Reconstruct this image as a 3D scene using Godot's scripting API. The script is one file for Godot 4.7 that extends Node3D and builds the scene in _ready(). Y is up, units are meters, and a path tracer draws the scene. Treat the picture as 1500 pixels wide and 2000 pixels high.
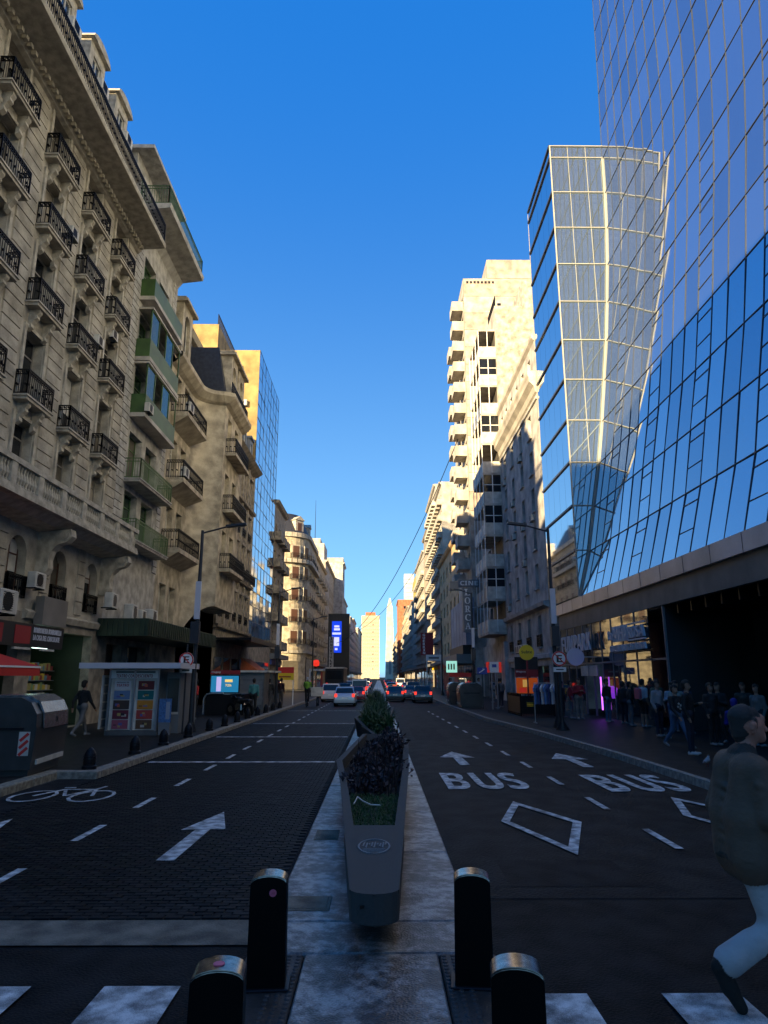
extends Node3D

# ---------------------------------------------------------------- mesh builder
class MB:
	var v := PackedVector3Array()
	var n := PackedVector3Array()
	var t := PackedVector2Array()
	var c := PackedColorArray()
	var col := Color(1, 1, 1)
	var use_col := false
	func vert(p: Vector3, nn: Vector3, uv := Vector2.ZERO) -> void:
		v.append(p); n.append(nn); t.append(uv)
		if use_col: c.append(col)
	func tri(a: Vector3, b: Vector3, d: Vector3) -> void:
		var nn := (b - a).cross(d - a).normalized()
		vert(a, nn); vert(d, nn); vert(b, nn)
	# corners counter-clockwise seen from outside
	func quad(a: Vector3, b: Vector3, d: Vector3, e: Vector3) -> void:
		var nn := (d - a).cross(e - b).normalized()
		vert(a, nn, Vector2(0, 1)); vert(d, nn, Vector2(1, 0)); vert(b, nn, Vector2(1, 1))
		vert(a, nn, Vector2(0, 1)); vert(e, nn, Vector2(0, 0)); vert(d, nn, Vector2(1, 0))
	func squad(a: Vector3, b: Vector3, d: Vector3, e: Vector3, na: Vector3, nb: Vector3, nd: Vector3, ne: Vector3) -> void:
		vert(a, na); vert(d, nd); vert(b, nb)
		vert(a, na); vert(e, ne); vert(d, nd)
	func box(x0: float, y0: float, z0: float, x1: float, y1: float, z1: float) -> void:
		hexa([Vector3(x0, y0, z1), Vector3(x1, y0, z1), Vector3(x1, y0, z0), Vector3(x0, y0, z0), Vector3(x0, y1, z1), Vector3(x1, y1, z1), Vector3(x1, y1, z0), Vector3(x0, y1, z0)])
	# bottom ring then top ring, counter-clockwise from above
	func hexa(p: Array) -> void:
		quad(p[0], p[1], p[5], p[4]); quad(p[1], p[2], p[6], p[5]); quad(p[2], p[3], p[7], p[6]); quad(p[3], p[0], p[4], p[7])
		quad(p[4], p[5], p[6], p[7]); quad(p[3], p[2], p[1], p[0])
	# box with chamfered vertical and top edges
	func cbox(x0: float, y0: float, z0: float, x1: float, y1: float, z1: float, e: float) -> void:
		var lo := [Vector2(x0 + e, z1), Vector2(x1 - e, z1), Vector2(x1, z1 - e), Vector2(x1, z0 + e), Vector2(x1 - e, z0), Vector2(x0 + e, z0), Vector2(x0, z0 + e), Vector2(x0, z1 - e)]
		var cx := (x0 + x1) / 2; var cz := (z0 + z1) / 2
		var top: Array[Vector3] = []
		for i in 8:
			var a: Vector2 = lo[i]; var b: Vector2 = lo[(i + 1) % 8]
			quad(Vector3(a.x, y0, a.y), Vector3(b.x, y0, b.y), Vector3(b.x, y1 - e, b.y), Vector3(a.x, y1 - e, a.y))
			var a2 := Vector3(a.x - signf(a.x - cx) * e, y1, a.y - signf(a.y - cz) * e)
			var b2 := Vector3(b.x - signf(b.x - cx) * e, y1, b.y - signf(b.y - cz) * e)
			quad(Vector3(a.x, y1 - e, a.y), Vector3(b.x, y1 - e, b.y), b2, a2)
			top.append(a2)
		for i in range(1, 7): tri(top[0], top[i], top[i + 1])
	func obox(xf: Transform3D, s: Vector3) -> void:
		var h := s / 2
		var p: Array = []
		for y in [-h.y, h.y]:
			p.append(xf * Vector3(-h.x, y, h.z)); p.append(xf * Vector3(h.x, y, h.z)); p.append(xf * Vector3(h.x, y, -h.z)); p.append(xf * Vector3(-h.x, y, -h.z))
		hexa(p)
	func bar(a: Vector3, b: Vector3, w: float, h := -1.0) -> void:
		if h < 0: h = w
		var d := (b - a)
		var l := d.length()
		d = d / l
		var up := Vector3.UP if absf(d.y) < 0.95 else Vector3.RIGHT
		var x := up.cross(d).normalized()
		obox(Transform3D(Basis(x, d.cross(x), d), (a + b) / 2), Vector3(w, h, l))
	func tube(a: Vector3, b: Vector3, r0: float, r1: float, k := 8, caps := true) -> void:
		var d := (b - a).normalized()
		var up := Vector3.UP if absf(d.y) < 0.95 else Vector3.RIGHT
		var x := up.cross(d).normalized()
		var y := d.cross(x)
		for i in k:
			var t0 := TAU * i / k; var t1 := TAU * (i + 1) / k
			var n0 := x * cos(t0) + y * sin(t0); var n1 := x * cos(t1) + y * sin(t1)
			squad(a + n0 * r0, a + n1 * r0, b + n1 * r1, b + n0 * r1, n0, n1, n1, n0)
			if caps:
				tri(b, b + n0 * r1, b + n1 * r1); tri(a, a + n1 * r0, a + n0 * r0)
	func path(pts: Array, r: float, k := 6) -> void:
		for i in pts.size() - 1: tube(pts[i], pts[i + 1], r, r, k, i == 0 or i == pts.size() - 2)
	# profile of Vector2(radius, height), around the y axis through o
	func lathe(o: Vector3, prof: Array, k := 16, a0 := 0.0, a1 := TAU) -> void:
		for i in prof.size() - 1:
			var p: Vector2 = prof[i]; var q: Vector2 = prof[i + 1]
			var s := (q - p).normalized()
			for j in k:
				var t0 := a0 + (a1 - a0) * j / k; var t1 := a0 + (a1 - a0) * (j + 1) / k
				var d0 := Vector3(cos(t0), 0, -sin(t0)); var d1 := Vector3(cos(t1), 0, -sin(t1))
				var n0 := d0 * s.y + Vector3.UP * -s.x; var n1 := d1 * s.y + Vector3.UP * -s.x
				squad(o + d0 * p.x + Vector3.UP * p.y, o + d1 * p.x + Vector3.UP * p.y, o + d1 * q.x + Vector3.UP * q.y, o + d0 * q.x + Vector3.UP * q.y, n0, n1, n1, n0)
	# polygon (counter-clockwise in x,y of xf) pushed along xf's z from 0 to depth
	func prism(xf: Transform3D, poly: PackedVector2Array, depth: float) -> void:
		var idx := Geometry2D.triangulate_polygon(poly)
		for i in range(0, idx.size(), 3):
			var a := poly[idx[i]]; var b := poly[idx[i + 1]]; var d := poly[idx[i + 2]]
			if (b - a).cross(d - a) < 0:
				var s := b; b = d; d = s
			tri(xf * Vector3(a.x, a.y, depth), xf * Vector3(b.x, b.y, depth), xf * Vector3(d.x, d.y, depth))
			tri(xf * Vector3(a.x, a.y, 0), xf * Vector3(d.x, d.y, 0), xf * Vector3(b.x, b.y, 0))
		var ccw := not Geometry2D.is_polygon_clockwise(poly)
		var area := 0.0
		for i in poly.size(): area += poly[i].cross(poly[(i + 1) % poly.size()])
		ccw = area > 0
		for i in poly.size():
			var a := poly[i]; var b := poly[(i + 1) % poly.size()]
			if not ccw:
				var s := a; a = b; b = s
			quad(xf * Vector3(a.x, a.y, 0), xf * Vector3(b.x, b.y, 0), xf * Vector3(b.x, b.y, depth), xf * Vector3(a.x, a.y, depth))
	# front wall in the plane z = 0 (outward +z) with rectangular openings [x0, y0, x1, y1] of a depth
	func wall(x0: float, x1: float, y0: float, y1: float, holes: Array, depth: float) -> void:
		var xs: Array[float] = [x0, x1]; var ys: Array[float] = [y0, y1]
		for h in holes:
			for q in [h[0], h[2]]: if not xs.has(q): xs.append(q)
			for q in [h[1], h[3]]: if not ys.has(q): ys.append(q)
		xs.sort(); ys.sort()
		for j in ys.size() - 1:
			var i := 0
			while i < xs.size() - 1:
				var my := (ys[j] + ys[j + 1]) / 2
				var k := i
				while k < xs.size() - 1 and not _in(holes, (xs[k] + xs[k + 1]) / 2, my): k += 1
				if k > i:
					quad(Vector3(xs[i], ys[j], 0), Vector3(xs[k], ys[j], 0), Vector3(xs[k], ys[j + 1], 0), Vector3(xs[i], ys[j + 1], 0))
					i = k
				else: i += 1
		for h in holes:
			var a := Vector3(h[0], h[1], 0); var b := Vector3(h[2], h[1], 0); var d := Vector3(h[2], h[3], 0); var e := Vector3(h[0], h[3], 0)
			var o := Vector3(0, 0, -depth)
			quad(a + o, b + o, b, a); quad(e, d, d + o, e + o); quad(a + o, a, e, e + o); quad(b, b + o, d + o, d)
	func _in(holes: Array, x: float, y: float) -> bool:
		for h in holes: if x > h[0] and x < h[2] and y > h[1] and y < h[3]: return true
		return false
	# fills the corners above a round arch: opening x0..x1, springing at y, top at y + half width
	func arch(x0: float, x1: float, ys: float, yt: float, z0: float, z1: float) -> void:
		var cx := (x0 + x1) / 2; var r := (x1 - x0) / 2
		for s in [-1.0, 1.0]:
			var p := PackedVector2Array([Vector2(cx + s * r, yt), Vector2(cx + s * r, ys)])
			for i in range(1, 7): p.append(Vector2(cx + s * r * cos(PI / 2 * i / 6), ys + (yt - ys) * 0.985 * sin(PI / 2 * i / 6)))
			p.append(Vector2(cx, yt))
			prism(Transform3D(Basis(), Vector3(0, 0, z0)), p, z1 - z0)
	func mesh() -> ArrayMesh:
		var a := []
		a.resize(Mesh.ARRAY_MAX)
		a[Mesh.ARRAY_VERTEX] = v; a[Mesh.ARRAY_NORMAL] = n; a[Mesh.ARRAY_TEX_UV] = t
		if use_col: a[Mesh.ARRAY_COLOR] = c
		var m := ArrayMesh.new()
		m.add_surface_from_arrays(Mesh.PRIMITIVE_TRIANGLES, a)
		return m

# ---------------------------------------------------------------- naming and scene helpers
var used := {}
var rng := RandomNumberGenerator.new()
func numbered(s: String) -> String:
	used[s] = used.get(s, -1) + 1
	return s if used[s] == 0 else "%s_%03d" % [s, used[s]]
func tag(o: Node, label: String, category: String, group := "") -> Node:
	o.set_meta("label", label); o.set_meta("category", category)
	if group != "": o.set_meta("group", group)
	return o
func thing(called: String, label: String, category: String, at := Vector3.ZERO, turn := 0.0, group := "") -> Node3D:
	var o := Node3D.new()
	o.name = numbered(called); add_child(o)
	o.position = at; o.rotation.y = turn
	tag(o, label, category, group)
	return o
func part(called: String, b, m: Material, parent: Node, at := Vector3.ZERO, turn := 0.0) -> MeshInstance3D:
	var o := MeshInstance3D.new()
	o.name = called if parent != self else numbered(called)
	o.mesh = b if b is Mesh else b.mesh()
	o.material_override = m
	parent.add_child(o, true)
	o.position = at; o.rotation.y = turn
	return o
func struct(called: String, b, m: Material) -> MeshInstance3D:
	var o := part(called, b, m, self)
	o.set_meta("kind", "structure")
	return o
func dup(root: Node3D, at: Vector3, turn: float, label := "") -> Node3D:
	var r: Node3D = root.duplicate()
	var base := String(root.name)
	if base.length() > 4 and base.right(3).is_valid_int(): base = base.left(-4)
	r.name = numbered(base); add_child(r)
	r.position = at; r.rotation.y = turn
	if label != "": r.set_meta("label", label)
	return r
func lettering(s: String, w: float, h: float, depth: float, m: Material, parent: Node, at: Vector3, bold := true, face := "Droid Sans") -> MeshInstance3D:
	var f := SystemFont.new()
	f.font_names = PackedStringArray([face])
	f.font_weight = 700 if bold else 400
	var t := TextMesh.new()
	t.text = s; t.font = f; t.font_size = 32; t.pixel_size = 0.01; t.depth = 0.05; t.curve_step = 2.0
	var bb := t.get_aabb()
	var o := part("lettering", t, m, parent, at)
	o.scale = Vector3(w / maxf(bb.size.x, 0.01), h / maxf(bb.size.y, 0.01), depth / 0.05)
	var mid := bb.get_center()
	o.position = at - Vector3(mid.x * o.scale.x, mid.y * o.scale.y, 0)
	return o

# ---------------------------------------------------------------- materials
var M := {}
var tex := {}
func lin(r: float, g: float, b: float) -> Color: return Color(r, g, b).linear_to_srgb()
# grey texture around 1.0 (byte 255 = brightest), layered noise
func noise_tex(key: String, size: int, freq: float, lo: float, hi: float, seed_: int, fine := 0.0, power := 1.0) -> ImageTexture:
	if tex.has(key): return tex[key]
	var f := FastNoiseLite.new()
	f.seed = seed_; f.frequency = freq; f.noise_type = FastNoiseLite.TYPE_SIMPLEX_SMOOTH
	f.fractal_type = FastNoiseLite.FRACTAL_FBM; f.fractal_octaves = 5
	var im := f.get_seamless_image(size, size)
	im.convert(Image.FORMAT_L8)
	var d := im.get_data()
	var r := RandomNumberGenerator.new(); r.seed = seed_
	for i in d.size():
		var x := pow(d[i] / 255.0, power)
		x = lo + (hi - lo) * x + (r.randf() - 0.5) * fine
		d[i] = int(clampf(x, 0.0, 1.0) * 255.0)
	im = Image.create_from_data(size, size, false, Image.FORMAT_L8, d)
	im.convert(Image.FORMAT_RGB8)
	im.generate_mipmaps()
	tex[key] = ImageTexture.create_from_image(im)
	return tex[key]
# pale mineral stains: coarse patches broken up by fine streaky noise
func stain_tex(key: String, size: int) -> ImageTexture:
	var im: Array = []
	for q in [[0.0035, 71, 3], [0.018, 72, 5], [0.09, 73, 3]]:
		var f := FastNoiseLite.new()
		f.seed = q[1]; f.frequency = q[0]; f.fractal_octaves = q[2]
		var i := f.get_seamless_image(size, size)
		i.convert(Image.FORMAT_L8)
		im.append(i.get_data())
	var d := PackedByteArray(); d.resize(size * size)
	var r := RandomNumberGenerator.new(); r.seed = 74
	for i in d.size():
		var x: float = (im[0][i] * 0.42 + im[1][i] * 0.4 + im[2][i] * 0.18) / 255.0
		x = smoothstep(0.32, 0.74, x)
		d[i] = int(clampf(0.30 + 0.52 * x + (r.randf() - 0.5) * 0.22, 0.0, 1.0) * 255.0)
	var o := Image.create_from_data(size, size, false, Image.FORMAT_L8, d)
	o.convert(Image.FORMAT_RGB8); o.generate_mipmaps()
	tex[key] = ImageTexture.create_from_image(o)
	return tex[key]
func bump_tex(key: String, size: int, freq: float, seed_: int, strength: float) -> ImageTexture:
	if tex.has(key): return tex[key]
	var f := FastNoiseLite.new()
	f.seed = seed_; f.frequency = freq; f.fractal_octaves = 5
	var im := f.get_seamless_image(size, size)
	im.convert(Image.FORMAT_RGBA8)
	im.bump_map_to_normal_map(strength)
	im.generate_mipmaps()
	tex[key] = ImageTexture.create_from_image(im)
	return tex[key]
func mat(key: String, c: Color, rough := 0.8, metal := 0.0, t: Texture2D = null, scale := 0.2, nrm: Texture2D = null, nscale := 0.5) -> StandardMaterial3D:
	if M.has(key): return M[key]
	var m := StandardMaterial3D.new()
	m.albedo_color = c; m.roughness = rough; m.metallic = metal
	if t or nrm:
		m.uv1_triplanar = true; m.uv1_world_triplanar = true
		m.uv1_scale = Vector3(scale, scale, scale)
	if t: m.albedo_texture = t
	if nrm:
		m.normal_enabled = true; m.normal_texture = nrm; m.normal_scale = nscale
	M[key] = m
	return m
func glow(key: String, c: Color, e: float) -> StandardMaterial3D:
	if M.has(key): return M[key]
	var m := StandardMaterial3D.new()
	m.albedo_color = c; m.emission_enabled = true; m.emission = c; m.emission_energy_multiplier = e
	M[key] = m
	return m
func make_materials() -> void:
	var grime := noise_tex("grime", 512, 0.014, 0.70, 1.08, 3, 0.12)
	var streak := noise_tex("streak", 512, 0.024, 0.62, 1.1, 5, 0.12)
	var soft := noise_tex("soft", 256, 0.01, 0.8, 1.05, 9, 0.04)
	var aspht := noise_tex("aspht", 1024, 0.006, 0.5, 1.05, 21, 0.42)
	var patchy := stain_tex("patchy", 1024)
	var rough_n := bump_tex("rough_n", 512, 0.05, 7, 3.0)
	var fine_n := bump_tex("fine_n", 512, 0.2, 8, 3.0)
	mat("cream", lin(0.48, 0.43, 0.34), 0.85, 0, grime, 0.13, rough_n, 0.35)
	mat("cream_trim", lin(0.53, 0.475, 0.375), 0.8, 0, grime, 0.3, rough_n, 0.25)
	mat("stone_b", lin(0.50, 0.47, 0.41), 0.85, 0, grime, 0.2, rough_n, 0.35)
	mat("stone_c", lin(0.54, 0.46, 0.33), 0.85, 0, streak, 0.09, rough_n, 0.3)
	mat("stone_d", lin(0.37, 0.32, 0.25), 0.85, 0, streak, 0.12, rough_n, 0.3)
	mat("ochre", lin(0.34, 0.235, 0.09), 0.85, 0, grime, 0.08)
	mat("white_wall", lin(0.50, 0.455, 0.385), 0.85, 0, grime, 0.07, rough_n, 0.2)
	mat("pink_panel", lin(0.50, 0.41, 0.34), 0.85, 0, grime, 0.1)
	mat("white_panel", lin(0.52, 0.475, 0.405), 0.85, 0, grime, 0.1)
	mat("grey_wall", lin(0.52, 0.49, 0.45), 0.85, 0, grime, 0.1, rough_n, 0.25)
	mat("old_white", lin(0.52, 0.48, 0.395), 0.9, 0, streak, 0.1, rough_n, 0.6)
	mat("orange_wall", lin(0.62, 0.42, 0.22), 0.85, 0, grime, 0.1)
	mat("brick_red", lin(0.42, 0.15, 0.07), 0.9, 0, grime, 0.1)
	mat("pale_blue", lin(0.42, 0.48, 0.55), 0.5, 0, soft, 0.05)
	mat("slate", lin(0.035, 0.037, 0.045), 0.55, 0, grime, 0.4, rough_n, 0.4)
	mat("green_panel", lin(0.06, 0.12, 0.03), 0.45, 0, soft, 0.3)
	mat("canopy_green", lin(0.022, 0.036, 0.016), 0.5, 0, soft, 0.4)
	mat("green_glass", lin(0.02, 0.05, 0.025), 0.12)
	mat("green_rail", lin(0.07, 0.13, 0.04), 0.5)
	mat("iron", lin(0.012, 0.012, 0.013), 0.5, 0.3)
	mat("dark_metal", lin(0.02, 0.021, 0.024), 0.4, 0.5)
	mat("steel", lin(0.5, 0.5, 0.52), 0.35, 0.9)
	mat("grey_paint", lin(0.16, 0.17, 0.18), 0.5)
	mat("white_paint", lin(0.75, 0.74, 0.71), 0.5)
	mat("off_white", lin(0.6, 0.57, 0.5), 0.6, 0, soft, 0.5)
	mat("pane", lin(0.012, 0.014, 0.018), 0.06)
	mat("pane_blue", lin(0.03, 0.045, 0.07), 0.06)
	mat("blind", lin(0.30, 0.26, 0.2), 0.7, 0, soft, 0.6)
	mat("shutter", lin(0.10, 0.085, 0.06), 0.7, 0, soft, 0.6)
	mat("grey_frame", lin(0.22, 0.2, 0.17), 0.6)
	mat("brown_frame", lin(0.10, 0.045, 0.025), 0.6)
	mat("tower_glass_a", lin(0.50, 0.56, 0.64), 0.035, 0.955)
	mat("tower_glass_b", lin(0.43, 0.49, 0.57), 0.05, 0.955)
	mat("tower_glass_c", lin(0.56, 0.61, 0.68), 0.03, 0.955)
	mat("street_glass", lin(0.72, 0.75, 0.78), 0.03, 1.0)
	mat("left_glass", lin(0.62, 0.66, 0.72), 0.05, 1.0)
	mat("mullion_dark", lin(0.05, 0.06, 0.085), 0.4, 0.3)
	mat("mullion_pale", lin(0.30, 0.28, 0.235), 0.45)
	mat("interior_pale", lin(0.095, 0.118, 0.125), 0.8, 0, soft, 0.2)
	mat("beam_grey", lin(0.50, 0.53, 0.60), 0.35, 0.4, soft, 0.1)
	mat("beam_brown", lin(0.20, 0.18, 0.155), 0.6, 0, soft, 0.2)
	mat("black_stone", lin(0.012, 0.012, 0.013), 0.25, 0, soft, 0.3)
	var g := mat("shop_glass", lin(0.10, 0.11, 0.11), 0.03, 0.0)
	g.metallic = 0.55
	var w := mat("wing_glass", lin(0.44, 0.53, 0.55), 0.04, 0.9)
	w.transparency = BaseMaterial3D.TRANSPARENCY_ALPHA; w.albedo_color.a = 0.6
	var kg := mat("kiosk_glass", lin(0.3, 0.33, 0.33), 0.04)
	kg.transparency = BaseMaterial3D.TRANSPARENCY_ALPHA; kg.albedo_color.a = 0.3
	mat("asphalt", lin(0.024, 0.0235, 0.023), 0.72, 0, aspht, 0.35, fine_n, 0.5)
	mat("asphalt_old", lin(0.029, 0.0285, 0.0275), 0.7, 0, aspht, 0.22, fine_n, 0.5)
	mat("mortar", lin(0.018, 0.018, 0.02), 0.95)
	for i in 4: mat("sett_%d" % i, lin(0.012 + 0.005 * i, 0.012 + 0.005 * i, 0.0118 + 0.0049 * i), 0.62, 0, aspht, 0.7, fine_n, 0.35)
	mat("road_paint", lin(0.72, 0.71, 0.68), 0.75, 0, noise_tex("worn", 512, 0.012, 0.38, 1.12, 41, 0.35), 0.7)
	mat("concrete", lin(0.25, 0.21, 0.155), 0.9, 0, aspht, 0.4, fine_n, 0.5)
	var mp := mat("median_conc", lin(0.52, 0.51, 0.49), 0.55, 0, patchy, 0.42, fine_n, 0.4)
	mp.roughness = 0.4
	mat("pavement", lin(0.030, 0.030, 0.029), 0.5, 0, aspht, 0.3, rough_n, 0.15)
	mat("kerb", lin(0.30, 0.27, 0.22), 0.85, 0, streak, 0.5, fine_n, 0.5)
	mat("kerb_yellow", lin(0.30, 0.265, 0.19), 0.85, 0, streak, 0.6)
	mat("tactile", lin(0.045, 0.044, 0.042), 0.6, 0, aspht, 0.6, fine_n, 0.3)
	mat("granite", lin(0.105, 0.105, 0.1), 0.8, 0, noise_tex("speck", 512, 0.25, 0.25, 1.1, 55, 0.7), 1.6, fine_n, 0.6)
	mat("granite_pale", lin(0.40, 0.41, 0.42), 0.7, 0, tex["speck"], 2.4)
	mat("soil", lin(0.03, 0.022, 0.016), 1.0, 0, aspht, 1.0, fine_n, 1.0)
	mat("bollard", lin(0.003, 0.003, 0.0035), 0.45, 0.0, null, 1.0, rough_n, 0.1)
	mat("bollard_cap_sheen", lin(0.38, 0.37, 0.36), 0.22, 0.9, noise_tex("scuff", 256, 0.03, 0.5, 1.05, 61, 0.1), 2.0)  # pale metal puts the sky's reflection into caps that are glossy black
	mat("pink", lin(0.62, 0.12, 0.2), 0.5)
	mat("red_dark", lin(0.26, 0.012, 0.016), 0.5)
	mat("red", lin(0.55, 0.02, 0.015), 0.5)
	mat("yellow", lin(0.75, 0.52, 0.01), 0.45)
	mat("black", lin(0.01, 0.01, 0.01), 0.5)
	mat("blue_sign", lin(0.02, 0.06, 0.3), 0.5)
	mat("awning_red", lin(0.48, 0.02, 0.012), 0.8)
	mat("awning_orange", lin(0.5, 0.13, 0.06), 0.8, 0, soft, 0.4)
	mat("bin_body", lin(0.055, 0.055, 0.055), 0.35, 0.3, soft, 0.5)
	mat("bin_lid", lin(0.42, 0.45, 0.48), 0.24, 0.85, tex["scuff"], 1.0)
	mat("rubber", lin(0.012, 0.012, 0.012), 0.8)
	mat("car_glass", lin(0.012, 0.014, 0.016), 0.03)
	mat("chrome", lin(0.55, 0.55, 0.56), 0.2, 1.0)
	mat("obelisk_white", lin(0.60, 0.53, 0.41), 0.85, 0, soft, 0.05)
	mat("dome_gold", lin(0.30, 0.24, 0.07), 0.5, 0.2)
	mat("lamp_grey", lin(0.035, 0.038, 0.045), 0.45, 0.4)
	mat("panel_lilac", lin(0.55, 0.55, 0.6), 0.5)
	mat("kiosk_metal", lin(0.2, 0.21, 0.21), 0.4, 0.6, soft, 0.5)
	mat("cine_blue", lin(0.28, 0.32, 0.40), 0.6, 0, soft, 0.15)
	glow("tail", lin(1.0, 0.05, 0.03), 0.45)
	glow("tube", lin(0.75, 1.0, 0.92), 1.0)
	for k in ["asphalt", "asphalt_old", "mortar", "sett_0", "sett_1", "sett_2", "sett_3", "bollard", "dark_metal", "iron", "black_stone", "pavement", "rubber"]: M[k].metallic_specular = 0.22

# ---------------------------------------------------------------- camera, sky, sun
func _ready() -> void:
	rng.seed = 7
	var cam := Camera3D.new()
	cam.name = "camera"
	cam.fov = 73.07; cam.near = 0.05; cam.far = 3000.0
	cam.position = Vector3(0, 2.0, 0)
	cam.rotation_degrees = Vector3(13.42, -0.42, 0)
	add_child(cam)
	cam.current = true
	var sky_m := ProceduralSkyMaterial.new()
	sky_m.sky_top_color = lin(0.004, 0.062, 0.222)
	sky_m.sky_horizon_color = lin(0.14, 0.30, 0.44)
	sky_m.sky_curve = 0.2
	sky_m.ground_bottom_color = lin(0.05, 0.05, 0.055)
	sky_m.ground_horizon_color = lin(0.12, 0.13, 0.14)
	sky_m.sun_angle_max = 1.0
	var sky := Sky.new()
	sky.sky_material = sky_m
	var env := Environment.new()
	env.background_mode = Environment.BG_SKY
	env.sky = sky
	env.tonemap_mode = Environment.TONE_MAPPER_LINEAR
	env.tonemap_exposure = 3.3
	env.sdfgi_enabled = true; env.ssao_enabled = true; env.ssil_enabled = true
	var we := WorldEnvironment.new()
	we.name = "world_environment"; we.environment = env
	add_child(we)
	var sun := DirectionalLight3D.new()
	sun.name = "sun"
	sun.light_color = Color(1.0, 0.89, 0.69)
	sun.light_energy = 1.6; sun.light_angular_distance = 0.5; sun.shadow_enabled = true
	add_child(sun)
	sun.look_at_from_position(Vector3.ZERO, Vector3(0.561, -0.2079, -0.801), Vector3.UP)
	make_materials()
	build_ground()
	build_left()
	build_right()
	build_far()
	build_median()
	build_street_furniture()
	build_vehicles()
	build_people()

# ---------------------------------------------------------------- ground
func strip(x0: float, z0: float, x1: float, z1: float, y: float) -> MB:
	var b := MB.new()
	b.quad(Vector3(x0, y, z0), Vector3(x1, y, z0), Vector3(x1, y, z1), Vector3(x0, y, z1))
	return b
func flat_poly(pts: Array, y: float) -> MB:
	var b := MB.new()
	var p := PackedVector2Array()
	for q in pts: p.append(Vector2(q[0], -q[1]))
	b.prism(Transform3D(Basis(Vector3(1, 0, 0), Vector3(0, 0, -1), Vector3(0, 1, 0)), Vector3(0, y - 0.004, 0)), p, 0.004)
	return b
func build_ground() -> void:
	struct("ground", strip(-1500, 400, 1500, -2600, -0.03), M["asphalt_old"])
	var road := struct("road", strip(-14, 60, 14, -640, 0.0), M["asphalt"])
	part("asphalt_patch", strip(0.8, -7.05, 6.3, -640, 0.004), M["asphalt_old"], road)
	# block-paved carriageway: joints bed, far surface, then every block
	var bl := struct("block_paving", strip(-5.68, -6.47, -0.9, -31, 0.003), M["mortar"])
	part("distant_paving", strip(-5.68, -31, -0.9, -640, 0.008), M["sett_1"], bl)
	var variants: Array = []
	for k in 3:
		var m := MB.new()
		var y := 0.010 + 0.0025 * k
		m.cbox(-0.076, 0.0, -0.036, 0.076, y, 0.036, 0.005)
		variants.append(m.mesh())
	var rest := MB.new()
	rest.use_col = true
	var n := 0
	var row := 0
	var z := -6.53
	while z > -30.9:
		var x := -5.58 + (0.08 if row % 2 else 0.0)
		while x < -1.0:
			if n < 299:
				part("paving_block", variants[rng.randi() % 3], M["sett_%d" % (rng.randi() % 4)], bl, Vector3(x, 0.003, z), rng.randf_range(-0.02, 0.02))
			else:
				var y := 0.012 + rng.randf() * 0.004
				var g := rng.randf_range(0.011, 0.029)
				rest.col = Color(g, g * 0.96, g * 0.88)
				var a := Vector3(x - 0.076, 0.003, z + 0.036); var c := Vector3(x + 0.076, 0.003, z - 0.036)
				var u := Vector3(0, y, 0)
				var e := 0.005
				var p := [a, Vector3(c.x, a.y, a.z), c, Vector3(a.x, a.y, c.z)]
				var q := [Vector3(a.x + e, y, a.z - e), Vector3(c.x - e, y, a.z - e), Vector3(c.x - e, y, c.z + e), Vector3(a.x + e, y, c.z + e)]
				rest.quad(q[0], q[1], q[2], q[3])
				for i in 4: rest.quad(p[i], p[(i + 1) % 4], q[(i + 1) % 4], q[i])
			n += 1
			x += 0.16
		row += 1
		z -= 0.08
	var rm := StandardMaterial3D.new()
	rm.vertex_color_use_as_albedo = true; rm.roughness = 0.62; rm.metallic_specular = 0.22
	rm.uv1_triplanar = true; rm.uv1_world_triplanar = true; rm.uv1_scale = Vector3.ONE * 0.7
	rm.albedo_texture = tex["aspht"]
	part("more_paving_blocks", rest, rm, bl).set_meta("kind", "stuff")
	part("concrete_band", strip(-9, -5.9, -0.92, -6.46, 0.012), M["concrete"], road)
	# painted markings
	var rp: Material = M["road_paint"]
	var y := 0.021
	for x in [-5.2, -4.22, -3.24, -2.28, -1.3]: part("zebra_stripe", strip(x - 0.5, -2.0, x, -5.16, y), rp, road)
	for x in [0.84, 1.82, 2.8, 3.78, 4.76, 5.74]: part("zebra_stripe", strip(x, -2.0, x + 0.5, -5.03, y), rp, road)
	var dash_z := -6.9
	while dash_z > -56:
		part("lane_dash", strip(-3.83, dash_z - 0.2, -3.73, dash_z - 1.15, y), rp, road)
		dash_z -= 2.22
	part("turn_arrow", flat_poly([[-2.47, -8.38], [-2.27, -8.38], [-2.25, -10.0], [-2.05, -10.0], [-2.33, -11.2], [-2.63, -9.95], [-2.44, -10.0]], y), rp, road)
	part("turn_arrow", flat_poly([[-5.34, -8.1], [-5.16, -8.1], [-5.16, -9.5], [-4.96, -9.5], [-5.25, -10.7], [-5.54, -9.5], [-5.34, -9.5]], y), rp, road)
	for zz in [-17.4, -24.5, -31.5, -43.0]: part("cross_line", strip(-5.5, zz, -1.05, zz - 0.2, y), rp, road)
	# bicycle mark
	var bike := MB.new()
	for wx in [-5.15, -4.15]:
		for i in 14:
			var t0 := TAU * i / 14; var t1 := TAU * (i + 1) / 14
			bike.bar(Vector3(wx + cos(t0) * 0.33, 0.016, -13.2 + sin(t0) * 0.55), Vector3(wx + cos(t1) * 0.33, 0.016, -13.2 + sin(t1) * 0.55), 0.06, 0.006)
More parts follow.
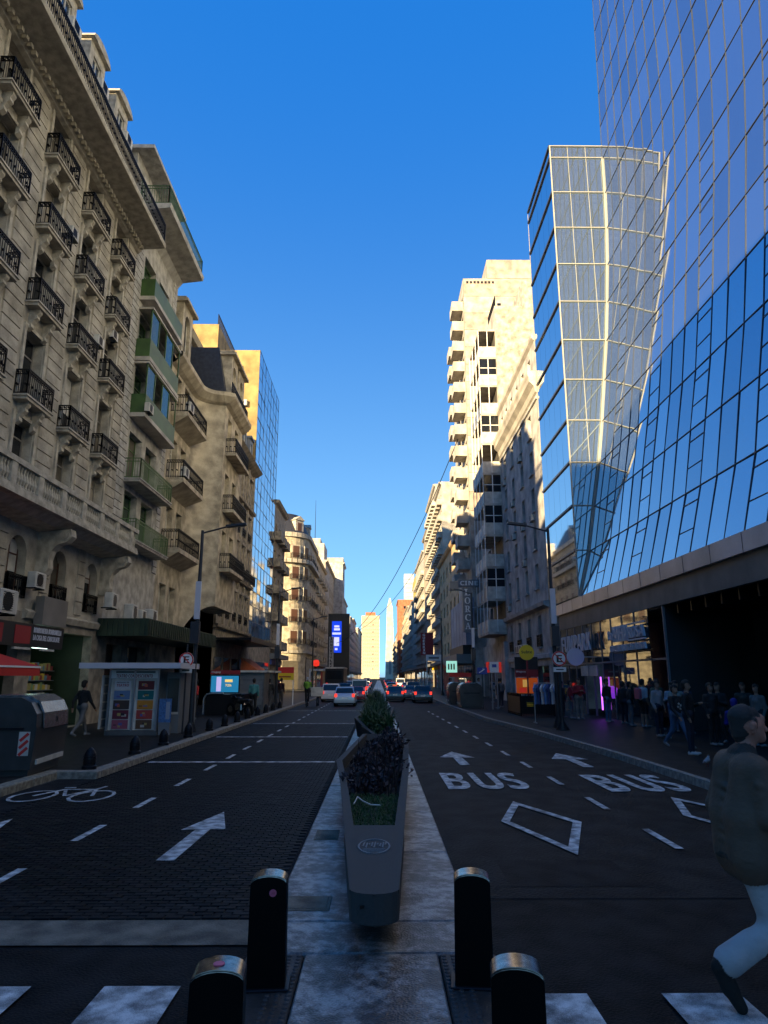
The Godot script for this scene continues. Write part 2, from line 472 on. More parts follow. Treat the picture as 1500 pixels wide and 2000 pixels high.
	for s in [[-5.15, -13.2, -4.9, -13.9], [-4.9, -13.9, -4.35, -13.9], [-4.9, -13.9, -4.62, -13.2], [-4.62, -13.2, -4.35, -13.9], [-4.35, -13.9, -4.15, -13.2], [-4.35, -13.9, -4.3, -14.25], [-5.0, -14.1, -4.8, -14.1]]:
		bike.bar(Vector3(s[0], 0.017, s[1]), Vector3(s[2], 0.017, s[3]), 0.06, 0.006)
	part("bicycle_marking", bike, rp, road).position = Vector3(-0.75, 0.006, 0.55)
	# right carriageway
	for k in 14:
		part("lane_dash", strip(3.52 - 0.05 * k, -8.87 - 2.5 * k, 3.62 - 0.05 * k, -9.96 - 2.5 * k, y), rp, road)
	var dm := MB.new()
	var outer := [Vector2(2.2, -12.08), Vector2(1.73, -10.49), Vector2(2.28, -8.58), Vector2(2.85, -10.42)]
	for i in 4:
		var a: Vector2 = outer[i]; var c: Vector2 = outer[(i + 1) % 4]
		var mid := Vector2(2.27, -10.4)
		var a2 := a + (mid - a) * 0.22; var c2 := c + (mid - c) * 0.22
		dm.quad(Vector3(a.x, y, a.y), Vector3(c.x, y, c.y), Vector3(c2.x, y, c2.y), Vector3(a2.x, y, a2.y))
	part("diamond_marking", dm, rp, road)
	var dm2 := part("diamond_marking", dm, rp, road)
	dm2.position = Vector3(2.75, 0, -0.4)
	for q in [[2.05, -14.45, 1.55], [4.92, -14.15, 1.55]]:
		var l := lettering("BUS", q[2], 2.15, 0.004, rp, road, Vector3.ZERO)
		var mid: Vector3 = (l.mesh as TextMesh).get_aabb().get_center()
		var sx := l.scale.x; var sy := l.scale.y
		l.transform = Transform3D(Basis(Vector3(sx, 0, 0), Vector3(0, 0, -sy), Vector3(0, 0.1, 0)), Vector3(q[0] - mid.x * sx, y - 0.003, q[1] + mid.y * sy))
		l.name = "bus_lettering"
	for q in [[2.0, -16.9], [4.75, -16.5]]:
		part("lane_arrow", flat_poly([[q[0] - 0.12, q[1]], [q[0] + 0.12, q[1]], [q[0] + 0.1, q[1] - 1.5], [q[0] + 0.42, q[1] - 1.5], [q[0] - 0.02, q[1] - 2.9], [q[0] - 0.45, q[1] - 1.6], [q[0] - 0.12, q[1] - 1.5]], y), rp, road)
	part("asphalt_seam", strip(0.85, -7.03, 6.2, -7.045, 0.007), M["mortar"], road)
	for q in [[1.3, -7.4, 2.6, -8.4], [3.9, -19.5, 4.9, -22.5], [1.2, -23.5, 2.2, -29.0], [2.6, -33.0, 4.3, -35.0]]: part("asphalt_repair", strip(q[0], q[1], q[2], q[3], 0.0085), M["asphalt"], road)
	# pavements with kerbs
	var lp := MB.new()
	lp.box(-45, -0.02, -86, -5.95, 0.15, -15.0); lp.box(-45, -0.021, -15.0, -6.75, 0.149, -12.6)
	struct("left_pavement", lp, M["pavement"])
	var lf := MB.new()
	lf.box(-45, -0.02, -640, -5.95, 0.15, -104)
	struct("far_left_pavement", lf, M["pavement"])
	var lk := struct("left_kerb", strip(-5.96, -13, -5.95, -14, 0.151), M["kerb"])
	for k in 60:
		var kb := MB.new()
		var z0 := -12.65 - 1.2 * k
		var kx := -0.8 if k < 2 else 0.0
		kb.cbox(-5.95 + kx, 0.0, z0 - 1.188, -5.67 + kx, 0.15, z0, 0.02)
		part("kerb_stone", kb, M["kerb_yellow"] if k < 2 else M["kerb"], lk)
	var kj := MB.new()
	kj.cbox(-6.74, 0.0, -15.04, -5.67, 0.151, -14.8, 0.02)
	part("kerb_stone", kj, M["kerb"], lk)
	var pts := [[60.0, -7.6], [7.2, -7.6], [6.5, -8.2], [6.2, -9.0], [6.14, -13.0], [6.1, -18.2], [5.75, -25.3], [5.1, -33.4], [4.85, -50.2], [4.85, -86.0], [60.0, -86.0]]
	var rpv := MB.new()
	var poly := PackedVector2Array()
	for q in pts: poly.append(Vector2(q[0], -q[1]))
	rpv.prism(Transform3D(Basis(Vector3(1, 0, 0), Vector3(0, 0, -1), Vector3(0, 1, 0)), Vector3(0, -0.02, 0)), poly, 0.17)
	struct("right_pavement", rpv, M["pavement"])
	var rf := MB.new()
	rf.box(5.2, -0.02, -640, 45, 0.15, -86)
	struct("far_right_pavement", rf, M["pavement"])
	var rk := struct("right_kerb", strip(6.2, -9, 6.21, -9.1, 0.151), M["kerb"])
	for i in range(2, 9):
		var a := Vector3(pts[i][0], 0, pts[i][1]); var c := Vector3(pts[i + 1][0], 0, pts[i + 1][1])
		var l := a.distance_to(c)
		var cnt := maxi(1, int(l / 1.1))
		for k in cnt:
			var p := a.lerp(c, (k + 0.004) / cnt); var q := a.lerp(c, (k + 0.992) / cnt)
			var side := (q - p).normalized().cross(Vector3.UP) * -1.0
			var kb := MB.new()
			kb.hexa([p - Vector3(0.16, 0, 0), p, q, q - Vector3(0.16, 0, 0), p + Vector3(-0.14, 0.15, 0), p + Vector3(0, 0.153, 0), q + Vector3(0, 0.153, 0), q + Vector3(-0.14, 0.15, 0)])
			part("kerb_stone", kb, M["kerb"], rk)

# ---------------------------------------------------------------- median with planters
func leaf_cloud(b: MB, c: Vector3, r: Vector3, n: int, size: float, upright: float) -> void:
	for i in n:
		var d := Vector3(rng.randfn(), rng.randfn(), rng.randfn()).normalized() * pow(rng.randf(), 0.4)
		var p := c + d * r
		if p.y < 0.3: p.y = 0.3 + rng.randf() * 0.2
		var ax := Vector3(rng.randfn(), rng.randfn() + upright, rng.randfn()).normalized()
		var sd := ax.cross(Vector3(rng.randfn(), rng.randfn(), rng.randfn())).normalized()
		var l := size * rng.randf_range(0.6, 1.4)
		var w := l * 0.22
		b.col = Color(1, 1, 1) * rng.randf_range(0.5, 1.4)
		var t := p + ax * l
		var m := p + ax * l * 0.5
		b.tri(p, m + sd * w, t); b.tri(p, t, m - sd * w)
func blades(b: MB, p: Vector3, n: int, l: float, w: float, spread: float) -> void:
	for i in n:
		var a := rng.randf() * TAU
		var out := Vector3(cos(a), 0, sin(a))
		var ln := l * rng.randf_range(0.55, 1.1)
		var s := rng.randf_range(0.1, 1.0) * spread
		var sd := out.cross(Vector3.UP) * w
		var q0 := p + out * 0.02
		var q1 := p + out * ln * s * 0.4 + Vector3.UP * ln * 0.6
		var q2 := p + out * ln * s + Vector3.UP * ln * (0.95 - 0.35 * s)
		b.col = Color(1, 1, 1) * rng.randf_range(0.5, 1.35)
		b.quad(q0 - sd, q0 + sd, q1 + sd * 0.8, q1 - sd * 0.8)
		b.tri(q1 - sd * 0.8, q1 + sd * 0.8, q2)
func leaf_mat(key: String, c: Color) -> StandardMaterial3D:
	var m := mat(key, c, 0.6)
	m.vertex_color_use_as_albedo = true
	m.cull_mode = BaseMaterial3D.CULL_DISABLED
	return m
func planter(label: String, outline: Array, top: Array, emblem: bool) -> Node3D:
	# outline: points of the rim seen from above, with heights in top; walls lean in towards the foot
	var t := thing("planter", label, "planter", Vector3(outline[0].x, 0.05, outline[0].y))
	var o := Vector3(outline[0].x, 0.05, outline[0].y)
	var n := outline.size()
	var mid := Vector2.ZERO
	for q in outline: mid += q / n
	var body := MB.new()
	var rim: Array = []; var inner: Array = []; var foot: Array = []
	for i in n:
		var q: Vector2 = outline[i]
		rim.append(Vector3(q.x, top[i], q.y) - o)
		var d := (mid - q)
		var inn := q + Vector2(-signf(q.x - mid.x) * 0.1, 0.0)
		inner.append(Vector3(inn.x, top[i], inn.y) - o)
		var f := Vector2(lerpf(q.x, mid.x, 0.14), lerpf(q.y, mid.y, 0.03))
		foot.append(Vector3(f.x, 0.24, f.y) - o)
	for i in n:
		var j := (i + 1) % n
		body.quad(foot[i], foot[j], rim[j], rim[i])
		if absf(outline[i].y - outline[j].y) > 0.3:
			body.quad(rim[i], rim[j], inner[j], inner[i])
			body.quad(inner[i], inner[j], inner[j] - Vector3(0, 0.2, 0), inner[i] - Vector3(0, 0.2, 0))
	var bp := PackedVector2Array()
	for q in foot: bp.append(Vector2(q.x, -q.z))
	body.prism(Transform3D(Basis(Vector3(1, 0, 0), Vector3(0, 0, -1), Vector3(0, 1, 0)), Vector3(0, 0.19 , 0)), bp, 0.02)
	part("trough", body, M["granite"], t)
	var ft := MB.new()
	ft.box(mid.x - 0.13 - o.x, 0, mid.y - o.z - absf(mid.y - outline[0].y) * 0.9, mid.x + 0.13 - o.x, 0.2, -0.75)
	part("foot", ft, M["granite"], t)
	var so := MB.new()
	var sp := PackedVector2Array()
	for q in inner: sp.append(Vector2(q.x, -q.z))
	so.prism(Transform3D(Basis(Vector3(1, 0, 0), Vector3(0, 0, -1), Vector3(0, 1, 0)), Vector3(0, 0.36, 0)), sp, 0.02)
	part("soil", so, M["soil"], t)
	if emblem:
		var sl := MB.new()
		var z1 := 2.24
		var sp2 := PackedVector2Array([Vector2(0.475, z1), Vector2(-0.145, z1)])
		for i in range(0, 9): sp2.append(Vector2(0.18 - 0.18 * cos(PI * i / 8), 0.03 - 0.14 * sin(PI * i / 8)))
		sl.prism(Transform3D(Basis(Vector3(1, 0, 0), Vector3(0, 0, -1), Vector3(0, 1, 0)), Vector3(0, 0.25, 0)), sp2, 0.202)
		part("top_slab", sl, M["granite"], t)
		var e := MB.new()
		for i in 28:
			var t0 := TAU * i / 28; var t1 := TAU * (i + 1) / 28
			var c := Vector3(0.17, 0.456, -1.3)
			e.bar(c + Vector3(cos(t0) * 0.14, 0, sin(t0) * 0.27), c + Vector3(cos(t1) * 0.14, 0, sin(t1) * 0.27), 0.016, 0.01)
		for k in 9:
			var x := 0.07 + 0.025 * k
			e.bar(Vector3(x, 0.456, -1.3 + 0.06 * sin(k * 2.1)), Vector3(x + 0.012, 0.456, -1.3 - 0.13 - 0.03 * cos(k * 1.7)), 0.013, 0.008)
		for k in 3: e.bar(Vector3(0.07, 0.456, -1.2 + 0.045 * k), Vector3(0.27, 0.456, -1.19 + 0.045 * k), 0.012, 0.008)
		part("oval_emblem", e, M["granite_pale"], t)
	return t
func build_median() -> void:
	var med := struct("median", strip(-0.9, -5.6, 0.79, -560, 0.02), M["mortar"])
	var zs := [-5.62, -6.3, -8.6, -11.0, -13.6, -16.4, -19.5, -23.0, -27.0, -32.0, -38.0, -46.0, -60.0, -90.0, -180.0, -400.0]
	for i in zs.size() - 1:
		var s := MB.new()
		s.cbox(-0.9, 0.0, zs[i + 1] + 0.006, 0.79, 0.05, zs[i] - 0.006, 0.015)
		part("slab", s, M["median_conc"], med)
	for q in [[-2.0, -3.9], [-3.9, -5.62]]:
		var s := MB.new()
		s.cbox(-0.53, 0.0, q[1] + 0.006, 0.43, 0.05, q[0] - 0.006, 0.012)
		part("slab", s, M["median_conc"], med)
	for sx in [-1.0, 1.0]:
		var s := MB.new()
		var xa := -0.95 if sx < 0 else 0.44
		s.cbox(xa, 0.0, -5.62, xa + 0.41, 0.045, -2.0, 0.01)
		part("tactile_paving", s, M["tactile"], med)
		var dm := MB.new()
		for i in 3:
			for j in 62:
				var c := Vector3((-0.57 if sx < 0 else 0.47) + sx * 0.065 * i, 0.045, -2.1 - 0.057 * j)
				dm.lathe(c, [Vector2(0.021, 0), Vector2(0.016, 0.006), Vector2(0.007, 0.009), Vector2(0.0005, 0.0095)], 6)
		part("tactile_domes", dm, M["tactile"], med).set_meta("kind", "stuff")
	for q in [[-0.88, -6.55, -0.42, -6.95], [-0.8, -9.2, -0.5, -9.75]]:
		var h := MB.new()
		h.cbox(q[0], 0.04, q[3], q[2], 0.058, q[1], 0.006)
		h.cbox(q[0] + 0.03, 0.05, q[3] + 0.04, q[2] - 0.03, 0.063, q[1] - 0.04, 0.004)
		part("hatch_cover", h, M["concrete"], med)
	var p1: Array = [Vector2(-0.21, -5.5), Vector2(-0.03, -5.38), Vector2(0.15, -5.5), Vector2(0.27, -7.7), Vector2(0.46, -11.2), Vector2(0.6, -14.6), Vector2(0.3, -18.3), Vector2(-0.4, -18.3), Vector2(-0.72, -12.4), Vector2(-0.53, -10.2), Vector2(-0.36, -7.7)]
	planter("long tapered granite planter with oval emblem facing the crossing", p1, [0.5, 0.5, 0.5, 0.52, 0.6, 0.78, 0.6, 0.6, 0.62, 0.55, 0.52], true)
	var p2: Array = [Vector2(-0.1, -18.9), Vector2(0.15, -18.9), Vector2(0.3, -21.0), Vector2(0.55, -26.0), Vector2(0.3, -31.0), Vector2(-0.5, -31.0), Vector2(-0.75, -22.0), Vector2(-0.4, -20.4)]
	planter("granite planter full of spiky grass behind the purple shrub", p2, [0.5, 0.5, 0.65, 0.95, 0.6, 0.6, 0.8, 0.6], false)
	var p3: Array = [Vector2(-0.25, -32.0), Vector2(0.1, -32.0), Vector2(0.5, -38.0), Vector2(0.2, -46.0), Vector2(-0.6, -46.0), Vector2(-0.75, -36.0)]
	planter("granite planter of dense green plants nearest the traffic", p3, [0.6, 0.6, 0.7, 0.6, 0.6, 0.7], false)
	# plants
	var pm := leaf_mat("purple_leaf", lin(0.030, 0.014, 0.017))
	var gm := leaf_mat("grass_leaf", lin(0.030, 0.085, 0.012))
	var sm := leaf_mat("spike_leaf", lin(0.035, 0.085, 0.022))
	var dmt := leaf_mat("dark_leaf", lin(0.018, 0.042, 0.014))
	var b := MB.new(); b.use_col = true
	for k in 9: leaf_cloud(b, Vector3(rng.randf_range(-0.25, 0.2), 0.47 + 0.02 * k, -10.4 - 0.46 * k), Vector3(0.38, 0.25, 0.55), 620, 0.085, 0.8)
	leaf_cloud(b, Vector3(0.25, 0.78, -13.4), Vector3(0.25, 0.3, 0.7), 500, 0.09, 0.8)
	var st := MB.new()
	var stems: Array = []
	for k in 16:
		var p := Vector3(rng.randf_range(-0.3, 0.25), 0.38, rng.randf_range(-14.0, -9.6))
		st = MB.new()
		st.tube(p, p + Vector3(rng.randf_range(-0.1, 0.1), 0.55, rng.randf_range(-0.1, 0.1)), 0.012, 0.005, 5)
		stems.append(st)
	var sh := thing("shrub", "dark purple leafy shrub filling the emblem planter", "shrub", Vector3(0, 0, 0))
	part("foliage", b, pm, sh)
	for q in stems: part("stem", q, M["soil"], sh)
	var g := MB.new(); g.use_col = true
	for k in 2000:
		var zz := rng.randf_range(-10.1, -7.72)
		var hw := lerpf(0.24, 0.36, (-7.72 - zz) / 2.4)
		blades(g, Vector3(-0.06 + rng.randf_range(-hw, hw), 0.38, zz), 3, 0.11, 0.005, 0.8)
	var gt := part("lawn_grass", g, gm, self)
	gt.set_meta("kind", "stuff"); gt.set_meta("label", "short green grass growing at the front of the emblem planter"); gt.set_meta("category", "grass")
	var hose := MB.new()
	hose.path([Vector3(-0.3, 0.5, -9.0), Vector3(-0.27, 0.5, -9.5), Vector3(-0.2, 0.5, -9.2), Vector3(-0.1, 0.49, -9.0), Vector3(0.02, 0.49, -8.95)], 0.008)
	tag(part("hose", hose, M["off_white"], self), "thin pale hose lying on the planter grass below the purple shrub", "hose")
	var spots: Array = []
	for k in 15: spots.append([rng.randf_range(-0.45, 0.3), -19.8 - 0.72 * k, 0.95, true])
	for k in 16: spots.append([rng.randf_range(-0.4, 0.2), -31.8 - 0.95 * k, 1.05, k % 2 == 0])
	for q in spots:
		var s := MB.new(); s.use_col = true
		blades(s, Vector3(q[0], 0.38, q[1]), 110, q[2], 0.011, 0.75)
		leaf_cloud(s, Vector3(q[0] * 0.7, 0.65, q[1]), Vector3(0.4, 0.33, 0.45), 170, 0.1, 1.0)
		var far: bool = q[1] < -31.5
		var o := part("spiky_plant", s, sm if q[3] else dmt, self)
		tag(o, "green spiky grass plant in the planter nearest the traffic" if far else "green spiky grass plant in the planter behind the purple shrub", "plant", "spiky plants nearest the traffic" if far else "spiky plants behind the shrub")
	# bollards
	var bb := MB.new()
	var w := 0.125; var d := 0.085
	bb.hexa([Vector3(-w, 0, d), Vector3(w, 0, d), Vector3(w, 0, -d), Vector3(-w, 0, -d), Vector3(-w * 0.95, 0.66, d), Vector3(w * 0.95, 0.66, d), Vector3(w * 0.95, 0.66, -d), Vector3(-w * 0.95, 0.66, -d)])
	var arc := PackedVector2Array([Vector2(-w * 0.95, 0.66), Vector2(w * 0.95, 0.66)])
	for i in range(1, 10): arc.append(Vector2(w * 0.95 * cos(PI * i / 10), 0.66 + 0.05 * sin(PI * i / 10)))
	bb.prism(Transform3D(Basis(), Vector3(0, 0, -d)), arc, 2 * d)
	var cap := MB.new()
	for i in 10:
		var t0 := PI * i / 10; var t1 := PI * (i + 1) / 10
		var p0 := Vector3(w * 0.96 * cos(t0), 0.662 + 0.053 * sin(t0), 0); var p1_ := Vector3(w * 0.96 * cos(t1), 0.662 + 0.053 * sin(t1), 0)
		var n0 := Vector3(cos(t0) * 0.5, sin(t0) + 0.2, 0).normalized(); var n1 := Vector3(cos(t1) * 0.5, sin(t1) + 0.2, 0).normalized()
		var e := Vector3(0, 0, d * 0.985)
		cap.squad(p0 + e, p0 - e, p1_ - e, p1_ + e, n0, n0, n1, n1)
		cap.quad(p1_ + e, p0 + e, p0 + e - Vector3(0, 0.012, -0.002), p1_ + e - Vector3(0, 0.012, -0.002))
	var foot := MB.new()
	foot.cbox(-w - 0.03, 0, -d - 0.03, w + 0.03, 0.014, d + 0.03, 0.005)
	var spots2 := [[-0.73, -5.1, 0.06, "black metal bollard with pink round sticker high on its front"], [0.63, -5.12, -0.1, "black bollard with worn cap paled for sky sheen beside the planter's asphalt side"], [-0.73, -3.58, 0.1, "black bollard with pink sticker on its shiny domed cap"], [0.64, -3.6, -0.14, "black bollard with scuffed cap paled for sky sheen at the zebra stripes' asphalt side"]]
	for i in 4:
		var q: Array = spots2[i]
		var t := thing("bollard", q[3], "bollard", Vector3(q[0], 0.047, q[1]), q[2], "bollards on the crossing refuge")
		t.scale = Vector3(1, 0.945, 1)
		part("post", bb, M["bollard"], t); part("cap", cap, M["bollard_cap_sheen"], t); part("base_plate", foot, M["dark_metal"], t)
		if i % 2 == 0:
			var s := MB.new()
			if i == 0: s.tube(Vector3(0.03, 0.6, d - 0.004), Vector3(0.03, 0.6, d + 0.003), 0.024, 0.024, 18)
			else: s.tube(Vector3(0.0, 0.7, 0.02), Vector3(0.0, 0.719, 0.02), 0.026, 0.026, 18)
			part("sticker", s, M["pink"], t)
			if i == 0:
				var k := MB.new()
				for e in [-0.008, 0.0, 0.008]: k.bar(Vector3(0.03 + e, 0.593, d + 0.004), Vector3(0.034 + e, 0.607, d + 0.004), 0.004, 0.002)
				part("sticker_print", k, M["red_dark"], t)

# ---------------------------------------------------------------- building pieces
var cache := {}
func window(parent: Node, x: float, y: float, w: float, h: float, z: float, frame: String, pane := "pane", bars := 1) -> Node3D:
	var key := "w%.2f_%.2f_%d" % [w, h, bars]
	if not cache.has(key):
		var f := MB.new()
		var e := 0.05
		f.box(0, 0, 0, e, h, 0.06); f.box(w - e, 0, 0, w, h, 0.06); f.box(e, 0, 0, w - e, e, 0.06); f.box(e, h - e, 0, w - e, h, 0.06)
		if bars > 0: f.box(w / 2 - 0.03, e, 0.005, w / 2 + 0.03, h - e, 0.055)
		if bars > 1: f.box(e, h * 0.72, 0.007, w - e, h * 0.72 + 0.05, 0.052)
		var p := MB.new()
		p.box(e, e, -0.02, w - e, h - e, 0.02)
		cache[key] = [f.mesh(), p.mesh()]
	var o := part("window", cache[key][0], M[frame], parent, Vector3(x, y, z))
	part("pane", cache[key][1], M[pane], o)
	if pane == "pane" and rng.randf() < 0.4:
		part("roller_blind", strip_box(0.05, h * rng.randf_range(0.35, 0.85), 0.02, w - 0.05, h - 0.05, 0.035), M[["blind", "off_white", "shutter"][rng.randi() % 3]], o)
	return o
func rail_mesh(w: float, d: float, h: float, fancy: bool) -> ArrayMesh:
	var key := "r%.2f_%.2f_%.2f_%s" % [w, d, h, fancy]
	if cache.has(key): return cache[key]
	var b := MB.new()
	var a := Vector3(0, 0, 0); var c := Vector3(0, 0, d); var e := Vector3(w, 0, d); var f := Vector3(w, 0, 0)
	for s in [[a, c], [c, e], [e, f]]:
		var p: Vector3 = s[0]; var q: Vector3 = s[1]
		var l := p.distance_to(q)
		if l < 0.05: continue
		for y in [0.06, h - 0.15, h]: b.bar(p + Vector3(0, y, 0), q + Vector3(0, y, 0), 0.03 if y < h else 0.05, 0.03)
		var n := maxi(2, int(l / 0.12))
		for i in n + 1:
			var r := p.lerp(q, float(i) / n)
			b.bar(r + Vector3(0, 0.0, 0), r + Vector3(0, h, 0), 0.045 if i == 0 or i == n else 0.02)
			if fancy and i < n:
				var m := p.lerp(q, (i + 0.5) / n)
				b.obox(Transform3D(Basis(Vector3.UP.cross(q - p).normalized(), PI / 4) , m + Vector3(0, h - 0.075, 0)), Vector3(0.06, 0.06, 0.06) if absf((q - p).normalized().x) > 0.5 else Vector3(0.06, 0.06, 0.06))
				if i % 2 == 0: b.obox(Transform3D(Basis(Vector3.UP.cross(q - p).normalized(), PI / 4), m + Vector3(0, h * 0.42, 0)), Vector3(0.07, 0.07, 0.07))
	cache[key] = b.mesh()
	return cache[key]
func balcony(parent: Node, x: float, y: float, w: float, d: float, h: float, slab_m: String, rail_m: String, fancy := true, bracket := true) -> Node3D:
	var s := MB.new()
	s.box(-0.03, -0.16, 0, w + 0.03, -0.06, d + 0.02); s.box(-0.08, -0.06, 0, w + 0.08, 0.0, d + 0.07)
	var o := part("balcony", s, M[slab_m], parent, Vector3(x, y, 0.0))
	part("railing", rail_mesh(w, d, h, fancy), M[rail_m], o)
	if bracket:
		if not cache.has("bracket"):
			var b := MB.new()
			var p := PackedVector2Array([Vector2(0, 0), Vector2(0.36, 0), Vector2(0.36, -0.1), Vector2(0.28, -0.2), Vector2(0.3, -0.3), Vector2(0.2, -0.38), Vector2(0.12, -0.5), Vector2(0.14, -0.62), Vector2(0.0, -0.72)])
			b.prism(Transform3D(Basis(Vector3(0, 0, 1), Vector3(0, 1, 0), Vector3(-1, 0, 0)), Vector3(0.1, -0.16, 0)), p, 0.2)
			cache["bracket"] = b.mesh()
		for q in [w * 0.22, w * 0.78]: part("bracket", cache["bracket"], M["cream_trim"], o, Vector3(q, 0, 0))
	return o
func air_con(parent_at: Vector3, turn: float, label: String, s := 1.0) -> void:
	if not cache.has("ac"):
		var b := MB.new()
		b.cbox(-0.38, 0, 0.0, 0.38, 0.55, 0.32, 0.03)
		var g := MB.new()
		for i in 9: g.box(-0.3, 0.06 + 0.05 * i, 0.32, 0.14, 0.075 + 0.05 * i, 0.332)
		g.tube(Vector3(-0.08, 0.27, 0.318), Vector3(-0.08, 0.27, 0.326), 0.22, 0.22, 18)
		var k := MB.new()
		k.box(-0.34, -0.04, -0.1, -0.3, 0.0, 0.3); k.box(0.3, -0.04, -0.1, 0.34, 0.0, 0.3)
		cache["ac"] = [b.mesh(), g.mesh(), k.mesh()]
	var t := thing("air_conditioner", label, "air conditioner", parent_at, turn, label)
	t.scale = Vector3.ONE * s
	part("casing", cache["ac"][0], M["off_white"], t); part("fan_grille", cache["ac"][1], M["dark_metal"], t); part("wall_bracket", cache["ac"][2], M["iron"], t)
# a closed box behind a facade: sides, back and roof (front left open)
func shell(w: float, y0: float, y1: float, d: float) -> MB:
	var b := MB.new()
	b.quad(Vector3(0, y0, -d), Vector3(0, y0, 0), Vector3(0, y1, 0), Vector3(0, y1, -d))
	b.quad(Vector3(w, y0, 0), Vector3(w, y0, -d), Vector3(w, y1, -d), Vector3(w, y1, 0))
	b.quad(Vector3(w, y0, -d), Vector3(0, y0, -d), Vector3(0, y1, -d), Vector3(w, y1, -d))
	b.quad(Vector3(0, y1, 0), Vector3(w, y1, 0), Vector3(w, y1, -d), Vector3(0, y1, -d))
	return b
func left_building(called: String, label: String, z0: float, x := -11.7) -> Node3D:
	return thing(called, label, "building", Vector3(x, 0, z0), PI / 2)
func right_building(called: String, label: String, z_far: float, x := 10.5) -> Node3D:
	return thing(called, label, "building", Vector3(x, 0, z_far), -PI / 2)
func course(t: Node, x0: float, x1: float, y0: float, y1: float, h: float, out: float, m: String) -> void:
	var n := int(round((y1 - y0) / h))
	var key := "c%.2f_%.2f_%.2f" % [x1 - x0, (y1 - y0) / n, out]
	if not cache.has(key):
		var b := MB.new()
		var hh := (y1 - y0) / n
		var e := 0.025
		var w := x1 - x0
		b.quad(Vector3(e, e, out), Vector3(w - e, e, out), Vector3(w - e, hh - e, out), Vector3(e, hh - e, out))
		b.quad(Vector3(0, 0.012, 0), Vector3(w, 0.012, 0), Vector3(w - e, e, out), Vector3(e, e, out))
		b.quad(Vector3(e, hh - e, out), Vector3(w - e, hh - e, out), Vector3(w, hh - 0.012, 0), Vector3(0, hh - 0.012, 0))
		b.quad(Vector3(0, 0.012, 0), Vector3(e, e, out), Vector3(e, hh - e, out), Vector3(0, hh - 0.012, 0))
		b.quad(Vector3(w - e, e, out), Vector3(w, 0.012, 0), Vector3(w, hh - 0.012, 0), Vector3(w - e, hh - e, out))
		cache[key] = b.mesh()
	for i in n: part("stone_course", cache[key], M[m], t, Vector3(x0, y0 + i * (y1 - y0) / n, 0.002))
func moulding(parent: Node, called: String, x0: float, x1: float, prof: Array, m: String) -> MeshInstance3D:
	# prof: Vector2(out, y) list, closed against the wall, run from x0 to x1
	var b := MB.new()
	var p := PackedVector2Array()
	for q in prof: p.append(q)
	b.prism(Transform3D(Basis(Vector3(0, 0, 1), Vector3(0, 1, 0), Vector3(-1, 0, 0)), Vector3(x1, 0, 0)), p, x1 - x0)
	return part(called, b, M[m], parent)

# ---------------------------------------------------------------- left side of the street
func build_left() -> void:
	cream_building()
	green_building()
	curved_building()
	pilaster_building()
	left_glass_building()
	# block across the side street, out of the frame: it keeps the crossing in shade
	var bt := thing("corner_block", "unseen apartment block across the side street that shades the crossing", "building", Vector3(-12, 0, 8))
	var bb := MB.new()
	bb.box(-38, 0, 0, 0, 25.0, 60)
	part("wall", bb, M["stone_d"], bt)

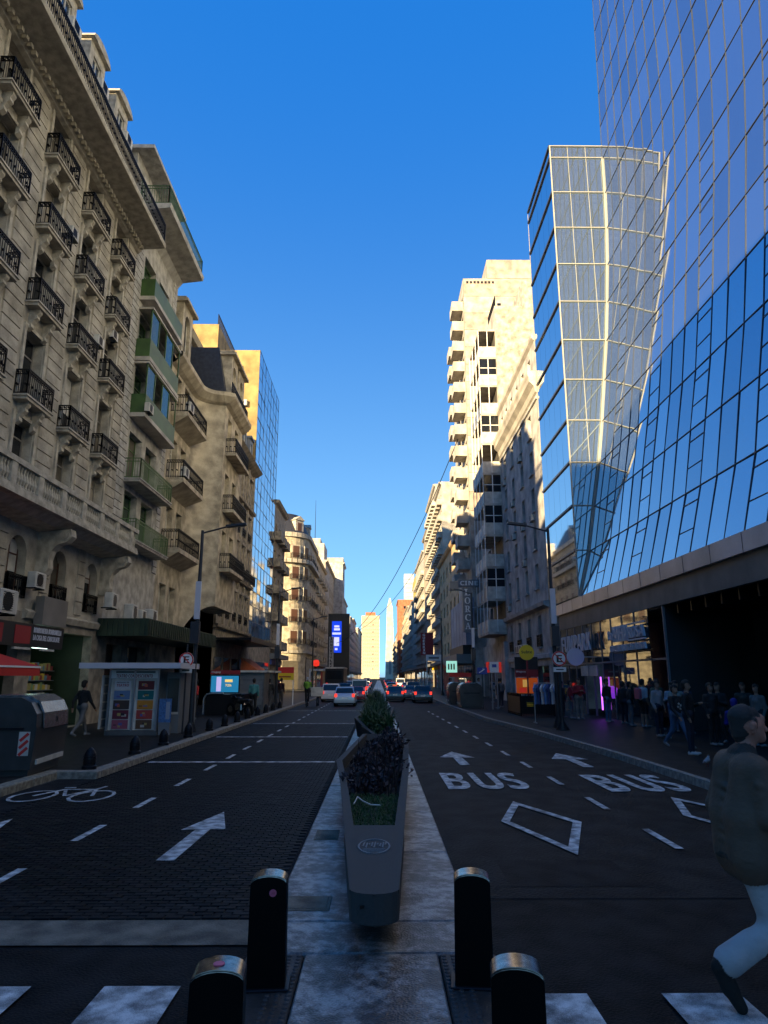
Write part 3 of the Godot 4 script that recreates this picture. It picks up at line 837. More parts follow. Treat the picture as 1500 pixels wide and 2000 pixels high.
func cream_building() -> void:
	var t := left_building("cream_apartment_house", "cream French style apartment house with stacked iron balconies and long stone balustrade", -12.5)
	var L := 17.0
	var cols := [2.05, 5.1, 8.2, 11.25, 14.25]
	var fl := [[8.3, 10.2], [10.85, 13.25], [14.15, 16.35], [17.05, 19.2], [19.85, 21.75]]
	var holes: Array = []
	for c in cols:
		for f in fl: holes.append([c + 0.22, f[0], c + 1.48, f[1]])
	var arches := [3.5, 6.6, 9.65, 12.65, 15.55]
	for c in arches: holes.append([c - 0.58, 4.5, c + 0.58, 6.5])
	var w := MB.new()
	w.wall(0, L, 4.1, 22.1, holes, 0.38)
	for c in arches: w.arch(c - 0.58, c + 0.58, 5.9, 6.5, -0.38, 0.0)
	part("wall", w, M["cream"], t)
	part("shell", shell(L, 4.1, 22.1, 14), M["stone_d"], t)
	for i in cols.size():
		var c: float = cols[i]
		for j in fl.size():
			var f: Array = fl[j]
			window(t, c + 0.22, f[0], 1.26, f[1] - f[0], -0.36, "grey_frame", ["pane", "pane", "blind", "pane", "shutter"][(i * 3 + j * 2) % 5], 2)
			var s := MB.new()
			s.box(c + 0.06, f[0], 0.0, c + 0.2, f[1] + 0.14, 0.07); s.box(c + 1.5, f[0], 0.0, c + 1.64, f[1] + 0.14, 0.07); s.box(c + 0.2, f[1] + 0.02, 0.0, c + 1.5, f[1] + 0.14, 0.068)
			part("window_surround", s, M["cream_trim"], t)
			if j > 0: balcony(t, c, f[0] - 0.05, 1.7, 0.42, 0.85, "cream_trim", "iron", true, true)
	var piers := [[0.0, 1.9], [3.85, 4.95], [6.9, 8.05], [10.0, 11.1], [13.05, 14.1], [16.05, 17.0]]
	for p in piers: course(t, p[0], p[1], 8.3, 21.9, 0.425, 0.05, "cream")
	for i in arches.size():
		var c: float = arches[i]
		window(t, c - 0.58, 4.5, 1.16, 1.95, -0.34, "brown_frame", "shutter" if i % 2 else "pane", 2)
		var r := part("railing", rail_mesh(1.16, 0.08, 0.7, true), M["iron"], t, Vector3(c - 0.58, 4.5, 0.0))
		course(t, c - 1.38, c - 0.72, 4.3, 6.9, 0.52, 0.05, "cream")
	# long balustrade on scroll brackets
	moulding(t, "balcony_slab", 0, L + 0.1, [Vector2(0, 6.85), Vector2(0.7, 6.95), Vector2(1.0, 7.12), Vector2(1.25, 7.14), Vector2(1.25, 7.3), Vector2(0, 7.3)], "cream_trim")
	var ba := part("balustrade", strip_box(0, 8.05, 0.98, L + 0.1, 8.22, 1.24), M["cream_trim"], t)
	part("bottom_rail", strip_box(0, 7.3, 1.0, L + 0.1, 7.4, 1.22), M["cream_trim"], ba)
	var bl := MB.new()
	bl.lathe(Vector3.ZERO, [Vector2(0.05, 0), Vector2(0.05, 0.06), Vector2(0.03, 0.1), Vector2(0.075, 0.25), Vector2(0.06, 0.36), Vector2(0.025, 0.48), Vector2(0.05, 0.6), Vector2(0.05, 0.66)], 8)
	var blm := bl.mesh()
	var u := 0.1
	var k := 0
	while u < L:
		if k % 9 == 0:
			var pr := MB.new()
			pr.box(u - 0.1, 7.4, 1.0, u + 0.22, 8.05, 1.22)
			part("pier", pr, M["cream_trim"], ba)
			u += 0.3
		else:
			part("baluster", blm, M["cream_trim"], ba, Vector3(u, 7.4, 1.11))
			u += 0.165
		k += 1
	var sc := MB.new()
	var sp := PackedVector2Array([Vector2(0, 6.85), Vector2(1.1, 6.95), Vector2(1.15, 6.7), Vector2(0.98, 6.5), Vector2(0.7, 6.42), Vector2(0.5, 6.2), Vector2(0.42, 5.9), Vector2(0.46, 5.6), Vector2(0.36, 5.4), Vector2(0.18, 5.3), Vector2(0, 5.32)])
	sc.prism(Transform3D(Basis(Vector3(0, 0, 1), Vector3(0, 1, 0), Vector3(-1, 0, 0)), Vector3(0.19, 0, 0)), sp, 0.38)
	for s in [-0.2, 0.2]:
		for q in [[0.92, 6.72, 0.16], [0.3, 5.55, 0.12]]:
			sc.tube(Vector3(s - 0.03, q[1], q[0]), Vector3(s + 0.03, q[1], q[0]), q[2], q[2], 14)
			sc.tube(Vector3(s - 0.05, q[1], q[0]), Vector3(s + 0.05, q[1], q[0]), q[2] * 0.45, q[2] * 0.45, 10)
	for q in [5.05, 11.05, 16.55]: part("scroll_bracket", sc, M["cream_trim"], t, Vector3(q, 0, 0))
	# top cornice gallery with iron railing
	moulding(t, "cornice", 0, L, [Vector2(0, 21.75), Vector2(0.18, 21.8), Vector2(0.3, 22.0), Vector2(1.38, 22.06), Vector2(1.42, 22.2), Vector2(1.38, 22.32), Vector2(0, 22.32)], "cream_trim")
	for i in 56: part("dentil", strip_box(0.1 + 0.3 * i, 21.82, 0.28, 0.25 + 0.3 * i, 21.98, 0.44), M["cream_trim"], t)
	part("gallery_railing", rail_mesh(L - 0.1, 0.02, 1.0, true), M["iron"], t, Vector3(0.05, 22.32, 1.3))
	var aw := MB.new()
	var ah: Array = []
	for c in cols: ah.append([c + 0.25, 22.6, c + 1.45, 24.8])
	aw.wall(0, L, 22.3, 25.9, ah, 0.25)
	var at := part("attic_wall", aw, M["cream"], t, Vector3(0, 0, -0.25))
	for c in cols: window(t, c + 0.25, 22.6, 1.2, 2.2, -0.48, "grey_frame", "pane", 2)
	moulding(t, "attic_cornice", 0, L, [Vector2(-0.26, 25.7), Vector2(-0.1, 25.75), Vector2(0.02, 25.95), Vector2(-0.26, 25.98)], "cream_trim")
	var rf := MB.new()
	rf.hexa([Vector3(0, 25.9, -0.3), Vector3(L, 25.9, -0.3), Vector3(L, 25.9, -14), Vector3(0, 25.9, -14), Vector3(0, 28.0, -1.6), Vector3(L, 28.0, -1.6), Vector3(L, 28.0, -13), Vector3(0, 28.0, -13)])
	var roof := part("roof", rf, M["slate"], t)
	for c in [2.3, 5.2, 8.2, 11.1, 13.9]:
		var d := MB.new()
		d.wall(0, 1.5, 26.0, 28.0, [[0.35, 26.3, 1.15, 27.5]], 0.15)
		d.quad(Vector3(0, 26, -1.8), Vector3(0, 26, 0), Vector3(0, 28, 0), Vector3(0, 28, -1.8)); d.quad(Vector3(1.5, 26, 0), Vector3(1.5, 26, -1.8), Vector3(1.5, 28, -1.8), Vector3(1.5, 28, 0))
		var hood := PackedVector2Array([Vector2(-0.15, 28.0), Vector2(1.65, 28.0)])
		for i in range(1, 8): hood.append(Vector2(0.75 + 0.9 * cos(PI * i / 8), 28.0 + 0.42 * sin(PI * i / 8)))
		d.prism(Transform3D(Basis(), Vector3(0, 0, -1.8)), hood, 1.98)
		var dm := part("dormer", d, M["cream_trim"], t, Vector3(c, 0, -0.35))
		window(dm, 0.35, 26.3, 0.8, 1.2, -0.13, "off_white", "pane_blue", 1)
	# shop front
	var gf := MB.new()
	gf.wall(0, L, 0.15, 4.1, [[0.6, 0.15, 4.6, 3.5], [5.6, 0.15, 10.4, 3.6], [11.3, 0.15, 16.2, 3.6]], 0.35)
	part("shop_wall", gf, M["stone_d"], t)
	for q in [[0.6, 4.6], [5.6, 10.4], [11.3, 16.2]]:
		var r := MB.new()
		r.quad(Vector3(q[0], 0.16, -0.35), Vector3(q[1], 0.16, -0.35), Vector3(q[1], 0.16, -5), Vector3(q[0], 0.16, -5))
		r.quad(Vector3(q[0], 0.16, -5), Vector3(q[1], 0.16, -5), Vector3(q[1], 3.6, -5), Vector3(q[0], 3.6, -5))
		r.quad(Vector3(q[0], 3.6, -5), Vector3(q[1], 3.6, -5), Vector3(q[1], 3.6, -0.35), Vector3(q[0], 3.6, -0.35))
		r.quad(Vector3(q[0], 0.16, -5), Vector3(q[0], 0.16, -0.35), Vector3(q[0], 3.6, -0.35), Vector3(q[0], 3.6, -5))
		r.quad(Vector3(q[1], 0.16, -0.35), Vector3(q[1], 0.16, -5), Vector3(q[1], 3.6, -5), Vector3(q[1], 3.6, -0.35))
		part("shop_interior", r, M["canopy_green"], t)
	moulding(t, "shop_cornice", 10.4, L, [Vector2(0, 3.85), Vector2(0.12, 3.9), Vector2(0.2, 4.1), Vector2(0.05, 4.2), Vector2(0, 4.2)], "cream_trim")
	# shelves of goods inside the open shop
	var sh := thing("shop_shelf", "shop shelf packed with small colourful packages below the fluorescent tubes", "shelf", Vector3(-12.9, 0.16, -24.0), PI / 2)
	var sb := MB.new()
	for y in 6: sb.box(0, 0.25 + 0.36 * y, -0.35, 4.3, 0.28 + 0.36 * y, 0)
	sb.box(0, 0, -0.4, 4.3, 2.3, -0.36)
	part("shelf_board", sb, M["grey_paint"], sh)
	var pm := []
	for i in 7: pm.append(mat("pack_%d" % i, lin([0.5, 0.4, 0.1, 0.3, 0.5, 0.2, 0.55][i], [0.45, 0.3, 0.2, 0.05, 0.35, 0.3, 0.5][i], [0.38, 0.12, 0.3, 0.05, 0.05, 0.15, 0.5][i]), 0.5))
	for y in 6:
		var x := 0.05
		while x < 4.1:
			var ww := rng.randf_range(0.1, 0.26)
			part("package", strip_box(x, 0.28 + 0.36 * y, -0.25, x + ww * 0.9, 0.28 + 0.36 * y + rng.randf_range(0.15, 0.29), -0.03), pm[rng.randi() % 7], sh)
			x += ww
	var lt := thing("fluorescent_lamp", "lit fluorescent tube lamp hanging in the open green shop", "lamp", Vector3(-12.6, 3.05, -24.2), PI / 2)
	var tb := MB.new(); tb.tube(Vector3(0, 0, 0), Vector3(2.6, 0, 0), 0.03, 0.03, 8)
	part("tube", tb, M["tube"], lt)
	part("batten", strip_box(0, 0.03, -0.05, 2.6, 0.08, 0.05), M["white_paint"], lt)
	var om := OmniLight3D.new()
	om.name = "lamp_light"; om.light_color = Color(0.8, 1.0, 0.92); om.light_energy = 0.2; om.omni_range = 8; om.shadow_enabled = true; om.light_size = 0.4
	lt.add_child(om); om.position = Vector3(1.3, -0.12, 0)
	# sign of the chocolate shop
	var sg := thing("shop_sign", "dark shop fascia with two lines of pale lettering and red panels", "sign", Vector3(-11.3, 2.95, -20.2), PI / 2)
	part("panel", strip_box(0, 0, -0.15, 5.0, 0.72, 0), M["black"], sg)
	part("red_panel", strip_box(0.1, 0.08, 0.0, 0.9, 0.64, 0.01), M["red_dark"], sg); part("red_panel", strip_box(1.6, 0.08, 0.0, 2.6, 0.64, 0.01), M["red_dark"], sg)
	lettering("BOMBONERIA BONBONELLA", 2.0, 0.17, 0.02, M["panel_lilac"], sg, Vector3(3.8, 0.55, 0.0))
	lettering("LA CASA DEL CHOCOLATE", 1.9, 0.17, 0.02, M["panel_lilac"], sg, Vector3(3.75, 0.31, 0.0))
	part("lamp_strip", strip_box(1.7, -0.1, -0.1, 2.7, -0.03, 0.0), M["off_white"], sg); part("lamp_strip", strip_box(3.5, -0.1, -0.1, 4.4, -0.03, 0.0), M["off_white"], sg)
	var br := thing("sign_box", "plain dark brown sign box above the chocolate shop fascia", "sign", Vector3(-11.25, 3.7, -23.4), PI / 2)
	part("panel", strip_box(0, 0, -0.3, 1.8, 0.95, 0), M["beam_brown"], br)
	var aw2 := thing("awning", "red fabric shop awning with white trim line", "awning", Vector3(-11.6, 2.05, -14.0), PI / 2)
	var ab := MB.new()
	ab.quad(Vector3(0, 0.25, 1.7), Vector3(6.8, 0.25, 1.7), Vector3(6.8, 0.75, 0), Vector3(0, 0.75, 0)); ab.tri(Vector3(6.8, 0.25, 1.7), Vector3(6.8, 0.25, 0), Vector3(6.8, 0.75, 0))
	ab.box(0, -0.02, 1.68, 6.8, 0.2, 1.7)
	part("canopy", ab, M["awning_red"], aw2)
	part("trim", strip_box(0, 0.2, 1.66, 6.8, 0.25, 1.72), M["white_paint"], aw2)
	for q in [[-19.6, 4.0, 1.15], [-20.9, 3.85, 1.3], [-22.9, 4.85, 0.95]]: air_con(Vector3(-11.5, q[1], q[0]), PI / 2, "outdoor air conditioner unit above the chocolate shop sign", q[2])
	for q in [[-21.2, 19.0], [-24.35, 16.2], [-25.7, 17.2]]: air_con(Vector3(-11.66, q[1] - 1.0, q[0] - 1.75), PI / 2, "small air conditioner between iron balconies of the cream house", 0.75)
	for q in [-20.9, -23.7, -26.6]: air_con(Vector3(-11.9, 25.95, q - 0.7), PI / 2, "air conditioner under a roof dormer of the cream house", 0.95)
func strip_box(x0: float, y0: float, z0: float, x1: float, y1: float, z1: float) -> MB:
	var b := MB.new()
	b.box(x0, y0, z0, x1, y1, z1)
	return b

func green_building() -> void:
	var t := left_building("green_balcony_house", "narrow grooved stone house with green enclosed balconies", -29.5)
	var L := 6.5
	var ys := [8.0, 10.85, 14.05, 16.9, 20.1]
	var holes: Array = []
	for y in ys:
		for x in [1.25, 3.55]: holes.append([x, y + 0.1, x + 1.7, y + 2.4])
	var w := MB.new()
	w.wall(0, L, 4.3, 24.4, holes, 0.4)
	part("wall", w, M["stone_b"], t)
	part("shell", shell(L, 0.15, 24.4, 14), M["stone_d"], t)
	for j in ys.size():
		var y: float = ys[j]
		for x in [1.25, 3.55]: window(t, x, y + 0.1, 1.7, 2.3, -0.36, "green_rail", "green_glass" if j != 1 else "shutter", 2)
		if j >= 2:
			var o := MB.new()
			o.box(0.95, -0.2, 0, 5.75, 0, 0.75)
			var s := part("enclosed_balcony", o, M["white_panel"], t, Vector3(0, y, 0))
			part("parapet", strip_box(1.0, 0, 0.66, 5.7, 0.95, 0.7), M["green_panel"], s)
			part("parapet", strip_box(1.0, 0, 0.0, 1.04, 0.95, 0.66), M["green_panel"], s); part("parapet", strip_box(5.66, 0, 0.0, 5.7, 0.95, 0.66), M["green_panel"], s)
			if j == 2 or j == 3:
				var f := MB.new()
				for x in [1.0, 2.15, 3.3, 4.45, 5.64]: f.box(x, 0.95, 0.63, x + 0.06, 2.5, 0.69)
				f.box(1.0, 2.44, 0.63, 5.7, 2.5, 0.69)
				part("frame", f, M["green_panel"], s)
				for x in [1.06, 3.36]: part("pane", strip_box(x, 0.97, 0.64, x + 1.09, 2.44, 0.66), M["green_glass"], s)
				part("roof_slab", strip_box(0.95, 2.5, 0.0, 5.75, 2.6, 0.74), M["white_panel"], s)
		else:
			balcony(t, 0.95, y, 4.8, 0.75, 0.95, "stone_b", "green_rail", false, false)
	for p in [[0.0, 0.92], [5.8, 6.5]]: course(t, p[0], p[1], 7.2, 24.0, 0.35, 0.05, "stone_b")
	moulding(t, "roof_overhang", 0, L, [Vector2(0, 23.8), Vector2(0.3, 24.2), Vector2(1.45, 24.35), Vector2(1.5, 24.6), Vector2(0, 24.6)], "stone_b")
	part("roof_railing", rail_mesh(L - 0.1, 1.35, 1.0, false), M["green_rail"], t, Vector3(0.05, 24.6, 0))
	var ph := MB.new()
	ph.wall(0, 5.2, 24.6, 27.6, [[0.6, 24.7, 1.6, 26.9], [2.5, 24.7, 3.9, 26.9]], 0.2)
	part("penthouse", ph, M["stone_b"], t, Vector3(0.1, 0, -0.4))
	part("penthouse_side", shell(5.2, 24.6, 27.6, 8), M["stone_b"], t, Vector3(0.1, 0, -0.4))
	window(t, 0.7, 24.7, 1.0, 2.2, -0.55, "green_rail", "pane", 1); window(t, 2.6, 24.7, 1.4, 2.2, -0.55, "green_rail", "pane", 1)
	part("penthouse_roof", strip_box(-0.2, 27.6, -9, 5.6, 27.8, 0.5), M["stone_b"], t)
	# canopy of the entrance
	var cp := thing("entrance_canopy", "dark green ribbed metal canopy over the building entrance", "canopy", Vector3(-11.65, 3.65, -29.0), PI / 2)
	part("deck", strip_box(0, 0.0, 0, 12.0, 0.72, 2.1), M["canopy_green"], cp)
	for i in 38: part("rib", strip_box(0.1 + 0.32 * i, 0.03, 2.1, 0.2 + 0.32 * i, 0.68, 2.14), M["canopy_green"], cp)
	for i in 9: part("rib", strip_box(-0.04, 0.03, 0.1 + 0.22 * i, 0.0, 0.68, 0.2 + 0.22 * i), M["canopy_green"], cp)
	var gd := MB.new()
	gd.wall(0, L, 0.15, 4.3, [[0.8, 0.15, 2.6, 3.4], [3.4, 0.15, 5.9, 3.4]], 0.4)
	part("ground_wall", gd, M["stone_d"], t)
	part("door", strip_box(0.8, 0.15, -0.5, 2.6, 3.4, -0.42), M["brown_frame"], t); part("shop_pane", strip_box(3.4, 0.15, -0.5, 5.9, 3.4, -0.42), M["shop_glass"], t)
	for q in [[-30.9, 4.4, 1.3], [-32.3, 4.4, 1.1], [-33.6, 4.4, 1.35], [-28.6, 4.75, 1.1]]: air_con(Vector3(-11.2, q[1], q[0]), PI / 2 + 0.1, "boxy air conditioner standing on the green entrance canopy", q[2])
	air_con(Vector3(-11.0, 14.1, -30.7), PI / 2, "pale air conditioner at the end of a green balcony", 0.8)

func curved_building() -> void:
	var t := left_building("curved_corner_house", "weathered stone house with concave lit wall and slate mansard roof", -36.0)
	var ys := [8.75, 12.65, 16.5]
	var holes: Array = []
	for y in ys: holes.append([1.0, y + 0.05, 2.2, y + 2.5]); holes.append([2.9, y + 0.05, 4.0, y + 2.5])
	holes.append([0.8, 4.6, 1.9, 6.9]); holes.append([2.6, 4.6, 3.7, 6.9])
	var w := MB.new()
	w.wall(0, 4.6, 0.15, 19.4, holes, 0.4)
	part("wall", w, M["stone_c"], t)
	part("shell", shell(13.4, 0.15, 19.4, 14), M["stone_c"], t)
	for h in holes: window(t, h[0], h[1], h[2] - h[0], h[3] - h[1], -0.36, "off_white", "pane" if rng.randf() < 0.6 else "blind", 2)
	# concave wall swinging out to the projecting bay
	var cv := MB.new()
	for i in 12:
		var a0 := PI / 2 * i / 12; var a1 := PI / 2 * (i + 1) / 12
		var r := 1.7
		var p0 := Vector3(4.6 + r * sin(a0), 0, r - r * cos(a0)); var p1 := Vector3(4.6 + r * sin(a1), 0, r - r * cos(a1))
		var n0 := Vector3(-sin(a0), 0, cos(a0)); var n1 := Vector3(-sin(a1), 0, cos(a1))
		cv.squad(p0 + Vector3(0, 6.2, 0), p1 + Vector3(0, 6.2, 0), p1 + Vector3(0, 20, 0), p0 + Vector3(0, 20, 0), n0, n1, n1, n0)
		var y0 := 3.8 + 2.4 * sin(a0); var y1 := 3.8 + 2.4 * sin(a1)
		cv.squad(p0 + Vector3(0, y0, 0), p1 + Vector3(0, y1, 0), p1 + Vector3(0, 6.2, 0), p0 + Vector3(0, 6.2, 0), n0, n1, n1, n0)
	part("concave_wall", cv, M["stone_c"], t)
	var bay := MB.new()
	var bh: Array = []
	var bys := [8.6, 12.4, 16.2]
	for y in bys: bh.append([0.9, y, 2.1, y + 2.5]); bh.append([3.1, y, 4.3, y + 2.5])
	bay.wall(0, 5.6, 6.2, 20.0, bh, 0.4)
	bay.quad(Vector3(5.6, 6.2, 0), Vector3(5.6, 6.2, -1.7), Vector3(5.6, 20, -1.7), Vector3(5.6, 20, 0))
	bay.quad(Vector3(0, 6.2, -1.7), Vector3(5.6, 6.2, -1.7), Vector3(5.6, 6.2, 0), Vector3(0, 6.2, 0))
	var by := part("projecting_bay", bay, M["stone_c"], t, Vector3(6.3, 0, 1.7))
	for h in bh: window(by, h[0], h[1], 1.2, 2.5, -0.36, "off_white", "pane" if rng.randf() < 0.7 else "shutter", 2)
	for y in bys:
		var s := MB.new()
		s.box(0, -0.2, 0, 4.4, 0, 0.7)
		var o := part("balcony", s, M["stone_c"], t, Vector3(6.9, y, 1.7))
		part("railing", rail_mesh(4.4, 0.65, 0.95, true), M["iron"], o)
	for y in ys:
		var s := MB.new()
		s.hexa([Vector3(0.2, -0.75, 0), Vector3(4.0, -0.75, 0), Vector3(4.0, -0.75, 0), Vector3(0.2, -0.75, 0), Vector3(0, -0.25, 0.95), Vector3(4.3, -0.25, 0.95), Vector3(4.3, -0.25, 0), Vector3(0, -0.25, 0)])
		s.box(0, -0.25, 0, 4.3, 0, 0.98)
		var o := part("balcony", s, M["stone_c"], t, Vector3(0.5, y, 0))
		part("railing", rail_mesh(4.3, 0.92, 1.0, true), M["iron"], o)
	# cornices follow wall, cove and bay
	var cn := MB.new()
	var prof := [Vector2(0.0, 19.2), Vector2(0.25, 19.35), Vector2(0.6, 19.7), Vector2(0.62, 19.95), Vector2(0, 20.0)]
	var pth: Array = [[Vector3(0, 0, 0), Vector3(0, 0, 1)], [Vector3(4.6, 0, 0), Vector3(0, 0, 1)]]
	for i in range(1, 9):
		var a := PI / 2 * i / 8
		pth.append([Vector3(4.6 + 1.7 * sin(a), 0, 1.7 - 1.7 * cos(a)), Vector3(-sin(a), 0, cos(a))])
	pth.append([Vector3(6.3, 0, 1.7), Vector3(-0.4, 0, 1)]); pth.append([Vector3(12.0, 0, 1.7), Vector3(0, 0, 1)])
	for i in pth.size() - 1:
		for j in prof.size() - 1:
			var a: Array = pth[i]; var b: Array = pth[i + 1]
			var q: Vector2 = prof[j]; var r: Vector2 = prof[j + 1]
			cn.quad(a[0] + a[1] * q.x + Vector3(0, q.y, 0), b[0] + b[1] * q.x + Vector3(0, q.y, 0), b[0] + b[1] * r.x + Vector3(0, r.y, 0), a[0] + a[1] * r.x + Vector3(0, r.y, 0))
	part("cornice", cn, M["stone_c"], t)
	var rf := MB.new()
	rf.hexa([Vector3(0, 20, -0.1), Vector3(12, 20, -0.1), Vector3(12, 20, -12), Vector3(0, 20, -12), Vector3(0.3, 25.5, -1.9), Vector3(11.6, 25.5, -1.9), Vector3(11.6, 25.5, -11), Vector3(0.3, 25.5, -11)])
	rf.hexa([Vector3(6.4, 20, 1.6), Vector3(11.9, 20, 1.6), Vector3(11.9, 20, -0.1), Vector3(6.4, 20, -0.1), Vector3(6.8, 23.6, 0.9), Vector3(11.5, 23.6, 0.9), Vector3(11.5, 23.6, -1.6), Vector3(6.8, 23.6, -1.6)])
	part("mansard_roof", rf, M["slate"], t)
	moulding(t, "roof_moulding", 0, 12, [Vector2(-2.2, 25.3), Vector2(-1.5, 25.35), Vector2(-1.3, 25.7), Vector2(-2.2, 25.75)], "stone_c")
	var dome := MB.new()
	dome.lathe(Vector3(2.2, 0, -2.6), [Vector2(1.6, 25.6), Vector2(1.55, 26.2), Vector2(1.3, 26.9), Vector2(0.8, 27.4), Vector2(0.3, 27.6), Vector2(0.25, 27.9), Vector2(0.4, 28.1), Vector2(0.02, 28.5)], 16)
	part("roof_cap", dome, M["stone_c"], t)
	var hip := MB.new()
	for q in [[0.3, 0.0], [4.6, 4.6]]: hip.bar(Vector3(q[0], 20, 0.0), Vector3(q[0] + 0.2, 25.4, -1.75), 0.22)
	part("roof_rib", hip, M["grey_paint"], t)
	for q in [[1.0, 0.15, 20.0, 2.0, 3.6], [7.2, 1.75, 20.0, 1.9, 3.2], [9.6, 1.75, 20.0, 1.9, 3.2]]:
		var d := MB.new()
		d.wall(0, q[3], 0, q[4], [[0.45, 0.7, q[3] - 0.45, q[4] - 0.5]], 0.3)
		d.arch(0.45, q[3] - 0.45, q[4] - 1.0, q[4] - 0.5, -0.3, 0.0)
		d.quad(Vector3(0, 0, -2), Vector3(0, 0, 0), Vector3(0, q[4], 0), Vector3(0, q[4], -2)); d.quad(Vector3(q[3], 0, 0), Vector3(q[3], 0, -2), Vector3(q[3], q[4], -2), Vector3(q[3], q[4], 0))
		d.box(-0.2, q[4], -2, q[3] + 0.2, q[4] + 0.18, 0.28); d.box(-0.1, q[4] + 0.18, -2, q[3] + 0.1, q[4] + 0.34, 0.14)
		var dm := part("dormer", d, M["stone_c"], t, Vector3(q[0], q[2], q[1]))
		window(dm, 0.45, 0.7, q[3] - 0.9, q[4] - 1.2, -0.26, "off_white", "pane", 1)
	part("terrace_railing", rail_mesh(5.4, 0.02, 0.9, true), M["iron"], t, Vector3(6.4, 20.0, 2.0))
	var led := MB.new()
	led.box(0, 4.1, 0, 7.0, 4.5, 0.8); led.box(0, 3.9, 0, 7.0, 4.1, 0.6)
	part("stone_ledge", led, M["stone_c"], t)
	for q in [[-37.0, 16.6], [-36.9, 12.75]]: air_con(Vector3(-10.95, q[1], q[0]), PI / 2, "air conditioner behind the iron rail of the curved stone house", 1.0)

func pilaster_building() -> void:
	var t := left_building("pilaster_house", "dark grey stone house with rows of narrow pilastered windows", -49.4)
	var L := 13.0
	var rows := [[6.3, 8.6], [10.4, 12.8], [13.6, 15.7], [17.0, 19.2]]
	var holes: Array = []
	for r in rows:
		for i in 5: holes.append([0.7 + 2.45 * i, r[0], 1.8 + 2.45 * i, r[1]])
	var w := MB.new()
	w.wall(0, L, 0.15, 20.2, holes, 0.4)
	part("wall", w, M["stone_d"], t)
	part("shell", shell(L, 0.15, 20.2, 14), M["stone_d"], t)
	for h in holes:
		window(t, h[0], h[1], 1.1, h[3] - h[1], -0.36, "off_white", "pane" if rng.randf() < 0.65 else "shutter", 2)
		part("window_head", strip_box(h[0] - 0.2, h[3] + 0.05, 0, h[2] + 0.2, h[3] + 0.3, 0.22), M["stone_d"], t)
		if h[1] < 15: part("railing", rail_mesh(1.2, 0.16, 0.7, true), M["iron"], t, Vector3(h[0] - 0.05, h[1], 0))
	for i in 6: part("pilaster", strip_box(0.05 + 2.45 * i, 5.4, 0, 0.45 + 2.45 * i, 20.0, 0.16), M["stone_d"], t)
	for y in [5.4, 9.5, 16.3]: moulding(t, "string_course", 0, L, [Vector2(0, y), Vector2(0.3, y + 0.1), Vector2(0.35, y + 0.3), Vector2(0, y + 0.35)], "stone_d")
	part("railing", rail_mesh(L - 0.2, 0.5, 0.8, true), M["iron"], t, Vector3(0.1, 9.85, 0))
	moulding(t, "cornice", 0, L, [Vector2(0, 20.0), Vector2(0.5, 20.25), Vector2(0.8, 20.5), Vector2(0, 20.6)], "stone_d")
	var rf := MB.new()
	rf.hexa([Vector3(0, 20.5, 0.1), Vector3(L, 20.5, 0.1), Vector3(L, 20.5, -12), Vector3(0, 20.5, -12), Vector3(0, 24.5, -1.6), Vector3(L, 24.5, -1.6), Vector3(L, 24.5, -11), Vector3(0, 24.5, -11)])
	part("mansard_roof", rf, M["slate"], t)
	for i in 4:
		var d := MB.new()
		d.wall(0, 1.3, 0, 2.2, [[0.3, 0.4, 1.0, 1.8]], 0.2)
		d.box(-0.12, 2.2, -1.6, 1.42, 2.4, 0.15)
		d.quad(Vector3(0, 0, -1.6), Vector3(0, 0, 0), Vector3(0, 2.2, 0), Vector3(0, 2.2, -1.6)); d.quad(Vector3(1.3, 0, 0), Vector3(1.3, 0, -1.6), Vector3(1.3, 2.2, -1.6), Vector3(1.3, 2.2, 0))
		var dm := part("dormer", d, M["grey_paint"], t, Vector3(1.2 + 3.0 * i, 20.9, 0.0))
		window(dm, 0.3, 0.4, 0.7, 1.4, -0.16, "off_white", "pane_blue", 1)
	var cp := thing("shop_canopy", "flat black metal canopy over the shopfronts of the dark stone house", "canopy", Vector3(-11.65, 4.55, -46.5), PI / 2)
	part("deck", strip_box(3.0, 0, 0, 16.0, 0.16, 2.6), M["dark_metal"], cp)
	part("fascia", strip_box(3.0, -0.12, 2.6, 16.0, 0.24, 2.66), M["dark_metal"], cp)
	var gd := MB.new()
	for i in 4: gd.box(0.7 + 3.0 * i, 0.15, 0.02, 2.9 + 3.0 * i, 3.4, 0.06)
	part("shop_glazing", gd, M["shop_glass"], t)
	var ow := thing("awning", "faded orange fabric awning under the black canopy", "awning", Vector3(-11.5, 2.3, -57.5), PI / 2)
	var ab := MB.new()
	ab.quad(Vector3(0, 0.0, 2.0), Vector3(4.5, 0.0, 2.0), Vector3(4.5, 1.2, 0.3), Vector3(0, 1.2, 0.3)); ab.tri(Vector3(0, 0, 0.3), Vector3(0, 0, 2.0), Vector3(0, 1.2, 0.3)); ab.box(0, -0.3, 1.97, 4.5, 0.0, 2.0)
	part("canopy", ab, M["awning_orange"], ow)

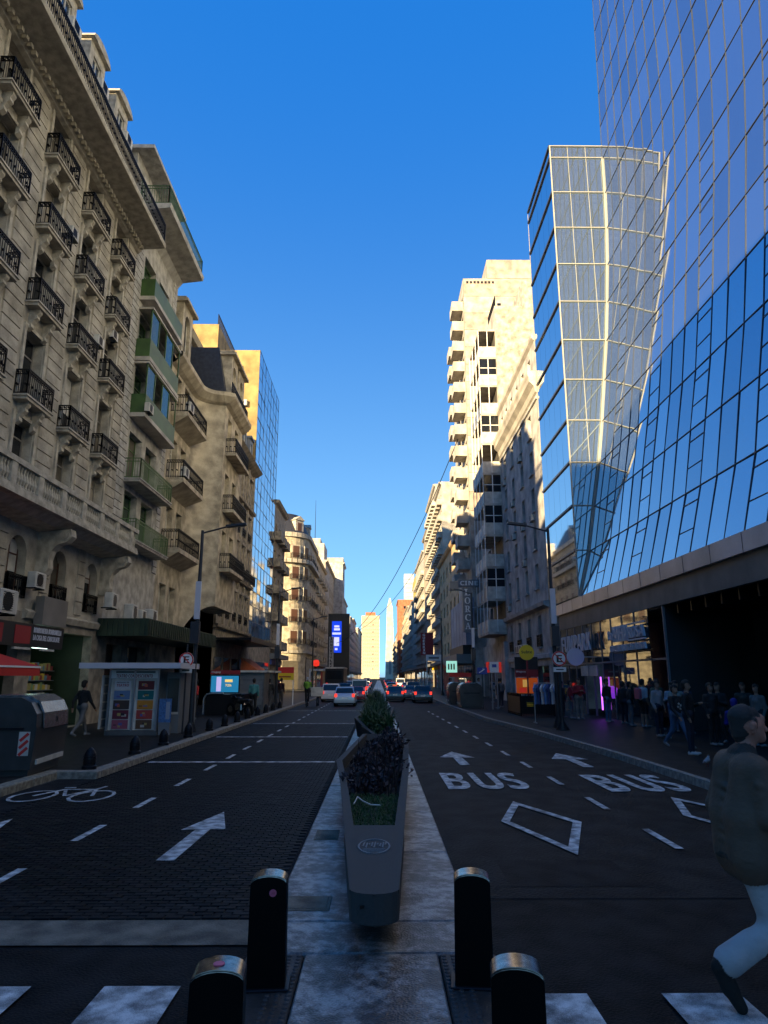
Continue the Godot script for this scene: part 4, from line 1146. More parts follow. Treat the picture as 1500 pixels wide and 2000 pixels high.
func left_glass_building() -> void:
	var t := left_building("mirror_office_building", "narrow mirrored office block with plain ochre side wall", -62.4)
	var L := 13.0
	var sh := shell(L, 0.15, 33.2, 9)
	part("side_wall", sh, M["ochre"], t)
	part("rear_block", strip_box(0.0, 0.15, -16, L, 36.0, -4.2), M["ochre"], t)
	part("roof_railing", rail_mesh(L, 0.02, 1.1, false), M["iron"], t, Vector3(0, 36.0, -4.3))
	var fr := MB.new()
	var cols := 7; var rows := 20
	var cw := L / cols; var rh := (33.2 - 5.6) / rows
	for i in cols + 1: fr.box(i * cw - 0.025, 5.6, 0.0, i * cw + 0.025, 33.2, 0.04)
	for j in rows + 1: fr.box(0, 5.6 + j * rh - 0.025, 0.0, L, 5.6 + j * rh + 0.025, 0.037)
	part("mullions", fr, M["mullion_dark"], t)
	for i in cols:
		for j in rows:
			var p := MB.new()
			var a := Vector3(i * cw + 0.04, 5.6 + j * rh + 0.035, 0.02); var b := Vector3((i + 1) * cw - 0.04, 5.6 + (j + 1) * rh - 0.035, 0.02)
			var q := rng.randf_range(-0.012, 0.012); var r := rng.randf_range(-0.012, 0.012)
			p.quad(Vector3(a.x, a.y, 0.02 - q - r), Vector3(b.x, a.y, 0.02 + q - r), Vector3(b.x, b.y, 0.02 + q + r), Vector3(a.x, b.y, 0.02 - q + r))
			part("pane", p, M["left_glass"], t)
	part("ground_wall", strip_box(0, 0.15, -1, L, 5.6, 0), M["stone_d"], t)
	part("shop_glazing", strip_box(0.8, 0.15, 0.0, 12.2, 3.4, 0.05), M["shop_glass"], t)
	var pp := MB.new()
	for q in [[-1.6, 31.5, 18], [-2.3, 32.6, 12.0], [-3.4, 34, 20.0]]: pp.bar(Vector3(-0.04, q[1], q[0]), Vector3(-0.04, q[2], q[0] + 0.1), 0.05)
	part("drain_pipe", pp, M["iron"], t)
	for q in [[-3.2, 29.2], [-3.9, 25.6], [-1.4, 27.3]]: air_con(Vector3(-11.7 + q[0], q[1], -62.4), 0, "air conditioner fixed to the bare ochre wall", 1.1)

# ---------------------------------------------------------------- right side of the street
const PROFILE := [Vector2(10.56, 6.05), Vector2(11.19, 8.5), Vector2(11.62, 10.95), Vector2(12.07, 13.4), Vector2(12.42, 15.85), Vector2(12.72, 18.3), Vector2(13.02, 20.75), Vector2(13.26, 23.2), Vector2(13.45, 25.65), Vector2(13.6, 28.1), Vector2(13.68, 30.55), Vector2(13.71, 33.0), Vector2(13.78, 35.45), Vector2(13.85, 37.9), Vector2(13.9, 40.35), Vector2(13.95, 42.8), Vector2(13.99, 45.25), Vector2(14.0, 47.7)]
func prof_x(y: float) -> float:
	for i in PROFILE.size() - 1:
		if y <= PROFILE[i + 1].y: return lerpf(PROFILE[i].x, PROFILE[i + 1].x, clampf((y - PROFILE[i].y) / (PROFILE[i + 1].y - PROFILE[i].y), 0, 1))
	return 14.0
func build_right() -> void:
	glass_tower()
	grey_building()
	balcony_building()
	white_tower()
func glass_tower() -> void:
	var base := Vector3(12, 0, -30)
	var t := thing("glass_tower", "tall blue mirrored office tower whose glass face flares out over the pavement", "building", base)
	var n := PROFILE.size() - 1
	var gm := [M["tower_glass_a"], M["tower_glass_b"], M["tower_glass_c"]]
	var mull := MB.new()
	for j in n:
		var p: Vector2 = PROFILE[j]; var q: Vector2 = PROFILE[j + 1]
		mull.bar(Vector3(p.x - 0.01, p.y, -36.3), Vector3(p.x - 0.01, p.y, 10), 0.03, 0.03)
		for i in 17:
			var z0 := -36.3 + 1.2 * i
			var b := MB.new()
			var e := rng.randf_range(-0.006, 0.006); var f := rng.randf_range(-0.006, 0.006)
			b.quad(Vector3(p.x + e, p.y + 0.03, z0 + 0.02), Vector3(p.x + f, p.y + 0.03, z0 + 1.18), Vector3(q.x - e, q.y - 0.03, z0 + 1.18), Vector3(q.x - f, q.y - 0.03, z0 + 0.02))
			part("pane", b, gm[rng.randi() % 3], t, -base)
			mull.bar(Vector3(p.x - 0.01, p.y, z0), Vector3(q.x - 0.01, q.y, z0), 0.022, 0.03)
			if i % 4 == 2 and j < 7:
				for h in [0.38, 0.8]:
					var m := p.lerp(q, h)
					mull.bar(Vector3(m.x - 0.015, m.y, z0), Vector3(m.x - 0.015, m.y, z0 + 1.2), 0.02, 0.02)
	part("mullions", mull, M["mullion_dark"], t, -base)
	var rest := MB.new()
	for j in n:
		var p: Vector2 = PROFILE[j]; var q: Vector2 = PROFILE[j + 1]
		rest.quad(Vector3(p.x, p.y, -15.9), Vector3(p.x, p.y, 10), Vector3(q.x, q.y, 10), Vector3(q.x, q.y, -15.9))
	rest.quad(Vector3(14, 47.7, -36.3), Vector3(14, 47.7, 10), Vector3(14, 62, 10), Vector3(14, 62, -36.3))
	part("more_panes", rest, M["tower_glass_a"], t, -base).set_meta("kind", "stuff")
	var core := MB.new()
	core.box(14.1, 6.2, -36.25, 34, 61.9, 9.9)
	part("core", core, M["mullion_dark"], t, -base)
	var edge := MB.new()
	for j in n:
		var p: Vector2 = PROFILE[j]; var q: Vector2 = PROFILE[j + 1]
		if p.y < 32.0: edge.bar(Vector3(p.x - 0.03, p.y, -36.2), Vector3(q.x - 0.03, q.y, -36.2), 0.09, 0.09)
	part("edge_mullion", edge, M["mullion_pale"], t, -base)
	# fascia beam and soffit
	part("fascia", strip_box(10.46, 5.48, -41.0, 10.62, 6.08, 10), M["beam_grey"], t, -base)
	for i in 14: part("fascia_joint", strip_box(10.452, 5.48, -39.5 + 2.0 * i, 10.46, 6.08, -39.48 + 2.0 * i), M["mullion_dark"], t, -base)
	part("lower_band", strip_box(10.6, 4.62, -41.0, 10.8, 5.48, 10), M["beam_brown"], t, -base)
	part("soffit", strip_box(10.8, 4.7, -25.9, 18, 4.9, 10), M["black_stone"], t, -base)
	for i in 14: part("soffit_fin", strip_box(10.85, 4.25, -25.2 + 1.1 * i, 18, 4.68, -25.1 + 1.1 * i), M["dark_metal"], t, -base)
	part("lobby_wall", strip_box(17.5, 0.15, -25.9, 18, 4.7, 10), M["black_stone"], t, -base)
	part("lobby_pier", strip_box(12.8, 0.15, -23.8, 14.6, 4.7, -21.5), M["black_stone"], t, -base)
	part("door_frame", strip_box(12.78, 0.15, -23.0, 12.8, 2.9, -22.0), M["dark_metal"], t, -base)
	part("back_wall", strip_box(10.8, 0.15, 9.5, 18, 4.7, 10), M["black_stone"], t, -base)
	# shop glazing below
	var gl := MB.new()
	var x := 10.64
	var zz := -41.0
	var cols: Array = []
	while zz < -26.0:
		cols.append(zz); zz += 1.5
	for i in cols.size() - 1:
		for yy in [[0.15, 2.62], [2.7, 4.62]]:
			if yy[0] < 1 and (i == 3 or i == 4): continue
			var b := MB.new()
			b.box(x, yy[0], cols[i] + 0.03, x + 0.03, yy[1], cols[i + 1] - 0.03)
			part("shop_pane", b, M["shop_glass"], t, -base)
		gl.box(x - 0.03, 0.15, cols[i] - 0.03, x + 0.06, 4.62, cols[i] + 0.03)
	gl.box(x - 0.02, 0.15, -26.03, x + 0.06, 4.62, -25.95)
	gl.box(x - 0.035, 2.62, -41, x + 0.05, 2.7, -26)
	part("shop_mullions", gl, M["grey_paint"], t, -base)
	part("shop_end_wall", strip_box(10.7, 0.15, -26.0, 18, 4.7, -25.9), M["shop_glass"], t, -base)
	var inn := MB.new()
	inn.box(13.5, 0.16, -41, 13.6, 4.6, -26.1); inn.box(10.7, 4.55, -41, 13.5, 4.6, -26.1)
	part("shop_interior", inn, M["beam_brown"], t, -base)
	# lettering on the glazing
	var s1 := thing("shop_sign", "large pale metal letters of the game park on the shop glazing", "sign", Vector3(10.3, 3.0, -36.8), -PI / 2)
	part("rail", strip_box(-2.9, 0.3, -0.2, 2.9, 0.36, -0.16), M["dark_metal"], s1)
	lettering("FUNPARK", 5.4, 0.85, 0.05, M["panel_lilac"], s1, Vector3(0, 0.72, 0))
	var s2 := thing("shop_sign", "white cafe lettering in two lines with bars above and below", "sign", Vector3(10.3, 3.0, -29.1), -PI / 2)
	lettering("La", 0.5, 0.4, 0.1, M["panel_lilac"], s2, Vector3(-2.0, 0.78, 0))
	lettering("PANERA", 1.75, 0.66, 0.1, M["panel_lilac"], s2, Vector3(-0.75, 0.8, 0))
	lettering("ROSA", 1.75, 0.46, 0.1, M["panel_lilac"], s2, Vector3(1.15, 0.78, 0))
	part("bar", strip_box(0.2, 1.08, -0.04, 2.1, 1.14, 0.04), M["panel_lilac"], s2); part("bar", strip_box(0.2, 0.44, -0.04, 2.1, 0.5, 0.04), M["panel_lilac"], s2)
	lettering("COCINA RECREATIVA", 4.2, 0.26, 0.08, M["panel_lilac"], s2, Vector3(0.0, 0.2, 0))
	part("rail", strip_box(-2.3, 0.0, -0.2, 2.2, 0.04, -0.16), M["dark_metal"], s2)
	var ds := thing("round_sign", "round white hanging sign above the shop doors", "sign", Vector3(9.6, 2.95, -34.4))
	var db := MB.new(); db.tube(Vector3(0, 0, -0.05), Vector3(0, 0, 0.05), 0.42, 0.42, 28)
	part("disc", db, M["panel_lilac"], ds)
	var da := MB.new(); da.bar(Vector3(0.3, 0, 0), Vector3(1.05, 0, 0), 0.05)
	part("arm", da, M["steel"], ds)
	for q in [-36.2, -34.75]:
		var dp := thing("door_panel", "plain white panel above the shop doorway", "sign", Vector3(10.55, 2.05, q), 0, "white panels above the shop doorway")
		part("board", strip_box(-0.03, 0, -0.62, 0.03, 0.5, 0.62), M["off_white"], dp)
	var nt := thing("neon_tube", "glowing purple light tube beside the shop doorway", "lamp", Vector3(10.45, 0.5, -33.4))
	var nb := MB.new(); nb.tube(Vector3(0, 0, 0), Vector3(0, 1.5, 0), 0.035, 0.035, 8)
	part("tube", nb, glow("purple_glow", lin(0.55, 0.12, 1.0), 0.8), nt)
	var nl := OmniLight3D.new()
	nl.name = "tube_light"; nl.light_color = Color(0.6, 0.25, 1.0); nl.light_energy = 0.06; nl.omni_range = 6; nl.shadow_enabled = true; nl.light_size = 0.3
	nt.add_child(nl); nl.position = Vector3(-0.12, 0.8, 0)
	# lower wing
	var wb := Vector3(10.5, 0, -36.3)
	var w := thing("glass_wing", "lower glass wing with pale frame grid and blinds inside, joined to the blue tower", "building", wb)
	var ys: Array = []
	for k in 12: ys.append(6.13 + 2.453 * k)
	ys.append(33.95)
	var xs := [10.5, 11.6, 12.7, 13.75]
	var fm := MB.new()
	var fs := MB.new()
	for k in ys.size() - 1:
		var y0: float = ys[k]; var y1: float = ys[k + 1]
		fm.bar(Vector3(10.5, y1, -36.24), Vector3(prof_x(y1), y1, -36.24), 0.035, 0.045)
		fs.box(10.42, y1 - 0.06, -42.6, 10.5, y1 + 0.05, -36.25)
		for i in 3:
			var xa: float = minf(xs[i], prof_x(y0)); var xb: float = minf(xs[i + 1], prof_x(y0)); var xc: float = minf(xs[i], prof_x(y1)); var xd: float = minf(xs[i + 1], prof_x(y1))
			if xd - xc < 0.05 and xb - xa < 0.05: continue
			var b := MB.new()
			b.quad(Vector3(xa, y0, -36.3), Vector3(xb, y0, -36.3), Vector3(xd, y1, -36.3), Vector3(xc, y1, -36.3))
			part("pane", b, M["wing_glass"], w, -wb)
			if i > 0 and xb - xa > 0.05: fm.bar(Vector3(xa, y0, -36.27), Vector3(xc, y1, -36.27), 0.022)
		if k < ys.size() - 2:
			part("ceiling_strip", strip_box(10.6, y1 - 0.42, -36.75, prof_x(y0) - 0.15, y1 - 0.32, -36.55), M["white_paint"], w, -wb)
		part("floor_slab", strip_box(10.55, y0 - 0.15, -42.5, 13.7, y0 + 0.1, -36.4), M["interior_pale"], w, -wb)
		part("blind", strip_box(10.6, y0 + 0.1, -37.3, 13.7, y1 - 0.15, -37.25), M["interior_pale"], w, -wb)
		for i in 5:
			var b := MB.new()
			var z0 := -42.6 + 1.26 * i
			var e := rng.randf_range(-0.004, 0.004)
			b.quad(Vector3(10.5 + e, y0 + 0.05, z0 + 0.01), Vector3(10.5 - e, y0 + 0.05, z0 + 1.25), Vector3(10.5 + e, y1 - 0.05, z0 + 1.25), Vector3(10.5 - e, y1 - 0.05, z0 + 0.01))
			part("street_pane", b, M["street_glass"], w, -wb)
	fm.bar(Vector3(10.5, 6.1, -36.24), Vector3(10.5, 33.95, -36.24), 0.07)
	part("frame", fm, M["mullion_pale"], w, -wb)
	part("street_frame", fs, M["mullion_dark"], w, -wb)
	part("roof", strip_box(10.5, 33.9, -42.6, 14.2, 34.0, -36.3), M["beam_grey"], w, -wb)
	part("end_wall", strip_box(10.5, 6.1, -42.75, 14.2, 33.9, -42.62), M["white_wall"], w, -wb)

func grey_building() -> void:
	var t := right_building("grey_apartment_house", "plain grey apartment house with small windows and heavy top cornice", -57.0)
	var L := 14.2
	var xs := [1.3, 4.5, 7.8, 11.0]
	var holes: Array = []
	for y in [18.1, 15.5, 12.9, 10.3, 7.7]:
		for x in xs: holes.append([x, y, x + 0.95, y + 1.6])
	for x in xs: holes.append([x, 3.9, x + 0.95, 5.9])
	for x in [1.0, 3.0, 5.2, 7.4, 9.6, 11.8]: holes.append([x, 22.2, x + 0.8, 23.6])
	holes.append([0.8, 0.15, 3.2, 2.7]); holes.append([5.8, 0.15, 8.0, 2.8]); holes.append([9.0, 0.15, 13.4, 2.7])
	var w := MB.new()
	w.wall(0, L, 0.15, 24.6, holes, 0.3)
	part("wall", w, M["grey_wall"], t)
	part("shell", shell(L, 0.15, 24.6, 12), M["grey_wall"], t)
	for h in holes:
		if h[1] < 1:
			part("shop_pane", strip_box(h[0], h[1], -0.4, h[2], h[3], -0.32), M["shop_glass"], t)
			continue
		window(t, h[0], h[1], h[2] - h[0], h[3] - h[1], -0.28, "brown_frame" if rng.randf() < 0.3 else "off_white", "pane" if rng.randf() < 0.6 else "blind", 1)
		part("sill", strip_box(h[0] - 0.08, h[1] - 0.12, 0, h[2] + 0.08, h[1], 0.14), M["grey_wall"], t)
		if h[1] > 6 and h[1] < 20 and rng.randf() < 0.45:
			air_con(Vector3(10.5, h[1] - 0.65, -57.0 + h[0] + 0.4), -PI / 2, "air conditioner below a window of the plain grey house", 0.8)
	moulding(t, "cornice", 0, L, [Vector2(0, 20.4), Vector2(0.12, 20.5), Vector2(0.2, 20.9), Vector2(0.5, 21.2), Vector2(0.52, 21.5), Vector2(0.6, 21.7), Vector2(0.6, 21.95), Vector2(0, 22.0)], "white_wall")
	moulding(t, "parapet_cap", 0, L, [Vector2(0, 24.2), Vector2(0.2, 24.4), Vector2(0.22, 24.65), Vector2(0, 24.7)], "white_wall")
	moulding(t, "string_course", 0, L, [Vector2(0, 6.2), Vector2(0.3, 6.35), Vector2(0.35, 6.6), Vector2(0, 6.65)], "grey_wall")
	moulding(t, "string_course", 0, L, [Vector2(0, 19.95), Vector2(0.12, 20.0), Vector2(0.12, 20.15), Vector2(0, 20.2)], "grey_wall")
	moulding(t, "base_band", 0, L, [Vector2(0, 3.1), Vector2(0.12, 3.15), Vector2(0.12, 3.4), Vector2(0, 3.45)], "grey_wall")
	for x in xs: part("railing", rail_mesh(1.1, 0.1, 0.75, false), M["iron"], t, Vector3(x - 0.07, 3.9, 0))
	for z in [-50.2, -51.0, -51.7, -49.3]: air_con(Vector3(10.4, 3.7, z), -PI / 2, "air conditioner in the row above the shopfronts of the grey house", 0.95)

func balcony_building() -> void:
	var t := right_building("bay_balcony_house", "tall narrow house with jutting metal balconies and peeling white side wall", -69.0)
	var L := 12.0
	var holes: Array = []
	for k in 10:
		for x in [1.2, 3.6]: holes.append([x, 6.3 + 2.72 * k, x + 1.5, 8.2 + 2.72 * k])
	var w := MB.new()
	w.wall(0, L, 0.15, 35.0, holes, 0.3)
	part("wall", w, M["white_wall"], t)
	part("side_wall", shell(L, 0.15, 35.0, 8), M["old_white"], t)
	part("stair_head", strip_box(6.0, 35.0, -8, L, 37.6, -2.6), M["old_white"], t)
	part("roof_railing", rail_mesh(4.0, 0.02, 1.0, false), M["iron"], t, Vector3(L - 4.0, 35.0, -0.1))
	for h in holes: window(t, h[0], h[1], 1.5, 1.9, -0.28, "grey_paint", "pane", 1)
	for k in 11:
		var y := 5.6 + 2.72 * k
		var s := MB.new()
		s.box(0, -0.2, 0, 6.0, 0, 1.5)
		var b := part("balcony", s, M["white_panel"], t, Vector3(5.7, y, 0))
		if k == 10: continue
		part("parapet", strip_box(0.0, 0, 1.44, 6.0, 1.0, 1.5), M["grey_paint"] if k % 3 == 1 else M["off_white"], b)
		part("parapet", strip_box(5.94, 0, 0, 6.0, 1.0, 1.44), M["off_white"], b)
		var p := MB.new()
		for x in [0.03, 2.0, 4.0, 5.94]: p.box(x - 0.03, 0, 1.5, x + 0.03, 2.52, 1.56)
		p.box(5.97, 0, 0.7, 6.03, 2.52, 0.76)
		part("posts", p, M["white_paint"], b)
		part("rear_wall", strip_box(0.1, 0, -0.02, 5.9, 2.52, 0.02), M["shutter"], b)
		if k in [1, 3, 4, 6, 8]:
			var f := MB.new()
			f.box(5.95, 1.6, 0.0, 6.0, 1.66, 1.44); f.box(5.95, 1.0, 0.68, 6.0, 2.5, 0.74)
			part("window_frame", f, M["white_paint"], b)
			part("pane", strip_box(5.96, 1.0, 0.02, 5.975, 2.5, 1.42), M["pane"], b)
	part("ground_floor", strip_box(0.1, 0.15, 0.0, 11.9, 4.8, 0.3), M["grey_wall"], t)
	for x in [0.8, 4.0, 7.5]: part("shop_pane", strip_box(x, 0.16, 0.3, x + 2.6, 3.2, 0.34), M["shop_glass"], t)
	# cinema sign, blade facing up the street
	var c := thing("cinema_sign", "tall dark cinema blade sign with white letters under a crossbar", "sign", Vector3(8.0, 5.9, -63.0))
	part("blade", strip_box(-0.4, 0, -0.2, 0.45, 4.0, 0.2), M["grey_paint"], c)
	part("crossbar", strip_box(-0.75, 4.1, -0.25, 1.15, 4.75, 0.25), M["grey_paint"], c)
	part("crossbar_side", strip_box(-1.5, 3.9, -1.2, -0.75, 4.6, 0.0), M["grey_paint"], c)
	lettering("CINE", 1.6, 0.4, 0.06, M["white_paint"], c, Vector3(0.2, 4.42, 0.26))
	for i in 5: lettering("LORCA"[i], 0.5, 0.58, 0.06, M["white_paint"], c, Vector3(0.03, 3.6 - 0.76 * i, 0.21), true, "Droid Serif")
	var ar := MB.new()
	for q in [0.3, 2.2, 4.4]: ar.bar(Vector3(0.4, q, 0), Vector3(2.4, q + 0.3, 0), 0.05)
	part("arms", ar, M["steel"], c)

func white_tower() -> void:
	var t := right_building("white_balcony_tower", "very tall white and pink banded tower with stacked box balconies", -83.0, 9.6)
	var L := 12.0
	var holes: Array = []
	for k in 13:
		for x in [0.6, 4.6, 7.2, 9.8]: holes.append([x, 13.2 + 2.5 * k, x + 1.3, 14.8 + 2.5 * k])
	var w := MB.new()
	w.wall(0, L, 0.15, 46.6, holes, 0.25)
	part("wall", w, M["white_wall"], t)
	part("shell", shell(L - 0.06, 0.15, 46.6, 9), M["white_wall"], t)
	for h in holes: window(t, h[0], h[1], 1.3, 1.6, -0.23, "off_white", "pane" if rng.randf() < 0.6 else "blind", 1)
	# banded panels on the side that faces up the street
	for k in 19:
		var y0 := 6.5 + 2.1 * k
		part("side_panel", strip_box(L - 0.05, y0, -9.0, L + 0.05, y0 + 2.06, -0.02), M["pink_panel"] if k % 2 == 0 else M["white_panel"], t)
	part("side_base", strip_box(L - 0.05, 0.15, -9.0, L + 0.05, 6.46, -0.02), M["grey_wall"], t)
	for i in 8: part("vent_opening", strip_box(L + 0.05, 45.9, -0.6 - 0.42 * i, L + 0.07, 46.2, -0.35 - 0.42 * i), M["black"], t)
	part("side_window", strip_box(L + 0.05, 42.2, -4.2, L + 0.08, 43.4, -3.8), M["pane"], t)
	part("roof_block", strip_box(2, 46.6, -8.9, L, 49.0, -2.8), M["pink_panel"], t)
	for k in 13:
		for q in [[8.6, 0.0], [4.4, -1.1]]:
			var y: float = 13.0 + 2.5 * k + q[1]
			if k == 12 and q[0] < 5: continue
			var b := MB.new()
			b.box(0, 0, 0, 2.5, 0.15, 1.25); b.box(0, 0.15, 1.15, 2.5, 1.15, 1.25); b.box(0, 0.15, 0, 0.1, 1.15, 1.15); b.box(2.4, 0.15, 0, 2.5, 1.15, 1.15)
			part("box_balcony", b, M["white_panel"], t, Vector3(q[0], y, 0))
	var cn := thing("cinema_building", "pale blue panelled cinema front with grey canopy", "building", Vector3(9.55, 0, -83.5), -PI / 2)
	part("panel_wall", strip_box(0, 5.1, 0, 14.0, 9.8, 0.9), M["cine_blue"], cn)
	for i in 5: part("panel_joint", strip_box(2.8 * i, 5.1, 0.9, 2.8 * i + 0.06, 9.8, 0.92), M["grey_paint"], cn)
	part("canopy", strip_box(0, 3.3, 0, 14.0, 4.2, 1.9), M["grey_paint"], cn)
	part("marquee", strip_box(0.4, 4.2, 0, 13.6, 5.1, 1.2), M["black"], cn)
	for i in 6: part("door_pane", strip_box(0.4 + 2.3 * i, 0.15, 0.05, 2.4 + 2.3 * i, 3.2, 0.12), M["shop_glass"], cn)
	part("base_wall", strip_box(0, 0.15, -1, 14.0, 5.1, 0.04), M["grey_wall"], cn)

# ---------------------------------------------------------------- far end of the street
func far_block(side: int, z0: float, z1: float, h: float, wm: String, label: String, called := "apartment_block", sw := 1.3, fh := 2.9, x := 0.0, depth := 12.0, balc := 0) -> Node3D:
	# z0 nearer end, z1 farther end
	var X := x if x != 0.0 else (-11.7 if side < 0 else 10.5)
	var L := z0 - z1
	var t := thing(called, label, "building", Vector3(X, 0, z0 if side < 0 else z1), PI / 2 if side < 0 else -PI / 2)
	var holes: Array = []
	var n := maxi(1, int(L / (sw * 2.2)))
	var rows := maxi(1, int((h - 5.5) / fh))
	for i in n:
		for j in rows: holes.append([L / n * (i + 0.5) - sw / 2, 5.2 + fh * j, L / n * (i + 0.5) + sw / 2, 5.2 + fh * j + fh * 0.58])
	var w := MB.new()
	w.wall(0, L, 0.15, h, holes, 0.25)
	part("wall", w, M[wm], t)
	part("shell", shell(L, 0.15, h, depth), M[wm], t)
	for q in holes:
		window(t, q[0], q[1], q[2] - q[0], q[3] - q[1], -0.23, "off_white", ["pane", "pane", "blind", "shutter"][rng.randi() % 4], 1)
	# windows on the end wall that looks up the street
	for j in range(1, rows, 2):
		var zz := -depth * 0.35
		part("end_window", strip_box(-0.04 if side < 0 else L, 5.4 + fh * j, zz - 0.5, 0.0 if side < 0 else L + 0.04, 6.6 + fh * j, zz + 0.5), M["pane"], t)
	moulding(t, "cornice", 0, L, [Vector2(0, h - 0.5), Vector2(0.3, h - 0.35), Vector2(0.5, h - 0.05), Vector2(0, h)], wm)
	moulding(t, "shop_band", 0, L, [Vector2(0, 3.9), Vector2(0.9, 3.9), Vector2(0.9, 4.4), Vector2(0, 4.5)], "grey_paint")
	var sx := 0.3
	var shop_cols := ["pane", "red_dark", "pane", "stone_d", "blind", "pane", "black", "off_white"]
	while sx < L - 2.0:
		var swd := minf(rng.randf_range(2.5, 5.0), L - 0.3 - sx)
		part("shopfront", strip_box(sx, 0.16, 0.0, sx + swd - 0.25, rng.randf_range(2.5, 3.3), 0.06), M[shop_cols[rng.randi() % 6]], t)
		var sgk := rng.randi() % 5
		part("shop_fascia", strip_box(sx, 3.3, 0.0, sx + swd - 0.25, 3.85, 0.2), [M["red"], M["off_white"], M["blue_sign"], M["yellow"], M["black"]][sgk], t)
		sx += swd
	if balc > 0:
		for j in rows:
			for i in range(0, n, balc):
				part("balcony", strip_box(L / n * (i + 0.5) - sw / 2 - 0.42, 5.08 + fh * j, 0.66, L / n * (i + 0.5) + sw / 2 + 0.42, 5.9 + fh * j, 0.74), M[wm], t)
				part("balcony_side", strip_box((L / n * (i + 0.5) - sw / 2 - 0.42) if side < 0 else (L / n * (i + 0.5) + sw / 2 + 0.36), 5.08 + fh * j, 0.0, (L / n * (i + 0.5) - sw / 2 - 0.36) if side < 0 else (L / n * (i + 0.5) + sw / 2 + 0.42), 5.9 + fh * j, 0.66), M[wm], t)
				part("balcony_slab", strip_box(L / n * (i + 0.5) - sw / 2 - 0.45, 4.95 + fh * j, 0, L / n * (i + 0.5) + sw / 2 + 0.45, 5.08 + fh * j, 0.75), M[wm], t)
	return t
func build_far() -> void:
	far_block(-1, -75.6, -84.6, 21.5, "stone_d", "dark stone house with deep cornice beyond the mirrored block", "stone_house", 1.2, 3.0, 0, 12, 1)
	round_corner()
	var h := far_block(-1, -126, -150, 24, "stone_c", "tan stone apartment block beside the round corner house", "apartment_block", 1.2, 3.0, 0, 12, 2)
	var wt := far_block(-1, -150, -162, 27, "white_wall", "slim white stepped art deco tower with a mast", "white_tower", 1.0, 3.2, 0, 8)
	part("upper_stage", strip_box(1.5, 27, -6.5, 10.5, 31.0, -0.5), M["white_wall"], wt)
	part("crown", strip_box(3.0, 31, -5.0, 9.0, 32.4, -1.5), M["white_wall"], wt)
	var ms := MB.new(); ms.tube(Vector3(6, 32.4, -3), Vector3(6, 42, -3), 0.08, 0.03, 6)
	part("mast", ms, M["iron"], wt)
	far_block(-1, -162, -178, 27, "stone_c", "tan block tucked behind the white stepped tower", "apartment_block", 1.2, 3.1)
	# sign tower
	var st := far_block(-1, -178, -188, 31, "grey_wall", "grey slab block carrying vertical letters on its blind end", "sign_tower", 1.0, 3.1, -9.4, 9)
	part("white_cap", strip_box(-0.1, 31, -6, 10, 32.2, 0.1), M["white_wall"], st)
	for i in 3:
		var l := lettering("MET"[i], 1.1, 1.7, 0.1, M["off_white"], st, Vector3.ZERO)
		var bb: AABB = (l.mesh as TextMesh).get_aabb()
		var s := l.scale
		l.transform = Transform3D(Basis(Vector3(0, 0, s.x), Vector3(0, s.y, 0), Vector3(-s.z, 0, 0)), Vector3(-0.05, 28.0 - 2.6 * i - bb.get_center().y * s.y, -1.4 - bb.get_center().x * s.x))
	far_block(-1, -188, -225, 25, "stone_d", "brown stone block with corner turret down the avenue", "apartment_block", 1.3, 3.0)
	var bill := thing("billboard", "dark upright advertising hoarding with glowing blue screen", "billboard", Vector3(-8.0, 0, -138))
	part("hoarding", strip_box(-2.0, 2.2, -0.6, 2.2, 14.2, 0), M["black"], bill)
	part("screen", strip_box(-1.25, 6.6, 0.0, 0.65, 12.7, 0.06), glow("screen_blue", lin(0.01, 0.06, 0.75), 0.3), bill)
	for q in [[-0.8, 11.5, 0.2, 11.9], [-0.85, 10.9, 0.3, 11.35], [-1.15, 10.1, 0.55, 10.5], [-0.8, 7.9, 0.2, 9.6], [-0.6, 7.1, -0.1, 7.5]]: part("screen_print", strip_box(q[0], q[1], 0.06, q[2], q[3], 0.075), glow("screen_white", lin(0.6, 0.6, 0.85), 0.35), bill)
	part("post", strip_box(-1.2, 0.15, -0.5, -0.9, 2.2, -0.2), M["grey_paint"], bill); part("post", strip_box(1.1, 0.15, -0.5, 1.4, 2.2, -0.2), M["grey_paint"], bill)
	var im := thing("blade_sign", "white vertical blade sign with black letters before the blue screen", "sign", Vector3(-9.2, 3.4, -136.5))
	part("board", strip_box(-0.45, 0, -0.1, 0.45, 6.2, 0.1), M["off_white"], im)
	for i in 10: lettering("INMORTALES"[i], 0.42, 0.46, 0.04, M["black"], im, Vector3(0, 5.85 - 0.6 * i, 0.1))
	var rl := thing("round_sign", "bright red round lantern sign near the round corner house", "sign", Vector3(-8.4, 3.8, -95))
	var rb := MB.new(); rb.lathe(Vector3.ZERO, [Vector2(0.05, -0.45), Vector2(0.35, -0.35), Vector2(0.45, 0), Vector2(0.35, 0.35), Vector2(0.05, 0.45)], 16)
	part("lantern", rb, glow("lantern_red", lin(0.9, 0.04, 0.02), 0.25), rl)
	var rp := MB.new(); rp.bar(Vector3(0, 0.4, 0), Vector3(-1.4, 0.6, 0), 0.06); rp.bar(Vector3(-1.4, -3.65, 0), Vector3(-1.4, 0.8, 0), 0.1)
	part("bracket", rp, M["iron"], rl)
	var zl := -225.0
	var specs := [[28, 27, "white_wall", "white block with bare sunlit end wall", 1.2], [30, 22, "stone_c", "tan block with stepped shoulders", 1.3], [34, 26, "grey_wall", "grey balconied block", 1.3], [36, 28, "white_wall", "tall white block beyond the balconied one", 1.4], [40, 24, "stone_c", "long tan block", 1.5], [44, 29, "white_panel", "white block before the plaza", 1.5], [40, 30, "stone_d", "tall brown block at the edge of the plaza", 1.5]]
